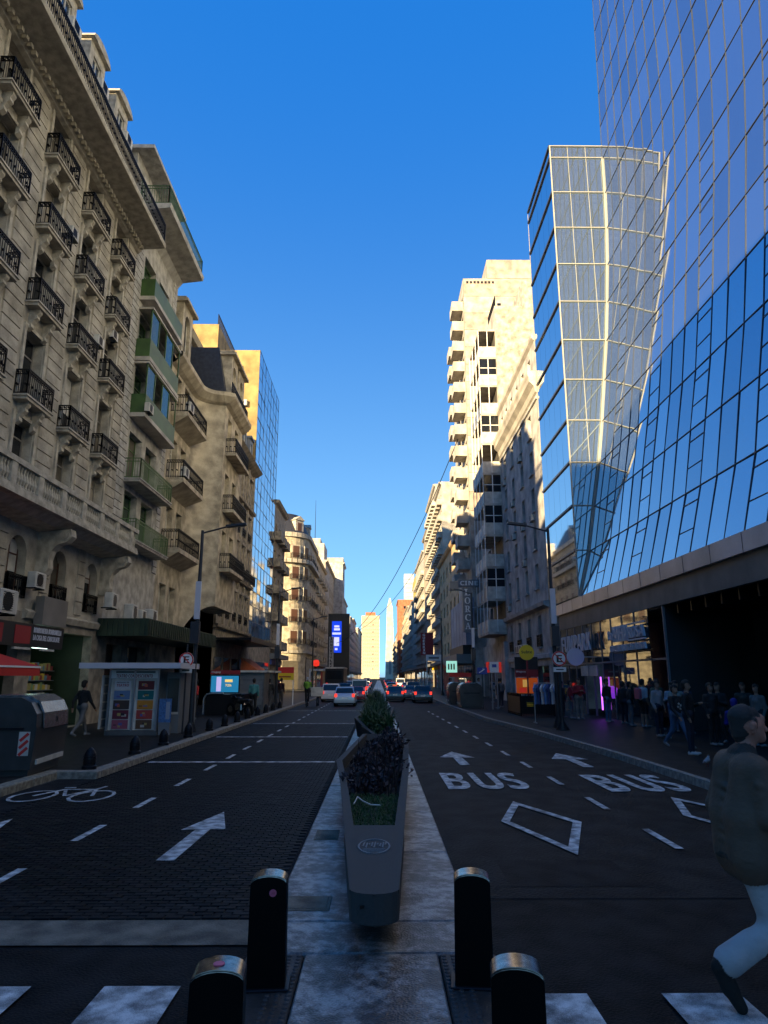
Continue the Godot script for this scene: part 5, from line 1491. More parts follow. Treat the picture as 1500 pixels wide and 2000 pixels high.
	for s in specs:
		far_block(-1, zl, zl - s[0], s[1], s[2], "far left side " + s[3] + " down the avenue", "apartment_block", s[4], 3.0, 0, 14, 2 if s[2] == "grey_wall" else 0)
		zl -= s[0]
	var sb := thing("apartment_block", "added wide block beside the plaza that shades the lower obelisk", "building", Vector3(-13, 0, -478))
	part("wall", strip_box(-50, 0, -44, 0, 34, 0), M["stone_c"], sb)  # added block, height set by the shade it throws on the obelisk
	var ta := far_block(-1, -700, -740, 62, "stone_c", "tall cream tower block standing beyond the obelisk", "tower_block", 2.2, 3.6, 0.5, 18)
	for i in 8:
		for j in 14: part("end_window", strip_box(-0.1, 12 + 3.5 * j, -2.0 - 2.0 * i, 0.0, 13.8 + 3.5 * j, -0.9 - 2.0 * i), M["blind"], ta)
	part("roof_block", strip_box(8, 62, -14, 30, 66, -4), M["brick_red"], ta)
	# right row
	var r4 := far_block(1, -83.2, -112, 19.5, "orange_wall", "warm orange apartment block beside the cinema", "apartment_block", 1.9, 2.7, 9.9, 12)
	far_block(1, -112, -124, 34.0, "white_wall", "high cream block with bare bright end wall", "apartment_block", 1.2, 2.8, 0, 12, 1)
	far_block(1, -124, -146, 37.0, "white_panel", "taller cream block with many small balconies", "apartment_block", 1.3, 2.8, 0, 12, 1)
	var dk := far_block(1, -146, -160, 33.0, "stone_d", "grey brown block between cream balconied blocks", "apartment_block", 1.2, 2.8)
	far_block(1, -160, -196, 31.0, "white_wall", "cream block before the domed house", "apartment_block", 1.3, 2.9, 0, 12, 1)
	var dh := far_block(1, -196, -216, 24.0, "white_panel", "cream house crowned by a greenish gold dome", "domed_house", 1.3, 3.0)
	var dm := MB.new()
	dm.lathe(Vector3(16.5, 0, -2.0), [Vector2(2.6, 24), Vector2(2.6, 26), Vector2(2.9, 26.2), Vector2(2.75, 28), Vector2(2.2, 30), Vector2(1.2, 31.8), Vector2(0.4, 32.6), Vector2(0.4, 33.4), Vector2(0.05, 34.6)], 20)
	part("dome", dm, M["dome_gold"], dh)
	var zr := -216.0
	for s in [[34, 25, "white_wall", "cream block after the domed house"], [40, 27, "stone_c", "tan block after the cream ones"], [40, 23, "white_panel", "low cream block"], [50, 28, "white_wall", "long cream block"], [60, 26, "stone_c", "long tan block"], [70, 24, "white_wall", "last cream block before the plaza"]]:
		far_block(1, zr, zr - s[0], s[1], s[2], "far right side " + s[3] + " down the avenue", "apartment_block", 1.5, 3.0, 0, 14, 2)
		zr -= s[0]
	var rbk := far_block(1, -318, -345, 36.5, "brick_red", "plain red brick slab rising above the cream blocks", "tower_block", 1.5, 3.0, 9.0, 8)
	var bt := thing("tower_block", "pale blue glass tower far behind the red brick slab", "building", Vector3(22, 0, -520))
	part("wall", strip_box(-3, 0, -10, 4.5, 78, 0), M["pale_blue"], bt)
	for j in 22: part("floor_band", strip_box(-3, 4 + 3.3 * j, 0.0, 4.5, 5.2 + 3.3 * j, 0.1), M["cine_blue"], bt)
	# obelisk
	var ob := thing("obelisk", "white stone obelisk at the end of the avenue", "obelisk", Vector3(9.4, 0, -600))
	var o := MB.new()
	o.hexa([Vector3(-4.0, 0, 4.0), Vector3(4.0, 0, 4.0), Vector3(4.0, 0, -4.0), Vector3(-4.0, 0, -4.0), Vector3(-2.45, 60, 2.45), Vector3(2.45, 60, 2.45), Vector3(2.45, 60, -2.45), Vector3(-2.45, 60, -2.45)])
	part("shaft", o, M["obelisk_white"], ob)
	var cp := MB.new()
	for i in 4:
		var a := [Vector3(-2.45, 60, 2.45), Vector3(2.45, 60, 2.45), Vector3(2.45, 60, -2.45), Vector3(-2.45, 60, -2.45)]
		cp.quad(a[i], a[(i + 1) % 4], a[(i + 1) % 4] * Vector3(0.25, 0, 0.25) + Vector3(0, 67.5, 0), a[i] * Vector3(0.25, 0, 0.25) + Vector3(0, 67.5, 0))
	cp.box(-0.6, 67.5, -0.6, 0.6, 68.4, 0.6)
	part("tip", cp, M["obelisk_white"], ob)
	part("door", strip_box(-0.9, 4.0, 3.85, 0.9, 16.0, 4.05), M["grey_paint"], ob)
	# cables across the street
	for q in [[Vector3(-11.6, 9.0, -150), Vector3(9.3, 29.0, -72), 7.0, "thick black cable sagging across the avenue"], [Vector3(-11.6, 13.0, -190), Vector3(10.4, 26.0, -113), 5.0, "thin black cable sagging across the avenue farther down"]]:
		var cb := MB.new()
		var pts: Array = []
		for i in 25:
			var f := i / 24.0
			pts.append(q[0].lerp(q[1], f) - Vector3(0, q[2] * 4 * f * (1 - f), 0))
		cb.path(pts, 0.045, 5)
		tag(part("overhead_cable", cb, M["iron"], self), q[3], "cable")
func round_corner() -> void:
	var t := thing("round_corner_house", "cream corner house with rounded front and dark mansard roof", "building", Vector3(-16.0, 0, -112))
	# plan: flat wall towards the crossing, rounded corner, flat wall along the avenue
	var pts: Array = [Vector2(-16, 4.0), Vector2(-0.5, 4.0)]
	for i in range(0, 9): pts.append(Vector2(0.5 + 4.0 * sin(PI / 2 * i / 8), 4.0 * cos(PI / 2 * i / 8)))
	pts.append(Vector2(4.5, -14))
	var w := MB.new()
	var band := func(b: MB, y0: float, y1: float, off: float) -> void:
		for i in pts.size() - 1:
			var a: Vector2 = pts[i]; var c: Vector2 = pts[i + 1]
			var n := Vector2(c.y - a.y, a.x - c.x).normalized() * -off
			b.quad(Vector3(a.x + n.x, y0, a.y + n.y), Vector3(c.x + n.x, y0, c.y + n.y), Vector3(c.x + n.x, y1, c.y + n.y), Vector3(a.x + n.x, y1, a.y + n.y))
			if off > 0.01:
				b.quad(Vector3(a.x, y0, a.y), Vector3(c.x, y0, c.y), Vector3(c.x + n.x, y0, c.y + n.y), Vector3(a.x + n.x, y0, a.y + n.y))
				b.quad(Vector3(a.x + n.x, y1, a.y + n.y), Vector3(c.x + n.x, y1, c.y + n.y), Vector3(c.x, y1, c.y), Vector3(a.x, y1, a.y))
	band.call(w, 0.0, 24.5, 0.0)
	part("wall", w, M["stone_c"], t)
	for q in [[5.6, 6.0, 0.35], [19.6, 20.2, 0.7], [23.8, 24.5, 0.35]]:
		var b := MB.new()
		band.call(b, q[0], q[1], q[2])
		part("cornice", b, M["cream_trim"], t)
	var rf := MB.new()
	for i in pts.size() - 1:
		var a: Vector2 = pts[i]; var c: Vector2 = pts[i + 1]
		var m := Vector2(-3, -4)
		var a2 := a.lerp(m, 0.22); var c2 := c.lerp(m, 0.22)
		rf.quad(Vector3(a.x, 24.5, a.y), Vector3(c.x, 24.5, c.y), Vector3(c2.x, 28.0, c2.y), Vector3(a2.x, 28.0, a2.y))
		rf.tri(Vector3(a2.x, 28.0, a2.y), Vector3(c2.x, 28.0, c2.y), Vector3(m.x, 28.6, m.y))
	part("mansard_roof", rf, M["slate"], t)
	# windows: flat crossing side, curve and avenue side
	var spots: Array = [[Vector2(-3.6, 4.0), 0.0], [Vector2(-1.2, 4.0), 0.0], [Vector2(0.5 + 4 * sin(0.6), 4 * cos(0.6)), 0.6], [Vector2(0.5 + 4 * sin(1.2), 4 * cos(1.2)), 1.2], [Vector2(4.5, -3.5), PI / 2], [Vector2(4.5, -7.0), PI / 2], [Vector2(4.5, -10.5), PI / 2]]
	for s in spots:
		for j in 5:
			var p: Vector2 = s[0]
			var y := 7.0 + 3.35 * j
			var o := Node3D.new()
			var f := MB.new()
			f.box(-0.75, 0, -0.06, 0.75, 2.1, 0.08)
			var wn := part("window", f, M["cream_trim"], t, Vector3(p.x, y, p.y), s[1])
			part("shutter", strip_box(-0.55, 0.1, 0.08, 0.55, 1.95, 0.11), M["brown_frame"], wn)
			part("railing", rail_mesh(1.9, 0.5, 0.8, false), M["iron"], wn, Vector3(-0.95, -0.05, 0.05))
			o.free()
	for s in [[Vector2(-1.6, 3.6), 0.0], [Vector2(0.5 + 3.6 * sin(0.8), 3.6 * cos(0.8)), 0.8], [Vector2(4.1, -4.0), PI / 2]]:
		var d := MB.new()
		d.box(-0.8, 24.5, -1.5, 0.8, 26.7, 0.1)
		d.prism(Transform3D(Basis(), Vector3(0, 0, -1.5)), PackedVector2Array([Vector2(-1, 26.7), Vector2(1, 26.7), Vector2(0, 27.4)]), 1.75)
		var dm := part("dormer", d, M["cream_trim"], t, Vector3(s[0].x, 0, s[0].y), s[1])
		part("shutter", strip_box(-0.4, 24.9, 0.1, 0.4, 26.3, 0.13), M["brown_frame"], dm)
	var ar := MB.new()
	ar.box(-1.3, 0.15, 0.0, 1.3, 4.4, 0.05)
	part("entrance_arch", ar, M["shutter"], t, Vector3(0.5 + 4.02 * sin(0.5), 0, 4.02 * cos(0.5)), 0.5)
	part("roof_fill", strip_box(-15, 0.2, -13.5, 0.3, 24.4, 0.3), M["stone_c"], t)

# ---------------------------------------------------------------- street furniture
func bin_at(at: Vector3, turn: float, label: String) -> void:
	if not cache.has("bin"):
		var b := MB.new()
		# section in x,y (x towards the street), pushed along z
		var p := PackedVector2Array([Vector2(-0.68, 0.12), Vector2(0.68, 0.12), Vector2(0.72, 0.9), Vector2(0.7, 1.15), Vector2(0.58, 1.36), Vector2(0.38, 1.46), Vector2(-0.38, 1.46), Vector2(-0.58, 1.36), Vector2(-0.7, 1.15), Vector2(-0.72, 0.9)])
		b.prism(Transform3D(Basis(), Vector3(0, 0, -0.98)), p, 1.96)
		b.box(-0.62, 0.0, -0.9, 0.62, 0.12, 0.9)
		var q := PackedVector2Array([Vector2(-0.4, 1.44), Vector2(0.4, 1.44), Vector2(0.62, 1.33), Vector2(0.715, 1.14), Vector2(0.745, 0.86), Vector2(0.765, 0.86), Vector2(0.74, 1.16), Vector2(0.645, 1.37), Vector2(0.42, 1.495), Vector2(-0.42, 1.495)])
		var l := MB.new()
		l.prism(Transform3D(Basis(), Vector3(0, 0, -0.78)), q, 1.45)
		var s := MB.new()
		s.box(0.7, 0.2, -0.8, 0.735, 0.29, 0.8)
		var a := MB.new()
		for k in 3: a.obox(Transform3D(Basis(Vector3(0, 0, 1), 0.75), Vector3(0.52, 0.46 + 0.13 * k, 0.985)), Vector3(0.2, 0.055, 0.012))
		var w := MB.new()
		w.box(0.42, 0.38, 0.98, 0.62, 0.82, 0.986)
		var e := MB.new()
		for k in 3:
			var t0 := TAU * k / 3
			e.bar(Vector3(0.752, 1.0 + 0.06 * cos(t0), -0.1 + 0.06 * sin(t0)), Vector3(0.752, 1.0 + 0.06 * cos(t0 + 1.6), -0.1 + 0.06 * sin(t0 + 1.6)), 0.022)
		var r := MB.new()
		for z in [-1.0, 0.98]: r.box(-0.5, 0.85, z, 0.5, 0.9, z + 0.03)
		cache["bin"] = [b.mesh(), l.mesh(), s.mesh(), a.mesh(), w.mesh(), e.mesh(), r.mesh()]
	var t := thing("waste_container", label, "waste container", at, turn)
	var c: Array = cache["bin"]
	part("body", c[0], M["bin_body"], t); part("lid", c[1], M["bin_lid"], t); part("white_strip", c[2], M["off_white"], t)
	part("warning_plate", c[4], M["off_white"], t); part("warning_stripes", c[3], M["red"], t); part("recycling_mark", c[5], M["black"], t); part("lift_bar", c[6], M["dark_metal"], t)
func no_parking(parent: Node, y: float, r: float) -> void:
	var d := MB.new(); d.tube(Vector3(0, y, 0), Vector3(0, y, 0.02), r, r, 30)
	var p := part("sign_disc", d, M["white_paint"], parent)
	var rg := MB.new()
	for i in 30:
		var t0 := TAU * i / 30; var t1 := TAU * (i + 1) / 30
		rg.bar(Vector3(cos(t0) * r * 0.9, y + sin(t0) * r * 0.9, 0.024), Vector3(cos(t1) * r * 0.9, y + sin(t1) * r * 0.9, 0.024), 0.012, r * 0.17)
	rg.bar(Vector3(-r * 0.62, y + r * 0.62, 0.034), Vector3(r * 0.62, y - r * 0.62, 0.034), 0.01, r * 0.13)
	part("red_ring", rg, M["red"], p)
	lettering("E", r * 0.75, r * 0.95, 0.012, M["black"], p, Vector3(0, y, 0.024))
	part("plate", strip_box(-r * 0.85, y - r * 1.75, 0, r * 0.85, y - r * 1.12, 0.02), M["white_paint"], p)
	part("plate_print", strip_box(-r * 0.5, y - r * 1.5, 0.02, r * 0.5, y - r * 1.36, 0.026), M["black"], p)
func street_lamp(at: Vector3, h: float, arm: float, label: String, panel: bool) -> Node3D:
	var t := thing("street_lamp", label, "street lamp", at, 0, "street lamps along the avenue")
	var p := MB.new()
	p.tube(Vector3(0, 0, 0), Vector3(0, 0.35, 0), 0.22, 0.1, 12); p.tube(Vector3(0, 0.35, 0), Vector3(0, h, 0), 0.09, 0.055, 10)
	part("pole", p, M["lamp_grey"], t)
	var a := MB.new()
	a.tube(Vector3(0, h - 0.1, 0), Vector3(arm * 0.6, h + 0.15, 0), 0.035, 0.03, 8)
	part("arm", a, M["lamp_grey"], t)
	var hd := MB.new()
	var s := signf(arm)
	hd.obox(Transform3D(Basis(Vector3(0, 0, 1), 0.12 * s), Vector3(arm * 0.82, h + 0.2, 0)), Vector3(absf(arm) * 0.5, 0.08, 0.26))
	part("lamp_head", hd, M["lamp_grey"], t)
	if panel:
		part("control_box", strip_box(-0.15, 3.0, 0.08, 0.15, 3.75, 0.3), M["lamp_grey"], t)
		part("pale_panel", strip_box(-0.09, 3.85, 0.1, 0.11, 5.2, 0.16), M["panel_lilac"], t)
	return t
func build_street_furniture() -> void:
	bin_at(Vector3(-7.45, 0.15, -14.9), 0.12, "dark grey waste container with silver lid and red striped plate")
	bin_at(Vector3(5.75, 0.15, -45.2), PI, "grey waste container on the kerb before the grey house, nearer the crossing")
	bin_at(Vector3(5.6, 0.15, -50.6), PI, "grey waste container on the kerb beyond its twin")
	# pointed iron kerb bollards
	var kb := MB.new()
	kb.lathe(Vector3.ZERO, [Vector2(0.15, 0), Vector2(0.15, 0.06), Vector2(0.125, 0.08), Vector2(0.13, 0.2), Vector2(0.115, 0.3), Vector2(0.075, 0.38), Vector2(0.02, 0.43), Vector2(0.001, 0.435)], 14)
	var kn := MB.new()
	for i in 3: kn.lathe(Vector3(0, 0.12 + 0.06 * i, 0), [Vector2(0.126, 0), Vector2(0.138, 0.012), Vector2(0.126, 0.024)], 14)
	var kz := [[-5.98, -15.15], [-6.05, -18.08], [-6.02, -20.33], [-6.0, -22.86], [-6.0, -25.63], [-5.97, -28.0], [-5.96, -30.4], [-6.0, -33.0], [-6.0, -35.6], [-6.0, -38.2], [-6.0, -40.8], [-6.0, -43.6]]
	var k0: Node3D = null
	for q in kz:
		if k0 == null:
			k0 = thing("kerb_bollard", "short pointed black iron bollard along the left kerb", "bollard", Vector3(q[0], 0.15, q[1]), 0, "pointed bollards along the left kerb")
			part("body", kb, M["dark_metal"], k0); part("ring", kn, M["iron"], k0)
		else: dup(k0, Vector3(q[0], 0.15, q[1]), 0)
	street_lamp(Vector3(-6.5, 0.15, -25.0), 7.1, 1.5, "street lamp with pale panel between the ticket kiosk and no parking sign", true)
	street_lamp(Vector3(-6.5, 0.15, -45.3), 7.3, 1.3, "street lamp before the mirrored block on the bollard side", true)
	street_lamp(Vector3(-6.5, 0.15, -69.5), 7.5, 1.3, "street lamp before the round corner house", false)
	street_lamp(Vector3(6.75, 0.15, -27.0), 7.6, -1.5, "street lamp with pale panel in front of the glass wing", true)
	street_lamp(Vector3(6.6, 0.15, -49.3), 7.7, -1.2, "street lamp beside the two grey waste containers", true)
	street_lamp(Vector3(6.6, 0.15, -73.8), 7.9, -1.3, "street lamp before the cinema canopy", false)
	var l := thing("no_parking_sign", "round no parking sign on a thin pole by the pointed bollards", "sign", Vector3(-6.6, 0.15, -24.3))
	var lp := MB.new(); lp.tube(Vector3(0, 0, -0.03), Vector3(0, 2.95, -0.03), 0.03, 0.03, 8)
	part("pole", lp, M["lamp_grey"], l); no_parking(l, 2.42, 0.25)
	var r := thing("no_parking_sign", "round no parking sign on a pole with flared foot by the glass tower", "sign", Vector3(6.6, 0.15, -25.8))
	var rp := MB.new(); rp.tube(Vector3(0, 0.3, -0.06), Vector3(0, 2.9, -0.06), 0.06, 0.05, 10); rp.tube(Vector3(0, 0, -0.06), Vector3(0, 0.3, -0.06), 0.26, 0.07, 12)
	part("pole", rp, M["lamp_grey"], r); no_parking(r, 2.5, 0.27)
	kiosk()
	# subway entrance, right
	var su := thing("subway_entrance", "black railed subway stair entrance on the right pavement", "subway entrance", Vector3(6.9, 0.15, -38.2))
	part("side_railing", rail_mesh(0.02, 3.4, 1.05, false), M["iron"], su); part("end_railing", rail_mesh(1.7, 0.02, 1.05, false), M["iron"], su, Vector3(0, 0, 3.4)); part("side_railing", rail_mesh(0.02, 3.4, 1.05, false), M["iron"], su, Vector3(1.7, 0, 0))
	part("panel", strip_box(0.05, 0.1, 3.36, 1.65, 0.95, 3.4), M["dark_metal"], su)
	part("panel", strip_box(-0.02, 0.12, 0.1, 0.02, 0.9, 3.3), M["dark_metal"], su)
	part("notice", strip_box(0.25, 0.42, 3.42, 0.75, 0.7, 3.43), M["black"], su)
	for y in [0.46, 0.53, 0.6]: part("notice_print", strip_box(0.3, y, 3.43, 0.62, y + 0.03, 3.434), M["yellow"], su)
	var sd := thing("subway_sign", "yellow round subway sign on a post over the stair railing", "sign", Vector3(8.1, 0.15, -38.6))
	var db := MB.new(); db.tube(Vector3(0, 3.15, -0.05), Vector3(0, 3.15, 0.05), 0.41, 0.41, 30)
	part("disc", db, M["yellow"], sd)
	part("post", strip_box(-0.04, 0, -0.04, 0.04, 2.76, 0.04), M["red_dark"], sd)
	lettering("Subte", 0.58, 0.16, 0.01, M["black"], sd, Vector3(0, 3.18, 0.052))
	var ud := thing("subway_board", "dark red station name board above a glowing orange poster", "sign", Vector3(8.35, 0.15, -40.0))
	part("board", strip_box(-0.65, 1.85, -0.08, 0.65, 2.25, 0), M["red_dark"], ud)
	lettering("Uruguay", 0.55, 0.12, 0.01, M["white_paint"], ud, Vector3(-0.32, 2.13, 0.0), true)
	part("upper_board", strip_box(-0.65, 2.25, -0.08, 0.65, 2.95, -0.01), M["black"], ud)
	part("poster", strip_box(-0.6, 0.95, -0.08, 0.6, 1.8, 0), glow("poster_orange", lin(0.42, 0.07, 0.01), 0.14), ud)
	part("poster_shape", strip_box(-0.25, 1.3, 0, 0.1, 1.7, 0.01), glow("poster_yellow", lin(0.6, 0.33, 0.08), 0.18), ud); part("poster_shape", strip_box(-0.45, 1.0, 0, -0.05, 1.25, 0.01), glow("poster_red", lin(0.5, 0.03, 0.02), 0.14), ud)
	part("frame", strip_box(-0.66, 0.0, -0.12, -0.6, 2.95, -0.08), M["steel"], ud); part("frame", strip_box(0.6, 0.0, -0.12, 0.66, 2.95, -0.08), M["steel"], ud)
	# left subway board with screen
	var ul := thing("advertising_screen", "lit blue advertising screen under a dark red station name strip", "screen", Vector3(-8.2, 0.15, -38))
	part("header", strip_box(-0.8, 1.98, -0.1, 0.78, 2.2, 0), M["red_dark"], ul)
	lettering("Uruguay", 0.5, 0.11, 0.01, M["white_paint"], ul, Vector3(-0.5, 2.09, 0.0))
	part("casing", strip_box(-0.8, 1.0, -0.12, 0.78, 1.96, -0.02), M["black"], ul)
	part("screen", strip_box(-0.74, 1.06, -0.02, 0.72, 1.9, 0.0), glow("screen_teal", lin(0.02, 0.22, 0.42), 0.22), ul)
	part("screen_figure", strip_box(-0.45, 1.1, 0.0, -0.2, 1.85, 0.008), glow("screen_lilac", lin(0.45, 0.4, 0.7), 0.3), ul)
	lettering("72h", 0.32, 0.13, 0.008, glow("screen_gold", lin(0.75, 0.5, 0.15), 0.35), ul, Vector3(0.18, 1.42, 0.0))
	part("screen_box", strip_box(0.0, 1.58, 0.0, 0.4, 1.72, 0.008), glow("screen_gold", lin(0.75, 0.5, 0.15), 0.35), ul)
	part("post", strip_box(-0.6, 0, -0.1, -0.52, 1.0, -0.04), M["dark_metal"], ul); part("post", strip_box(0.52, 0, -0.1, 0.6, 1.0, -0.04), M["dark_metal"], ul)
	var sr := thing("subway_entrance", "low dark stair enclosure with steel handrail under the blue screen", "subway entrance", Vector3(-8.6, 0.15, -37.4))
	part("enclosure", strip_box(0, 0, 0, 1.9, 1.0, 1.8), M["dark_metal"], sr)
	var hr := MB.new()
	hr.path([Vector3(-0.08, 0.05, 1.85), Vector3(-0.08, 0.8, 1.85), Vector3(0.05, 1.0, 1.85), Vector3(0.3, 1.05, 1.85), Vector3(0.9, 1.05, 1.85)], 0.05, 8)
	part("handrail", hr, M["steel"], sr)
	for q in [[-41.0, "grey shuttered street stall beyond the blue screen"], [-44.2, "grey shuttered street stall next to the yellow and red board"]]:
		var st := thing("street_stall", q[1], "stall", Vector3(-7.6, 0.15, q[0]))
		part("cabin", strip_box(-1.0, 0, -2.2, 1.0, 2.1, 0), M["kiosk_metal"], st)
		part("roof", strip_box(-1.2, 2.1, -2.4, 1.2, 2.22, 0.3), M["off_white"], st)
		for i in 6: part("shutter_slat", strip_box(-0.9, 0.3 + 0.28 * i, 0.0, 0.9, 0.54 + 0.28 * i, 0.03), M["grey_paint"], st)
	var yb := thing("banner_board", "red and yellow board sign on a white post by the left kerb", "sign", Vector3(-6.3, 0.15, -48.5))
	part("red_panel", strip_box(-0.7, 2.1, -0.04, 0.5, 2.5, 0), M["red"], yb); part("yellow_panel", strip_box(-0.7, 1.65, -0.04, 0.5, 2.1, 0), M["yellow"], yb)
	part("print", strip_box(-0.5, 1.82, 0, 0.3, 1.9, 0.01), M["red_dark"], yb)
	part("post", strip_box(0.44, 0, -0.1, 0.5, 1.65, -0.04), M["white_paint"], yb)
	# projecting signs on the right
	var specs := [["neon_sign", "glowing white and green clover pattern sign box", Vector3(6.8, 2.4, -66), 1.0, 1.05, glow("sign_mint", lin(0.35, 0.75, 0.6), 0.28)], ["shop_sign", "lit red sign box above the shopfront of the bay balcony house", Vector3(9.5, 2.35, -58.4), 1.25, 0.85, glow("sign_red", lin(0.5, 0.03, 0.02), 0.16)], ["shop_sign", "long red fascia sign before the cinema front", Vector3(7.0, 2.0, -61), 1.9, 0.34, M["red"]]]
	for s in specs:
		var t := thing(s[0], s[1], "sign", s[2])
		part("panel", strip_box(-s[3] / 2, 0, -0.12, s[3] / 2, s[4], 0), s[5], t)
		for k in 3:
			if s[4] > 0.5: part("print", strip_box(-s[3] * 0.35 + s[3] * 0.25 * k, s[4] * 0.25, 0, -s[3] * 0.35 + s[3] * 0.25 * k + s[3] * 0.14, s[4] * 0.75, 0.012), M["green_panel"] if s[0] == "neon_sign" else M["off_white"], t)
		part("bracket", strip_box(s[3] / 2, s[4] * 0.6, -0.08, s[3] / 2 + 1.4, s[4] * 0.6 + 0.06, -0.02), M["iron"], t)
	var gu := thing("blade_sign", "dark red vertical pizzeria sign with white letters", "sign", Vector3(8.5, 5.7, -124))
	part("board", strip_box(-1.1, 0, -0.2, 1.1, 3.9, 0.2), M["red_dark"], gu)
	for i in 7: lettering("GUERRIN"[i], 0.4, 0.42, 0.04, M["white_paint"], gu, Vector3(-0.55, 3.5 - 0.52 * i, 0.2))
	part("bracket", strip_box(1.1, 1.8, -0.1, 2.1, 1.95, 0.1), M["iron"], gu)
	var ap := thing("marquee_sign", "white marquee panel over the pavement beyond the cinema", "sign", Vector3(7.8, 4.2, -100))
	part("panel", strip_box(-1.1, 0, -0.2, 1.1, 0.85, 0.2), M["white_paint"], ap)
	part("print", strip_box(-0.75, 0.28, 0.2, 0.7, 0.55, 0.22), M["grey_paint"], ap)
	for x in [-1.0, 1.0]: part("post", strip_box(x - 0.06, -4.05, -0.06, x + 0.06, 0, 0.06), M["steel"], ap)
	var bs := thing("direction_sign", "small blue direction sign with white arrow by the waste containers", "sign", Vector3(6.2, 0.15, -42.5))
	part("plate", strip_box(-0.3, 2.0, -0.02, 0.3, 2.4, 0.02), M["blue_sign"], bs)
	var ab := MB.new(); ab.bar(Vector3(-0.18, 2.1, 0.025), Vector3(0.15, 2.3, 0.025), 0.01, 0.05); ab.bar(Vector3(0.15, 2.3, 0.025), Vector3(0.02, 2.31, 0.025), 0.01, 0.05)
	part("arrow", ab, M["white_paint"], bs); part("post", strip_box(-0.03, 0, -0.08, 0.03, 2.0, -0.02), M["lamp_grey"], bs)
	var ws := thing("information_sign", "square white information sign on twin posts by the waste containers", "sign", Vector3(6.85, 0.15, -42.0))
	part("plate", strip_box(-0.27, 2.1, -0.02, 0.27, 2.72, 0.02), M["white_paint"], ws)
	part("print", strip_box(-0.13, 2.4, 0.02, 0.13, 2.58, 0.026), M["blue_sign"], ws)
	for x in [-0.16, 0.16]: part("post", strip_box(x - 0.04, 0, -0.08, x + 0.04, 2.1, -0.02), M["grey_paint"], ws)
	# rack of football shirts
	var rk := thing("shirt_rack", "stand hung with blue and white striped shirts on the right pavement", "clothes rack", Vector3(6.95, 0.15, -29.6))
	var fr := MB.new()
	fr.bar(Vector3(-0.5, 1.6, 0), Vector3(0.5, 1.6, 0), 0.03); fr.bar(Vector3(-0.5, 0, 0), Vector3(-0.5, 1.6, 0), 0.03); fr.bar(Vector3(0.5, 0, 0), Vector3(0.5, 1.6, 0), 0.03); fr.bar(Vector3(-0.5, 0.02, -0.3), Vector3(-0.5, 0.02, 0.3), 0.04); fr.bar(Vector3(0.5, 0.02, -0.3), Vector3(0.5, 0.02, 0.3), 0.04)
	part("frame", fr, M["steel"], rk)
	var sm := [mat("shirt_blue", lin(0.12, 0.25, 0.5), 0.8), mat("shirt_white", lin(0.55, 0.57, 0.6), 0.8), mat("shirt_navy", lin(0.03, 0.06, 0.18), 0.8)]
	for i in 7:
		var s := MB.new()
		var x := -0.42 + 0.14 * i
		s.prism(Transform3D(Basis(Vector3(0, 1, 0), 0.9), Vector3(x, 0, 0.0)), PackedVector2Array([Vector2(-0.17, 0.75), Vector2(0.17, 0.78), Vector2(0.18, 1.3), Vector2(0.28, 1.25), Vector2(0.3, 1.4), Vector2(0.1, 1.56), Vector2(-0.1, 1.56), Vector2(-0.3, 1.4), Vector2(-0.28, 1.25), Vector2(-0.18, 1.3)]), 0.05)
		part("shirt", s, sm[(i * 2) % 3], rk)
	# pigeon on the kerb
	var pg := thing("pigeon", "small grey and white pigeon on the right pavement near the kerb", "bird", Vector3(6.9, 0.15, -15.3), 0.7)
	var bones := [[Vector3(-0.09, 0.12, 0), Vector3(0.05, 0.15, 0), 0.035, 0.05, 0], [Vector3(0.05, 0.16, 0), Vector3(0.09, 0.21, 0), 0.032, 0.022, 0], [Vector3(0.095, 0.225, 0), Vector3(0.1, 0.225, 0), 0.024, 0.022, 1], [Vector3(0.11, 0.222, 0), Vector3(0.14, 0.217, 0), 0.009, 0.004, 2], [Vector3(-0.08, 0.12, 0), Vector3(-0.19, 0.1, 0), 0.026, 0.012, 1], [Vector3(0, 0.11, 0.02), Vector3(0.005, 0.01, 0.02), 0.009, 0.007, 2], [Vector3(0, 0.11, -0.02), Vector3(0.005, 0.01, -0.02), 0.009, 0.007, 2]]
	part("body", sdf_mesh(bones, [Color(0.3, 0.3, 0.31), Color(0.1, 0.1, 0.12), Color(0.3, 0.08, 0.05)], 0.009, 0.015), skin_mat(), pg)
	# motorcycle by the left subway entrance
	motorbike(Vector3(-6.75, 0.15, -35.0), 0.9, "black parked motorcycle beside the pointed bollards", false)

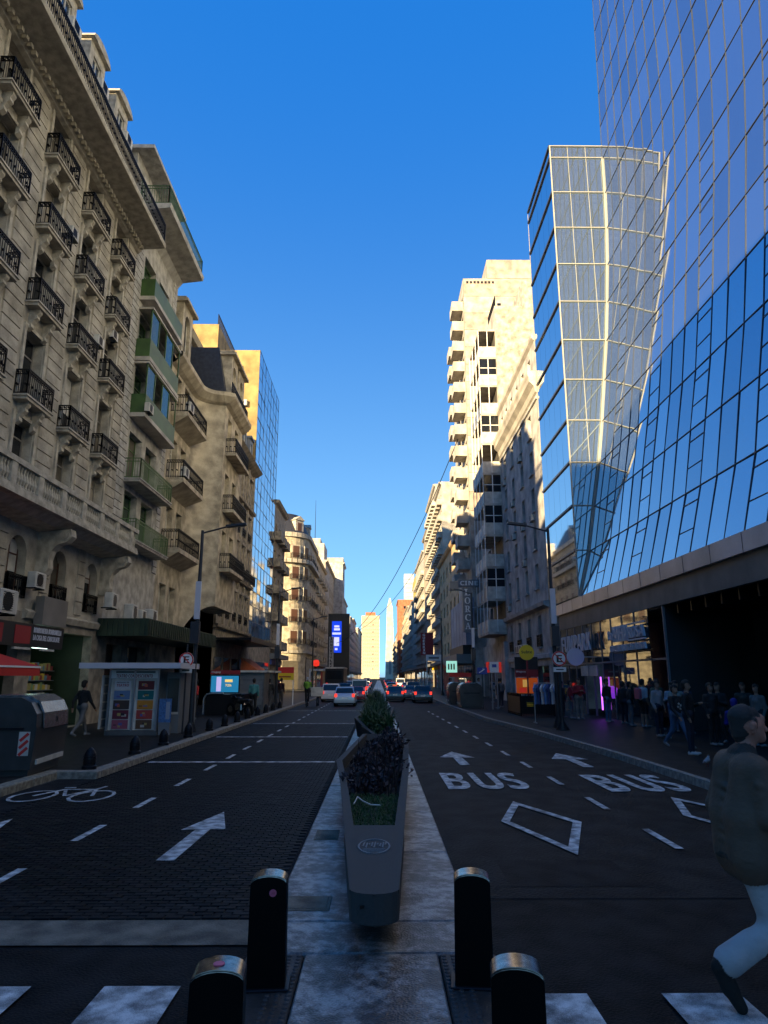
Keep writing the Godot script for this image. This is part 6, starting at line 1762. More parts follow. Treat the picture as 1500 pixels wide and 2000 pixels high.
func kiosk() -> void:
	var t := thing("ticket_kiosk", "small metal ticket kiosk with theatre posters in its windows", "kiosk", Vector3(-8.0, 0.15, -23.6))
	part("cabin_back", strip_box(-0.9, 0.05, -1.6, 0.75, 2.1, -1.5), M["kiosk_metal"], t)
	part("side_wall", strip_box(-0.9, 0.05, -1.5, -0.84, 2.1, 0), M["kiosk_metal"], t); part("side_wall", strip_box(0.69, 0.05, -1.5, 0.75, 2.1, 0), M["kiosk_metal"], t)
	part("base", strip_box(-0.92, 0, -1.62, 0.77, 0.14, 0.04), M["kiosk_metal"], t)
	for x in [-0.88, -0.06, 0.72]: part("front_post", strip_box(x - 0.03, 0.14, -0.02, x + 0.03, 2.1, 0.05), M["steel"], t)
	part("header_board", strip_box(-0.85, 1.8, -0.02, 0.69, 2.08, 0.03), M["white_paint"], t)
	lettering("TEATRO CON DESCUENTO", 1.2, 0.11, 0.008, M["red_dark"], t, Vector3(-0.08, 1.88, 0.03))
	part("black_print", strip_box(-0.7, 1.97, 0.03, 0.6, 2.04, 0.036), M["grey_paint"], t)
	part("front_board", strip_box(-0.84, 0.16, -0.05, 0.68, 1.79, -0.02), M["off_white"], t)
	var pc := [[0.5, 0.5, 0.52], [0.12, 0.2, 0.35], [0.05, 0.035, 0.03], [0.14, 0.02, 0.04], [0.32, 0.08, 0.12], [0.12, 0.012, 0.015], [0.01, 0.14, 0.14], [0.5, 0.2, 0.02], [0.35, 0.05, 0.04], [0.12, 0.06, 0.03]]
	for i in 10:
		var c: Array = pc[i]
		var x := -0.72 if i < 5 else 0.06
		var y := 1.44 - 0.31 * (i % 5)
		var po := part("poster", strip_box(x, y, -0.02, x + 0.52, y + 0.28, 0.0), mat("poster_%d" % i, lin(c[0], c[1], c[2]), 0.5), t)
		if i == 0: 
			lettering("ENTRADAS DE", 0.4, 0.045, 0.004, M["black"], po, Vector3(x + 0.26, y + 0.23, 0.0)); lettering("TEATRO", 0.4, 0.08, 0.004, M["red_dark"], po, Vector3(x + 0.26, y + 0.14, 0.0))
		else:
			for k in 3:
				var a := rng.randf_range(0.03, 0.3); var b := rng.randf_range(0.03, 0.15)
				part("poster_print", strip_box(x + a, y + b, 0.0, x + a + rng.randf_range(0.06, 0.18), y + b + rng.randf_range(0.03, 0.1), 0.003 + 0.001 * k), mat("pp_%d" % (k + i % 3), lin([0.5, 0.02, 0.4, 0.1, 0.5][k + i % 3], [0.45, 0.02, 0.3, 0.1, 0.1][k + i % 3], [0.4, 0.03, 0.1, 0.3, 0.05][k + i % 3]), 0.5), po)
	part("roof", strip_box(-1.75, 2.12, -1.9, 1.55, 2.3, 0.5), M["panel_lilac"], t)
	part("side_display", strip_box(-1.12, 0.2, -0.5, -1.06, 1.9, 0.1), M["off_white"], t)
	var dsp := MB.new()
	for i in 6: dsp.box(-1.055, 0.26 + 0.27 * i, -0.42, -1.045, 0.48 + 0.27 * i, 0.04)
	part("display_print", dsp, M["grey_paint"], t)
	var sc := thing("bus_shelter", "dark glazed street cabin joined beside the ticket kiosk", "shelter", Vector3(-6.9, 0.15, -24.4))
	part("cabin", strip_box(-0.35, 0, -2.2, 0.12, 2.0, 0), M["grey_paint"], sc)
	part("pane", strip_box(-0.3, 0.7, 0.0, 0.08, 1.8, 0.02), M["shop_glass"], sc)
	part("sill", strip_box(-0.32, 0.62, 0.0, 0.1, 0.69, 0.05), M["off_white"], sc)
	var bb := thing("map_board", "blue map board standing against the dark street cabin", "sign", Vector3(-7.05, 0.15, -23.7))
	part("board", strip_box(-0.18, 0.4, 0, 0.22, 1.15, 0.03), mat("map_blue", lin(0.08, 0.2, 0.45), 0.5, 0, tex["grime"], 1.5), bb)
	part("print", strip_box(0.05, 0.5, 0.03, 0.18, 1.05, 0.034), M["cine_blue"], bb)
	part("foot", strip_box(-0.16, 0, -0.1, 0.2, 0.4, 0.02), M["grey_paint"], bb)

# ---------------------------------------------------------------- vehicles
func wheel(parent: Node, at: Vector3, r: float, w: float) -> void:
	var key := "wheel%.2f_%.2f" % [r, w]
	if not cache.has(key):
		var b := MB.new()
		b.tube(Vector3(-w / 2, 0, 0), Vector3(w / 2, 0, 0), r, r, 18)
		var d := MB.new()
		for s in [-1.0, 1.0]: d.tube(Vector3(s * (w / 2), 0, 0), Vector3(s * (w / 2 + 0.012), 0, 0), r * 0.62, r * 0.58, 14)
		cache[key] = [b.mesh(), d.mesh()]
	var t := part("wheel", cache[key][0], M["rubber"], parent, at)
	part("rim", cache[key][1], M["chrome"], t)
func face(b: MB, a: Vector3, c: Vector3, d: Vector3, e: Vector3, s: float, out: float) -> void:
	var m := (a + c + d + e) / 4
	var n := (d - a).cross(e - c).normalized() * out
	var q := [a.lerp(m, s) + n, c.lerp(m, s) + n, d.lerp(m, s) + n, e.lerp(m, s) + n]
	b.quad(q[0], q[1], q[2], q[3])
func car(kind: String, label: String, at: Vector3, paint: Material, lit := true) -> Node3D:
	# rear towards +z
	var d: Dictionary = {"hatch": [1.98, 0.86, 1.42, 1.50, 1.78, 0.66], "sedan": [2.2, 0.86, 0.85, 1.40, 1.5, 0.6], "suv": [2.15, 0.9, 1.75, 1.66, 2.0, 0.72], "van": [2.3, 0.95, 2.1, 2.0, 2.22, 0.84]}
	var p: Array = d[kind]
	var hl: float = p[0]; var hw: float = p[1]
	var t := thing("car", label, "car", at)
	t.scale = Vector3.ONE * 0.88
	var b := MB.new()
	var prof := PackedVector2Array([Vector2(hl - 0.05, 0.28), Vector2(hl, 0.5), Vector2(hl - 0.02, 0.75), Vector2(hl - 0.1, 0.95), Vector2(-hl * 0.35, 0.97), Vector2(-hl + 0.35, 0.88), Vector2(-hl + 0.03, 0.7), Vector2(-hl, 0.45), Vector2(-hl + 0.1, 0.26)])
	var rings: Array = []
	for s in [[-hw, 0.93], [-hw + 0.1, 1.0], [hw - 0.1, 1.0], [hw, 0.93]]:
		var ring: Array = []
		for q in prof: ring.append(Vector3(s[0], 0.6 + (q.y - 0.6) * s[1], q.x * lerpf(1.0, s[1], 0.5)))
		rings.append(ring)
	var n := prof.size()
	for i in 3:
		for j in n:
			var k := (j + 1) % n
			b.quad(rings[i][j], rings[i][k], rings[i + 1][k], rings[i + 1][j])
	for j in range(1, n - 1):
		b.tri(rings[0][0], rings[0][j + 1], rings[0][j]); b.tri(rings[3][0], rings[3][j], rings[3][j + 1])
	# cabin
	var c0 := [Vector3(-hw + 0.05, 0.93, p[4]), Vector3(hw - 0.05, 0.93, p[4]), Vector3(hw - 0.05, 0.93, -hl * 0.42), Vector3(-hw + 0.05, 0.93, -hl * 0.42)]
	var c1 := [Vector3(-p[5], p[3], p[2]), Vector3(p[5], p[3], p[2]), Vector3(p[5] - 0.02, p[3], -hl * 0.05), Vector3(-p[5] + 0.02, p[3], -hl * 0.05)]
	b.hexa([c0[0], c0[1], c0[2], c0[3], c1[0], c1[1], c1[2], c1[3]])
	part("body", b, paint, t)
	var names := ["rear_window", "side_window", "windscreen", "side_window"]
	for i in 4:
		var g := MB.new()
		var j := (i + 1) % 4
		face(g, c0[i].lerp(c1[i], 0.1), c0[j].lerp(c1[j], 0.1), c1[j].lerp(c0[j], 0.12), c1[i].lerp(c0[i], 0.12), 0.1, 0.012)
		part(names[i], g, M["car_glass"], t)
	part("bumper", strip_box(-hw + 0.08, 0.3, hl - 0.06, hw - 0.08, 0.52, hl + 0.04), paint if kind != "van" else M["dark_metal"], t)
	part("underbody", strip_box(-hw + 0.12, 0.18, -hl + 0.2, hw - 0.12, 0.34, hl - 0.1), M["black"], t)
	part("number_plate", strip_box(-0.22, 0.58, hl - 0.03, 0.22, 0.69, hl + 0.015), M["white_paint"], t)
	for s in [-1.0, 1.0]:
		part("tail_light", strip_box(s * (hw - 0.17) - 0.1, 0.72, hl - 0.16, s * (hw - 0.17) + 0.1, 0.98 if kind != "van" else 1.2, hl + 0.005), M["tail"] if lit else M["red_dark"], t)
		part("mirror", strip_box(s * (hw + 0.08) - 0.07, 0.95, -hl * 0.36, s * (hw + 0.08) + 0.07, 1.08, -hl * 0.3), paint, t)
		for z in [-hl * 0.62, hl * 0.62]: wheel(t, Vector3(s * (hw - 0.09), 0.31, z), 0.31, 0.2)
	return t
func motorbike(at: Vector3, turn: float, label: String, rider: bool) -> Node3D:
	var t := thing("motorcycle", label, "motorcycle", at, turn)
	for z in [-0.65, 0.65]: wheel(t, Vector3(0, 0.3, z), 0.3, 0.11)
	var b := MB.new()
	b.tube(Vector3(0, 0.3, -0.65), Vector3(0, 0.95, -0.42), 0.035, 0.03, 8); b.tube(Vector3(0, 0.3, 0.65), Vector3(0, 0.55, 0.1), 0.03, 0.04, 8)
	b.bar(Vector3(-0.34, 1.02, -0.36), Vector3(0.34, 1.02, -0.36), 0.03); b.bar(Vector3(0, 0.9, -0.44), Vector3(0, 0.6, 0.2), 0.08)
	part("frame", b, M["dark_metal"], t)
	var e := MB.new(); e.cbox(-0.16, 0.28, -0.25, 0.16, 0.6, 0.25, 0.05)
	part("engine", e, M["chrome"], t)
	var s := MB.new(); s.cbox(-0.13, 0.7, -0.32, 0.13, 0.9, 0.05, 0.06); s.cbox(-0.14, 0.68, 0.05, 0.14, 0.8, 0.75, 0.04)
	part("tank_and_seat", s, M["black"], t)
	var h := MB.new(); h.tube(Vector3(0, 0.88, -0.5), Vector3(0, 0.88, -0.62), 0.07, 0.1, 12)
	part("headlight", h, M["chrome"], t)
	return t
func build_vehicles() -> void:
	var silver := mat("car_silver", lin(0.45, 0.46, 0.47), 0.28, 0.5); var white := mat("car_white", lin(0.62, 0.62, 0.62), 0.25); var black := mat("car_black", lin(0.012, 0.012, 0.014), 0.15); var red := mat("car_red", lin(0.2, 0.012, 0.015), 0.2); var grey := mat("car_grey", lin(0.1, 0.105, 0.11), 0.25, 0.4); var yellow := mat("taxi_yellow", lin(0.7, 0.45, 0.02), 0.3)
	for m in [silver, white, black, red, grey]:
		m.clearcoat_enabled = true; m.clearcoat = 0.8; m.clearcoat_roughness = 0.05
	car("hatch", "silver hatchback with lit tail lights driving beside the median planters", Vector3(-2.38, 0, -51.4), silver)
	car("suv", "white sport utility car ahead of the silver hatchback", Vector3(-3.95, 0, -60.5), white)
	car("sedan", "dark red sedan between the silver hatchback and the median", Vector3(-1.85, 0, -60.0), red)
	car("van", "tall pale van with twin rear windows behind the dark red sedan", Vector3(-1.95, 0, -74), white)
	car("sedan", "red sedan near the stalls on the left", Vector3(-5.0, 0, -70), red)
	var tx := car("sedan", "black taxi with yellow roof driving along the planted median", Vector3(1.35, 0, -60.5), black)
	part("yellow_roof", strip_box(-0.58, 1.4, -0.1, 0.58, 1.425, 0.85), yellow, tx); part("roof_light", strip_box(-0.2, 1.425, 0.1, 0.2, 1.53, 0.3), glow("taxi_light", lin(0.8, 0.12, 0.05), 0.3), tx)
	car("hatch", "glossy black hatchback nearest the right kerb", Vector3(3.5, 0, -58.0), black)
	car("sedan", "dark grey sedan in front of the glossy black hatchback", Vector3(2.95, 0, -65), grey)
	var far := [[-3.9, -84, "hatch", grey, "grey hatchback in the far left lane traffic"], [-2.0, -92, "sedan", black, "black sedan in the far left lane traffic"], [-4.2, -104, "suv", silver, "silver utility car in the far left lane traffic"], [-2.1, -118, "hatch", white, "white hatchback in the far left lane traffic"], [-4.0, -132, "sedan", red, "red sedan in the far left lane traffic"], [-2.2, -150, "hatch", grey, "small grey hatchback in the far left lane traffic"], [1.6, -76, "sedan", yellow, "yellow sedan in the far right lane traffic"], [3.9, -82, "suv", black, "black utility car in the far right lane traffic"], [1.7, -96, "hatch", silver, "silver hatchback in the far right lane traffic"], [4.0, -104, "sedan", white, "white sedan in the far right lane traffic"], [1.8, -120, "sedan", black, "small black sedan in the far right lane traffic"], [3.9, -130, "van", white, "white van in the far right lane traffic"], [1.9, -150, "hatch", red, "red hatchback in the far right lane traffic"], [-3.0, -180, "van", white, "white van far down the left lanes"], [2.8, -190, "suv", grey, "grey utility car far down the right lanes"], [-3.4, -220, "sedan", black, "black sedan far down the left lanes"], [2.4, -235, "sedan", silver, "silver sedan far down the right lanes"]]
	for q in far: car(q[2], q[4], Vector3(q[0], 0, q[1]), q[3])
	# city bus across the far junction lanes
	var bus := thing("city_bus", "dark city bus with pale roof frame in the left traffic", "bus", Vector3(-6.0, 0, -96))
	part("body", strip_box(-1.25, 0.4, -10, 1.25, 3.1, 0), M["dark_metal"], bus)
	part("roof_frame", strip_box(-1.28, 3.1, -10, 1.28, 3.3, 0.05), M["off_white"], bus)
	part("rear_window", strip_box(-1.0, 1.7, 0, 1.0, 2.8, 0.03), M["car_glass"], bus)
	for s in [-1.0, 1.0]:
		part("tail_light", strip_box(s * 1.0 - 0.12, 0.8, 0, s * 1.0 + 0.12, 1.2, 0.03), M["tail"], bus)
		for z in [-8.0, -2.0]: wheel(bus, Vector3(s * 1.12, 0.48, z), 0.48, 0.28)
	var sh := thing("bus_shelter", "long white framed bus shelter beyond the traffic on the left", "shelter", Vector3(-8.6, 0.15, -100))
	part("roof", strip_box(-1.2, 2.7, -9, 1.4, 2.95, 0), M["off_white"], sh)
	for x in [-1.1, 1.3]: part("post", strip_box(x - 0.1, 0, -0.2, x + 0.1, 2.7, 0), M["off_white"], sh)
	part("glass_back", strip_box(-1.2, 0.2, -8.8, -1.15, 2.6, -0.2), M["kiosk_glass"], sh)

# ---------------------------------------------------------------- people
func skin_mat() -> StandardMaterial3D:
	var m := mat("body_colours", Color(1, 1, 1), 0.8)
	m.vertex_color_use_as_albedo = true
	m.albedo_texture = tex["soft"]; m.normal_enabled = true; m.normal_texture = tex["rough_n"]; m.normal_scale = 0.7
	m.uv1_triplanar = true; m.uv1_scale = Vector3.ONE * 1.1
	return m
# bones: [from, to, radius, radius, colour index]; smooth union meshed as surface nets
func sdf_mesh(bones: Array, cols: Array, cell: float, k: float) -> ArrayMesh:
	var lo := Vector3(1e9, 1e9, 1e9); var hi := -lo
	for b in bones:
		var r: float = maxf(b[2], b[3]) + 2.5 * cell
		for p in [b[0], b[1]]:
			lo = lo.min(p - Vector3.ONE * r); hi = hi.max(p + Vector3.ONE * r)
	var nx := int((hi.x - lo.x) / cell) + 2; var ny := int((hi.y - lo.y) / cell) + 2; var nz := int((hi.z - lo.z) / cell) + 2
	var f := PackedFloat32Array(); f.resize(nx * ny * nz); f.fill(1.0)
	var best := PackedFloat32Array(); best.resize(nx * ny * nz); best.fill(1.0)
	var id := PackedByteArray(); id.resize(nx * ny * nz)
	for b in bones:
		var a: Vector3 = b[0]; var e: Vector3 = b[1]; var ra: float = b[2]; var rb: float = b[3]; var ci: int = b[4]
		var kk: float = b[5] if b.size() > 5 else k
		var m := maxf(ra, rb) + 2.0 * cell + kk
		var p0 := ((a.min(e) - Vector3.ONE * m - lo) / cell).floor().max(Vector3.ZERO); var p1 := ((a.max(e) + Vector3.ONE * m - lo) / cell).ceil().min(Vector3(nx - 1, ny - 1, nz - 1))
		var ba := e - a
		var bb := maxf(ba.length_squared(), 1e-9)
		for z in range(int(p0.z), int(p1.z) + 1):
			for y in range(int(p0.y), int(p1.y) + 1):
				var i := (z * ny + y) * nx + int(p0.x)
				var q := Vector3(lo.x + p0.x * cell, lo.y + y * cell, lo.z + z * cell) - a
				for x in range(int(p0.x), int(p1.x) + 1):
					var t := clampf(q.dot(ba) / bb, 0.0, 1.0)
					var dd := (q - ba * t).length() - (ra + (rb - ra) * t)
					var o := f[i]
					var h := maxf(kk - absf(dd - o), 0.0) / kk
					f[i] = minf(dd, o) - h * h * kk * 0.25
					if dd < best[i]: best[i] = dd; id[i] = ci
					i += 1
					q.x += cell
	var vi := PackedInt32Array(); vi.resize(nx * ny * nz); vi.fill(-1)
	var vs := PackedVector3Array(); var ns := PackedVector3Array(); var cs := PackedColorArray(); var idx := PackedInt32Array()
	var off := [0, 1, nx, nx + 1, nx * ny, nx * ny + 1, nx * ny + nx, nx * ny + nx + 1]
	var cv := [Vector3(0, 0, 0), Vector3(1, 0, 0), Vector3(0, 1, 0), Vector3(1, 1, 0), Vector3(0, 0, 1), Vector3(1, 0, 1), Vector3(0, 1, 1), Vector3(1, 1, 1)]
	var ed := [[0, 1], [2, 3], [4, 5], [6, 7], [0, 2], [1, 3], [4, 6], [5, 7], [0, 4], [1, 5], [2, 6], [3, 7]]
	for z in nz - 1:
		for y in ny - 1:
			for x in nx - 1:
				var i := (z * ny + y) * nx + x
				var v0 := f[i]
				if v0 > 2.5 * cell or v0 < -2.5 * cell: continue
				var s := 0
				for c in 8: if f[i + off[c]] < 0: s += 1
				if s == 0 or s == 8: continue
				var p := Vector3.ZERO
				var n := 0
				for q in ed:
					var a := f[i + off[q[0]]]; var b := f[i + off[q[1]]]
					if (a < 0) != (b < 0):
						p += cv[q[0]].lerp(cv[q[1]], a / (a - b)); n += 1
				p /= n
				var g := Vector3.ZERO
				for c in 8: g += (cv[c] - Vector3.ONE * 0.5) * f[i + off[c]]
				vi[i] = vs.size()
				vs.append(lo + (Vector3(x, y, z) + p) * cell); ns.append(g.normalized()); cs.append(cols[id[i]])
	for z in range(1, nz - 1):
		for y in range(1, ny - 1):
			for x in range(1, nx - 1):
				var i := (z * ny + y) * nx + x
				var a := f[i]
				if a > 2.5 * cell or a < -2.5 * cell: continue
				for ax in 3:
					var st: int = [1, nx, nx * ny][ax]
					var b := f[i + st]
					if (a < 0) == (b < 0): continue
					var u: int = [nx, nx * ny, 1][ax]; var w: int = [nx * ny, 1, nx][ax]
					var q := [vi[i], vi[i - u], vi[i - u - w], vi[i - w]]
					if q[0] < 0 or q[1] < 0 or q[2] < 0 or q[3] < 0: continue
					if a > 0: idx.append_array([q[0], q[1], q[2], q[0], q[2], q[3]])
					else: idx.append_array([q[0], q[2], q[1], q[0], q[3], q[2]])
	var arr := []
	arr.resize(Mesh.ARRAY_MAX)
	arr[Mesh.ARRAY_VERTEX] = vs; arr[Mesh.ARRAY_NORMAL] = ns; arr[Mesh.ARRAY_COLOR] = cs; arr[Mesh.ARRAY_INDEX] = idx
	var mm := ArrayMesh.new()
	mm.add_surface_from_arrays(Mesh.PRIMITIVE_TRIANGLES, arr)
	return mm
# colour slots: 0 skin, 1 hair, 2 top, 3 legs, 4 shoes, 5 lower legs (skin for shorts), 6 forearms
func person_bones(pose: String) -> Array:
	var V := func(x: float, y: float, z: float) -> Vector3: return Vector3(x, y, z)
	var stride := 0.0
	if pose == "walk": stride = 0.28
	var drop := 0.0
	if pose == "walk": drop = 0.03
	var B: Array = []
	var crouch := pose == "sit"
	var hy := 0.93 - drop if not crouch else 0.45
	var up := hy - 0.93
	B.append([Vector3(-0.075, hy + 0.02, 0), Vector3(0.075, hy + 0.02, 0), 0.125, 0.125, 3])
	B.append([Vector3(0, hy + 0.1, 0), Vector3(0, hy + 0.32, 0.01), 0.135, 0.14, 2]); B.append([Vector3(-0.1, hy + 0.2, 0), Vector3(-0.12, hy + 0.44, 0.0), 0.085, 0.09, 2]); B.append([Vector3(0.1, hy + 0.2, 0), Vector3(0.12, hy + 0.44, 0.0), 0.085, 0.09, 2])
	B.append([Vector3(0, hy + 0.36, 0.02), Vector3(0, hy + 0.46, -0.005), 0.12, 0.085, 2])
	B.append([Vector3(0, hy + 0.5, 0), Vector3(0, hy + 0.6, 0.015), 0.055, 0.052, 0])
	B.append([Vector3(0, hy + 0.66, 0.03), Vector3(0, hy + 0.73, 0.01), 0.07, 0.088, 0, 0.02]); B.append([Vector3(0, hy + 0.69, 0.1), Vector3(0, hy + 0.665, 0.115), 0.012, 0.016, 0, 0.015])
	B.append([Vector3(0, hy + 0.755, -0.02), Vector3(0, hy + 0.69, -0.04), 0.093, 0.075, 1, 0.01]); B.append([Vector3(0, hy + 0.78, 0.03), Vector3(0, hy + 0.78, 0.0), 0.075, 0.08, 1, 0.01])
	for s in [-1.0, 1.0]:
		var f: float = stride * s
		var hip := Vector3(0.09 * s, hy, 0); var knee := Vector3(0.095 * s, 0.5 - drop, f * 0.55 + (0.05 if stride > 0 else 0.01)); var ank := Vector3(0.1 * s, 0.09 if f >= 0 else 0.16, f * 1.15 - (0.08 if f < 0 else 0.0))
		if crouch: knee = Vector3(0.13 * s, 0.5, 0.38); ank = Vector3(0.12 * s, 0.09, 0.3)
		B.append([hip, knee, 0.098, 0.066, 3]); B.append([knee, ank, 0.064, 0.045, 5])
		var toe := ank + Vector3(0.01 * s, -0.045, 0.16)
		if f < 0: toe = ank + Vector3(0.01 * s, -0.11, 0.12)
		B.append([ank + Vector3(0, -0.035, -0.03), toe, 0.045, 0.034, 4, 0.02])
		var sh := Vector3(0.19 * s, hy + 0.46, 0); var el := Vector3(0.235 * s, hy + 0.18, -0.03 - f * 0.5); var wr := Vector3(0.22 * s, hy - 0.05, 0.06 - f * 0.9)
		if pose == "phone" and s > 0 or pose == "cross" or crouch: el = Vector3(0.25 * s, hy + 0.2, 0.02); wr = Vector3(0.07 * s, hy + 0.28, 0.26)
		if pose == "bike": el = Vector3(0.26 * s, hy + 0.25, 0.2); wr = Vector3(0.25 * s, hy + 0.15, 0.45)
		B.append([sh, el, 0.066, 0.05, 2]); B.append([el, wr, 0.048, 0.034, 6]); B.append([wr, wr + (wr - el).normalized() * 0.1, 0.034, 0.03, 0, 0.015])
	return B
var pose_cache := {}
func person(label: String, at: Vector3, turn: float, pose: String, top: Color, legs: Color, hair := Color(0.02, 0.014, 0.01), tall := 1.0, shorts := false, sleeves := true, skin := Color(0.36, 0.2, 0.13), shoes := Color(0.25, 0.25, 0.25), group := "") -> Node3D:
	var t := thing("person", label, "person", at, turn, group)
	t.scale = Vector3.ONE * tall
	if not pose_cache.has(pose):
		var idc: Array = []
		for i in 7: idc.append(Color(i / 8.0, 0, 0))
		pose_cache[pose] = sdf_mesh(person_bones(pose), idc, 0.022, 0.04).surface_get_arrays(0)
	var arr: Array = pose_cache[pose].duplicate()
	var src: PackedColorArray = arr[Mesh.ARRAY_COLOR]
	var pal := [skin, hair, top, legs, shoes, skin if shorts else legs, top if sleeves else skin]
	var cs := PackedColorArray(); cs.resize(src.size())
	for i in src.size(): cs[i] = pal[int(round(src[i].r * 8.0))]
	arr[Mesh.ARRAY_COLOR] = cs
	var m := ArrayMesh.new()
	m.add_surface_from_arrays(Mesh.PRIMITIVE_TRIANGLES, arr)
	part("body", m, skin_mat(), t)
	return t
func build_people() -> void:
	walking_man()
	var blk := Color(0.012, 0.012, 0.014); var navy := Color(0.015, 0.018, 0.035); var jean := Color(0.08, 0.14, 0.24); var grey := Color(0.12, 0.12, 0.13); var white := Color(0.5, 0.5, 0.5); var redc := Color(0.3, 0.015, 0.02); var olive := Color(0.05, 0.055, 0.04); var sh_w := Color(0.45, 0.45, 0.45)
	var p := person("man in black jumper and dark trousers walking while holding a phone", Vector3(7.6, 0.15, -17.6), 0.9, "phone_walk" if false else "phone", blk, navy, Color(0.03, 0.02, 0.015), 1.0, false, true, Color(0.36, 0.2, 0.13), sh_w)
	part("phone", strip_box(0.02, 1.22, 0.33, 0.1, 1.24, 0.46), M["black"], p)
	var wmn := person("woman in black top with white flower print and ripped blue jeans", Vector3(8.05, 0.15, -19.4), 0.4, "walk", blk, jean, Color(0.015, 0.01, 0.008), 0.94)
	var fl := MB.new()
	for q in [[-0.02, 1.22], [0.05, 1.17], [-0.05, 1.13], [0.03, 1.08]]: fl.tube(Vector3(q[0], q[1], 0.14), Vector3(q[0], q[1], 0.165), 0.035, 0.03, 8)
	part("flower_print", fl, M["off_white"], wmn)
	var bp := person("young man in white shirt and black shorts with pink backpack", Vector3(10.0, 0.15, -27.0), 1.9, "stand", white, blk, Color(0.01, 0.01, 0.01), 1.0, true, false, Color(0.36, 0.2, 0.13), Color(0.4, 0.4, 0.4))
	var bk := MB.new(); bk.cbox(-0.15, 1.05, -0.3, 0.15, 1.45, -0.13, 0.05)
	part("backpack", bk, mat("backpack_pink", lin(0.5, 0.1, 0.13), 0.7), bp)
	var q := [["person in dark coat and grey trousers beside the backpack wearer", 9.75, -27.7, 1.5, "stand", blk, grey], ["person in olive jacket and navy trousers in the pavement queue", 10.0, -25.6, 0.2, "stand", Color(0.09, 0.1, 0.06), navy], ["woman in pale blouse and blue jeans drinking in the pavement queue", 10.2, -24.8, -0.3, "cross", Color(0.35, 0.37, 0.42), jean], ["tall person in dark blue padded jacket in the pavement queue", 10.3, -23.9, 0.3, "stand", Color(0.03, 0.045, 0.1), blk], ["person in red shirt and pale shorts by the shop doorway", 9.0, -32.1, 0.2, "cross", redc, Color(0.25, 0.2, 0.17)], ["person in dark red top by the shop doorway", 8.75, -32.6, 1.2, "stand", Color(0.2, 0.012, 0.016), grey], ["person all in black next to the red shirts", 8.55, -33.4, 2.0, "stand", blk, blk], ["person in black tracksuit looking at a phone under the tower canopy", 9.9, -20.8, -0.8, "cross", blk, Color(0.02, 0.02, 0.022)], ["person in black hooded top with white sleeve badge under the tower canopy", 9.3, -20.0, 0.3, "stand", Color(0.016, 0.016, 0.018), blk], ["person in grey patterned scarf under the tower canopy", 10.4, -19.6, -1.2, "stand", Color(0.14, 0.13, 0.12), blk], ["long haired person in dark coat under the tower canopy", 10.9, -21.3, -0.4, "stand", Color(0.05, 0.04, 0.03), grey], ["person in teal striped top behind the phone walker", 9.0, -21.6, 0.2, "walk", Color(0.14, 0.22, 0.22), navy], ["person in white printed shirt behind the flower top", 8.9, -22.8, 0.5, "stand", Color(0.28, 0.28, 0.29), navy], ["person in black cap and coat at the shop glazing", 9.9, -28.9, 2.2, "stand", blk, navy], ["person in blue jeans and black jacket at the shop glazing", 9.6, -30.0, 0.6, "stand", blk, jean]]
	for s in q: person(s[0], Vector3(s[1], 0.15, s[2]), s[3], s[4], s[5], s[6], Color(0.02, 0.014, 0.01) * rng.randf_range(0.5, 2.5), rng.randf_range(0.93, 1.03))
	person("person crouching in a vivid blue jacket on the pavement", Vector3(9.45, 0.15, -19.0), 2.4, "sit", Color(0.012, 0.012, 0.22), Color(0.03, 0.03, 0.06), Color(0.012, 0.012, 0.2), 1.0)
	# left pavement
	person("person in long black coat and grey trousers outside the open shop", Vector3(-9.55, 0.15, -23.2), 2.7, "walk", blk, Color(0.16, 0.15, 0.14))
	person("person in bright red jacket reaching out behind the lamp post", Vector3(-8.2, 0.15, -32.0), -0.9, "phone", Color(0.55, 0.03, 0.02), blk, Color(0.02, 0.014, 0.01), 1.0)
	person("person in teal hooded jumper seen from behind by the stalls", Vector3(-6.5, 0.15, -37.2), PI, "stand", Color(0.06, 0.24, 0.23), blk)
	person("person in black jacket stepping off the left kerb", Vector3(-6.6, 0.15, -43.0), PI, "walk", blk, Color(0.04, 0.04, 0.045))
	person("person in dark red coat beside the white banner post", Vector3(-6.35, 0.15, -46.5), 2.6, "stand", Color(0.05, 0.012, 0.014), Color(0.1, 0.08, 0.07))
	var cy := person("cyclist in lime green jacket riding at the left kerb", Vector3(-4.95, 0.22, -49.5), PI, "bike", Color(0.16, 0.34, 0.03), blk, Color(0.5, 0.5, 0.5))
	var bc := thing("delivery_bicycle", "bicycle with white rear box by the left kerb", "bicycle", Vector3(-4.3, 0, -50.5))
	for z in [-0.55, 0.55]: wheel(bc, Vector3(0, 0.34, z), 0.34, 0.05)
	var bx := MB.new(); bx.bar(Vector3(0, 0.34, -0.55), Vector3(0, 0.95, -0.35), 0.04); bx.bar(Vector3(0, 0.34, 0.55), Vector3(0, 0.8, 0.1), 0.04); bx.bar(Vector3(0, 0.8, 0.1), Vector3(0, 0.85, -0.38), 0.04); bx.bar(Vector3(-0.28, 1.0, -0.35), Vector3(0.28, 1.0, -0.35), 0.03)
	part("frame", bx, M["dark_metal"], bc)
	part("box", strip_box(-0.4, 0.7, 0.25, 0.4, 1.3, 0.9), M["off_white"], bc)
	var cb := thing("bicycle", "dark bicycle under the lime jacketed cyclist", "bicycle", Vector3(-4.95, 0, -49.6))
	for z in [-0.55, 0.55]: wheel(cb, Vector3(0, 0.34, z), 0.34, 0.05)
	part("frame", bx, M["iron"], cb)
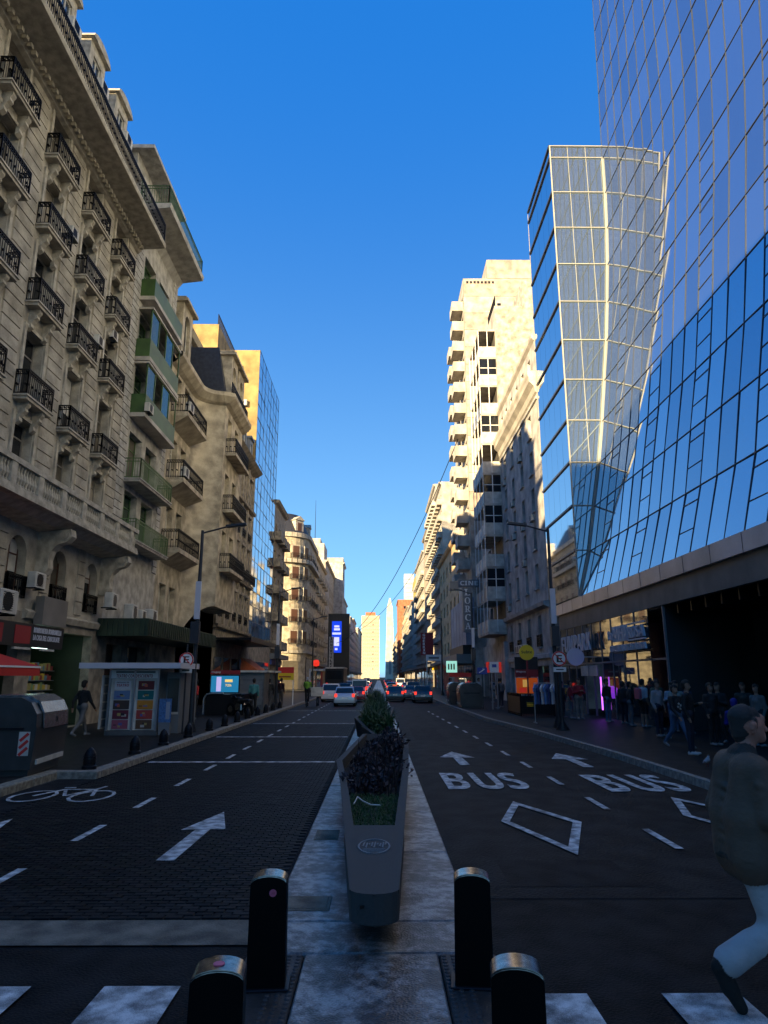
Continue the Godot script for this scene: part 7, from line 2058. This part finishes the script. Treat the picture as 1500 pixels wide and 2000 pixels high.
	# right pavement, farther on
	for s in [["person in black coat walking past the waste containers", 7.2, -43.0, blk], ["person in grey jacket walking past the waste containers", 7.6, -44.4, grey], ["person in dark green coat before the red lit sign", 8.4, -53.0, olive], ["person in white shirt outside the shops of the bay balcony house", 7.8, -55.5, white], ["person in dark coat outside the cinema", 6.6, -66.0, blk]]:
		person(s[0], Vector3(s[1], 0.15, s[2]), rng.randf_range(-3, 3), "walk" if rng.randf() < 0.5 else "stand", s[3], Color(0.03, 0.03, 0.04))
func walking_man() -> void:
	var t := thing("person", "man in dark brown jacket and pale trousers striding across the zebra crossing", "person", Vector3(2.5, 0, -4.85))
	var o := Vector3(2.5, 0, -4.85)
	# walks towards +x; +z is his right side, nearest the camera. Slots: 0 skin, 1 hair, 2 jacket, 3 trousers, 4 shoes, 5 collar
	var B: Array = []
	var J := func(x: float, y: float, z: float) -> Vector3: return Vector3(x - 2.5, y, z)
	# trousers
	B.append([J.call(2.40, 0.9, -0.08), J.call(2.40, 0.9, 0.08), 0.14, 0.14, 3])
	B.append([J.call(2.39, 0.87, 0.09), J.call(2.47, 0.49, 0.1), 0.115, 0.085, 3]); B.append([J.call(2.47, 0.49, 0.1), J.call(2.16, 0.31, 0.1), 0.075, 0.07, 3])
	B.append([J.call(2.30, 0.39, 0.1), J.call(2.15, 0.30, 0.1), 0.072, 0.082, 3])
	B.append([J.call(2.42, 0.87, -0.09), J.call(2.62, 0.5, -0.1), 0.115, 0.088, 3]); B.append([J.call(2.62, 0.5, -0.1), J.call(2.60, 0.12, -0.1), 0.085, 0.088, 3])
	# shoes
	B.append([J.call(2.09, 0.27, 0.1), J.call(2.14, 0.16, 0.1), 0.05, 0.048, 4, 0.02]); B.append([J.call(2.14, 0.16, 0.1), J.call(2.2, 0.05, 0.1), 0.048, 0.036, 4, 0.02])
	B.append([J.call(2.57, 0.055, -0.1), J.call(2.79, 0.045, -0.1), 0.05, 0.04, 4, 0.02])
	# jacket: hem, waist, back, chest, shoulders
	for s in [-0.1, 0.1]:
		B.append([J.call(2.375, 0.90, s), J.call(2.375, 1.12, s), 0.145, 0.14, 2]); B.append([J.call(2.375, 1.12, s), J.call(2.40, 1.38, s * 1.15), 0.14, 0.115, 2])
	B.append([J.call(2.39, 0.86, -0.09), J.call(2.39, 0.86, 0.09), 0.15, 0.15, 2, 0.02])
	B.append([J.call(2.41, 1.43, -0.15), J.call(2.41, 1.43, 0.15), 0.085, 0.085, 2])
	B.append([J.call(2.43, 1.49, -0.04), J.call(2.43, 1.49, 0.04), 0.075, 0.075, 5, 0.02])
	# arms
	B.append([J.call(2.42, 1.42, 0.19), J.call(2.43, 1.14, 0.25), 0.085, 0.07, 2, 0.03]); B.append([J.call(2.43, 1.14, 0.25), J.call(2.66, 1.0, 0.22), 0.068, 0.05, 2, 0.03])
	B.append([J.call(2.42, 1.42, -0.19), J.call(2.34, 1.14, -0.25), 0.085, 0.07, 2, 0.03]); B.append([J.call(2.34, 1.14, -0.25), J.call(2.45, 0.95, -0.25), 0.068, 0.05, 2, 0.03])
	# folds in cloth
	for k in 6:
		var bx := 2.262 + 0.012 * maxf(0.0, k - 2.0)
		B.append([J.call(bx, 0.98 + 0.065 * k, -0.1), J.call(bx + 0.012, 0.955 + 0.065 * k, 0.12 - 0.02 * (k % 3)), 0.022, 0.018, 2, 0.02])
	for k in 4: B.append([J.call(2.375 + 0.02 * k, 1.34 - 0.07 * k, 0.262 + 0.006 * k), J.call(2.47, 1.29 - 0.07 * k, 0.275), 0.018, 0.014, 2, 0.02])
	B.append([J.call(2.262, 0.87, 0.1), J.call(2.4, 0.85, 0.222), 0.022, 0.022, 5, 0.015]); B.append([J.call(2.262, 0.87, 0.1), J.call(2.255, 0.87, -0.1), 0.022, 0.022, 5, 0.015])
	for k in 3: B.append([J.call(2.24 + 0.07 * k, 0.40 + 0.04 * k, 0.152), J.call(2.27 + 0.07 * k, 0.32 + 0.04 * k, 0.155), 0.016, 0.014, 3, 0.02])
	# neck
	B.append([J.call(2.45, 1.5, 0), J.call(2.47, 1.6, 0), 0.06, 0.058, 0, 0.03])
	var cols := [Color(0.56, 0.23, 0.15), Color(0.045, 0.038, 0.033), Color(0.14, 0.09, 0.056), Color(0.52, 0.49, 0.47), Color(0.016, 0.013, 0.011), Color(0.04, 0.032, 0.025)]
	var whole := sdf_mesh(B, cols, 0.0095, 0.045)
	# head with face, ear and hair
	var Hd: Array = []
	Hd.append([J.call(2.47, 1.58, 0), J.call(2.49, 1.64, 0), 0.058, 0.07, 0])
	Hd.append([J.call(2.505, 1.68, 0), J.call(2.47, 1.69, 0), 0.082, 0.085, 0]); Hd.append([J.call(2.53, 1.62, 0), J.call(2.565, 1.605, 0), 0.055, 0.035, 0, 0.03])
	Hd.append([J.call(2.565, 1.72, 0), J.call(2.56, 1.7, 0), 0.04, 0.035, 0, 0.02]); Hd.append([J.call(2.585, 1.69, 0), J.call(2.605, 1.655, 0), 0.012, 0.017, 0, 0.012])
	Hd.append([J.call(2.58, 1.63, -0.015), J.call(2.58, 1.63, 0.015), 0.012, 0.012, 0, 0.01]); Hd.append([J.call(2.577, 1.615, -0.012), J.call(2.577, 1.615, 0.012), 0.012, 0.012, 0, 0.008])
	for s in [-1.0, 1.0]:
		Hd.append([J.call(2.485, 1.69, 0.083 * s), J.call(2.48, 1.645, 0.08 * s), 0.02, 0.013, 0, 0.008]); Hd.append([J.call(2.475, 1.695, 0.092 * s), J.call(2.468, 1.665, 0.092 * s), 0.01, 0.009, 0, 0.006])
		Hd.append([J.call(2.572, 1.69, 0.035 * s), J.call(2.572, 1.69, 0.036 * s), 0.013, 0.013, 0, 0.01])
	Hd.append([J.call(2.45, 1.73, 0), J.call(2.44, 1.66, 0), 0.086, 0.068, 1, 0.01]); Hd.append([J.call(2.51, 1.745, 0), J.call(2.47, 1.75, 0), 0.058, 0.072, 1, 0.015]); Hd.append([J.call(2.43, 1.62, 0), J.call(2.435, 1.6, 0), 0.055, 0.045, 1, 0.01])
	for s in [-1.0, 1.0]: Hd.append([J.call(2.50, 1.72, 0.068 * s), J.call(2.50, 1.675, 0.074 * s), 0.02, 0.012, 1, 0.008])
	whole.add_surface_from_arrays(Mesh.PRIMITIVE_TRIANGLES, sdf_mesh(Hd, cols, 0.0055, 0.025).surface_get_arrays(0))
	var hands: Array = []
	for q in [[J.call(2.66, 1.0, 0.22), Vector3(0.85, -0.45, -0.1)], [J.call(2.45, 0.95, -0.25), Vector3(0.4, -0.9, 0)]]:
		var w: Vector3 = q[0]; var d: Vector3 = q[1].normalized()
		var pl := w + d * 0.07
		hands.append([w, pl, 0.028, 0.036, 0, 0.02])
		for f in 4:
			var s := pl + Vector3(0, 0.026 - 0.017 * f, 0.008)
			var ln: float = [0.04, 0.046, 0.043, 0.034][f]
			var m := s + d * ln
			var e := m + (d + Vector3(0, -0.7, -0.2)).normalized() * ln * 0.75
			hands.append([s, m, 0.0095, 0.009, 0, 0.006]); hands.append([m, e, 0.009, 0.0075, 0, 0.004])
		hands.append([w + d * 0.03 + Vector3(0, 0.03, 0), w + d * 0.075 + Vector3(0, 0.055, 0.01), 0.012, 0.009, 0, 0.006])
	whole.add_surface_from_arrays(Mesh.PRIMITIVE_TRIANGLES, sdf_mesh(hands, cols, 0.0045, 0.02).surface_get_arrays(0))
	part("body", whole, skin_mat(), t)
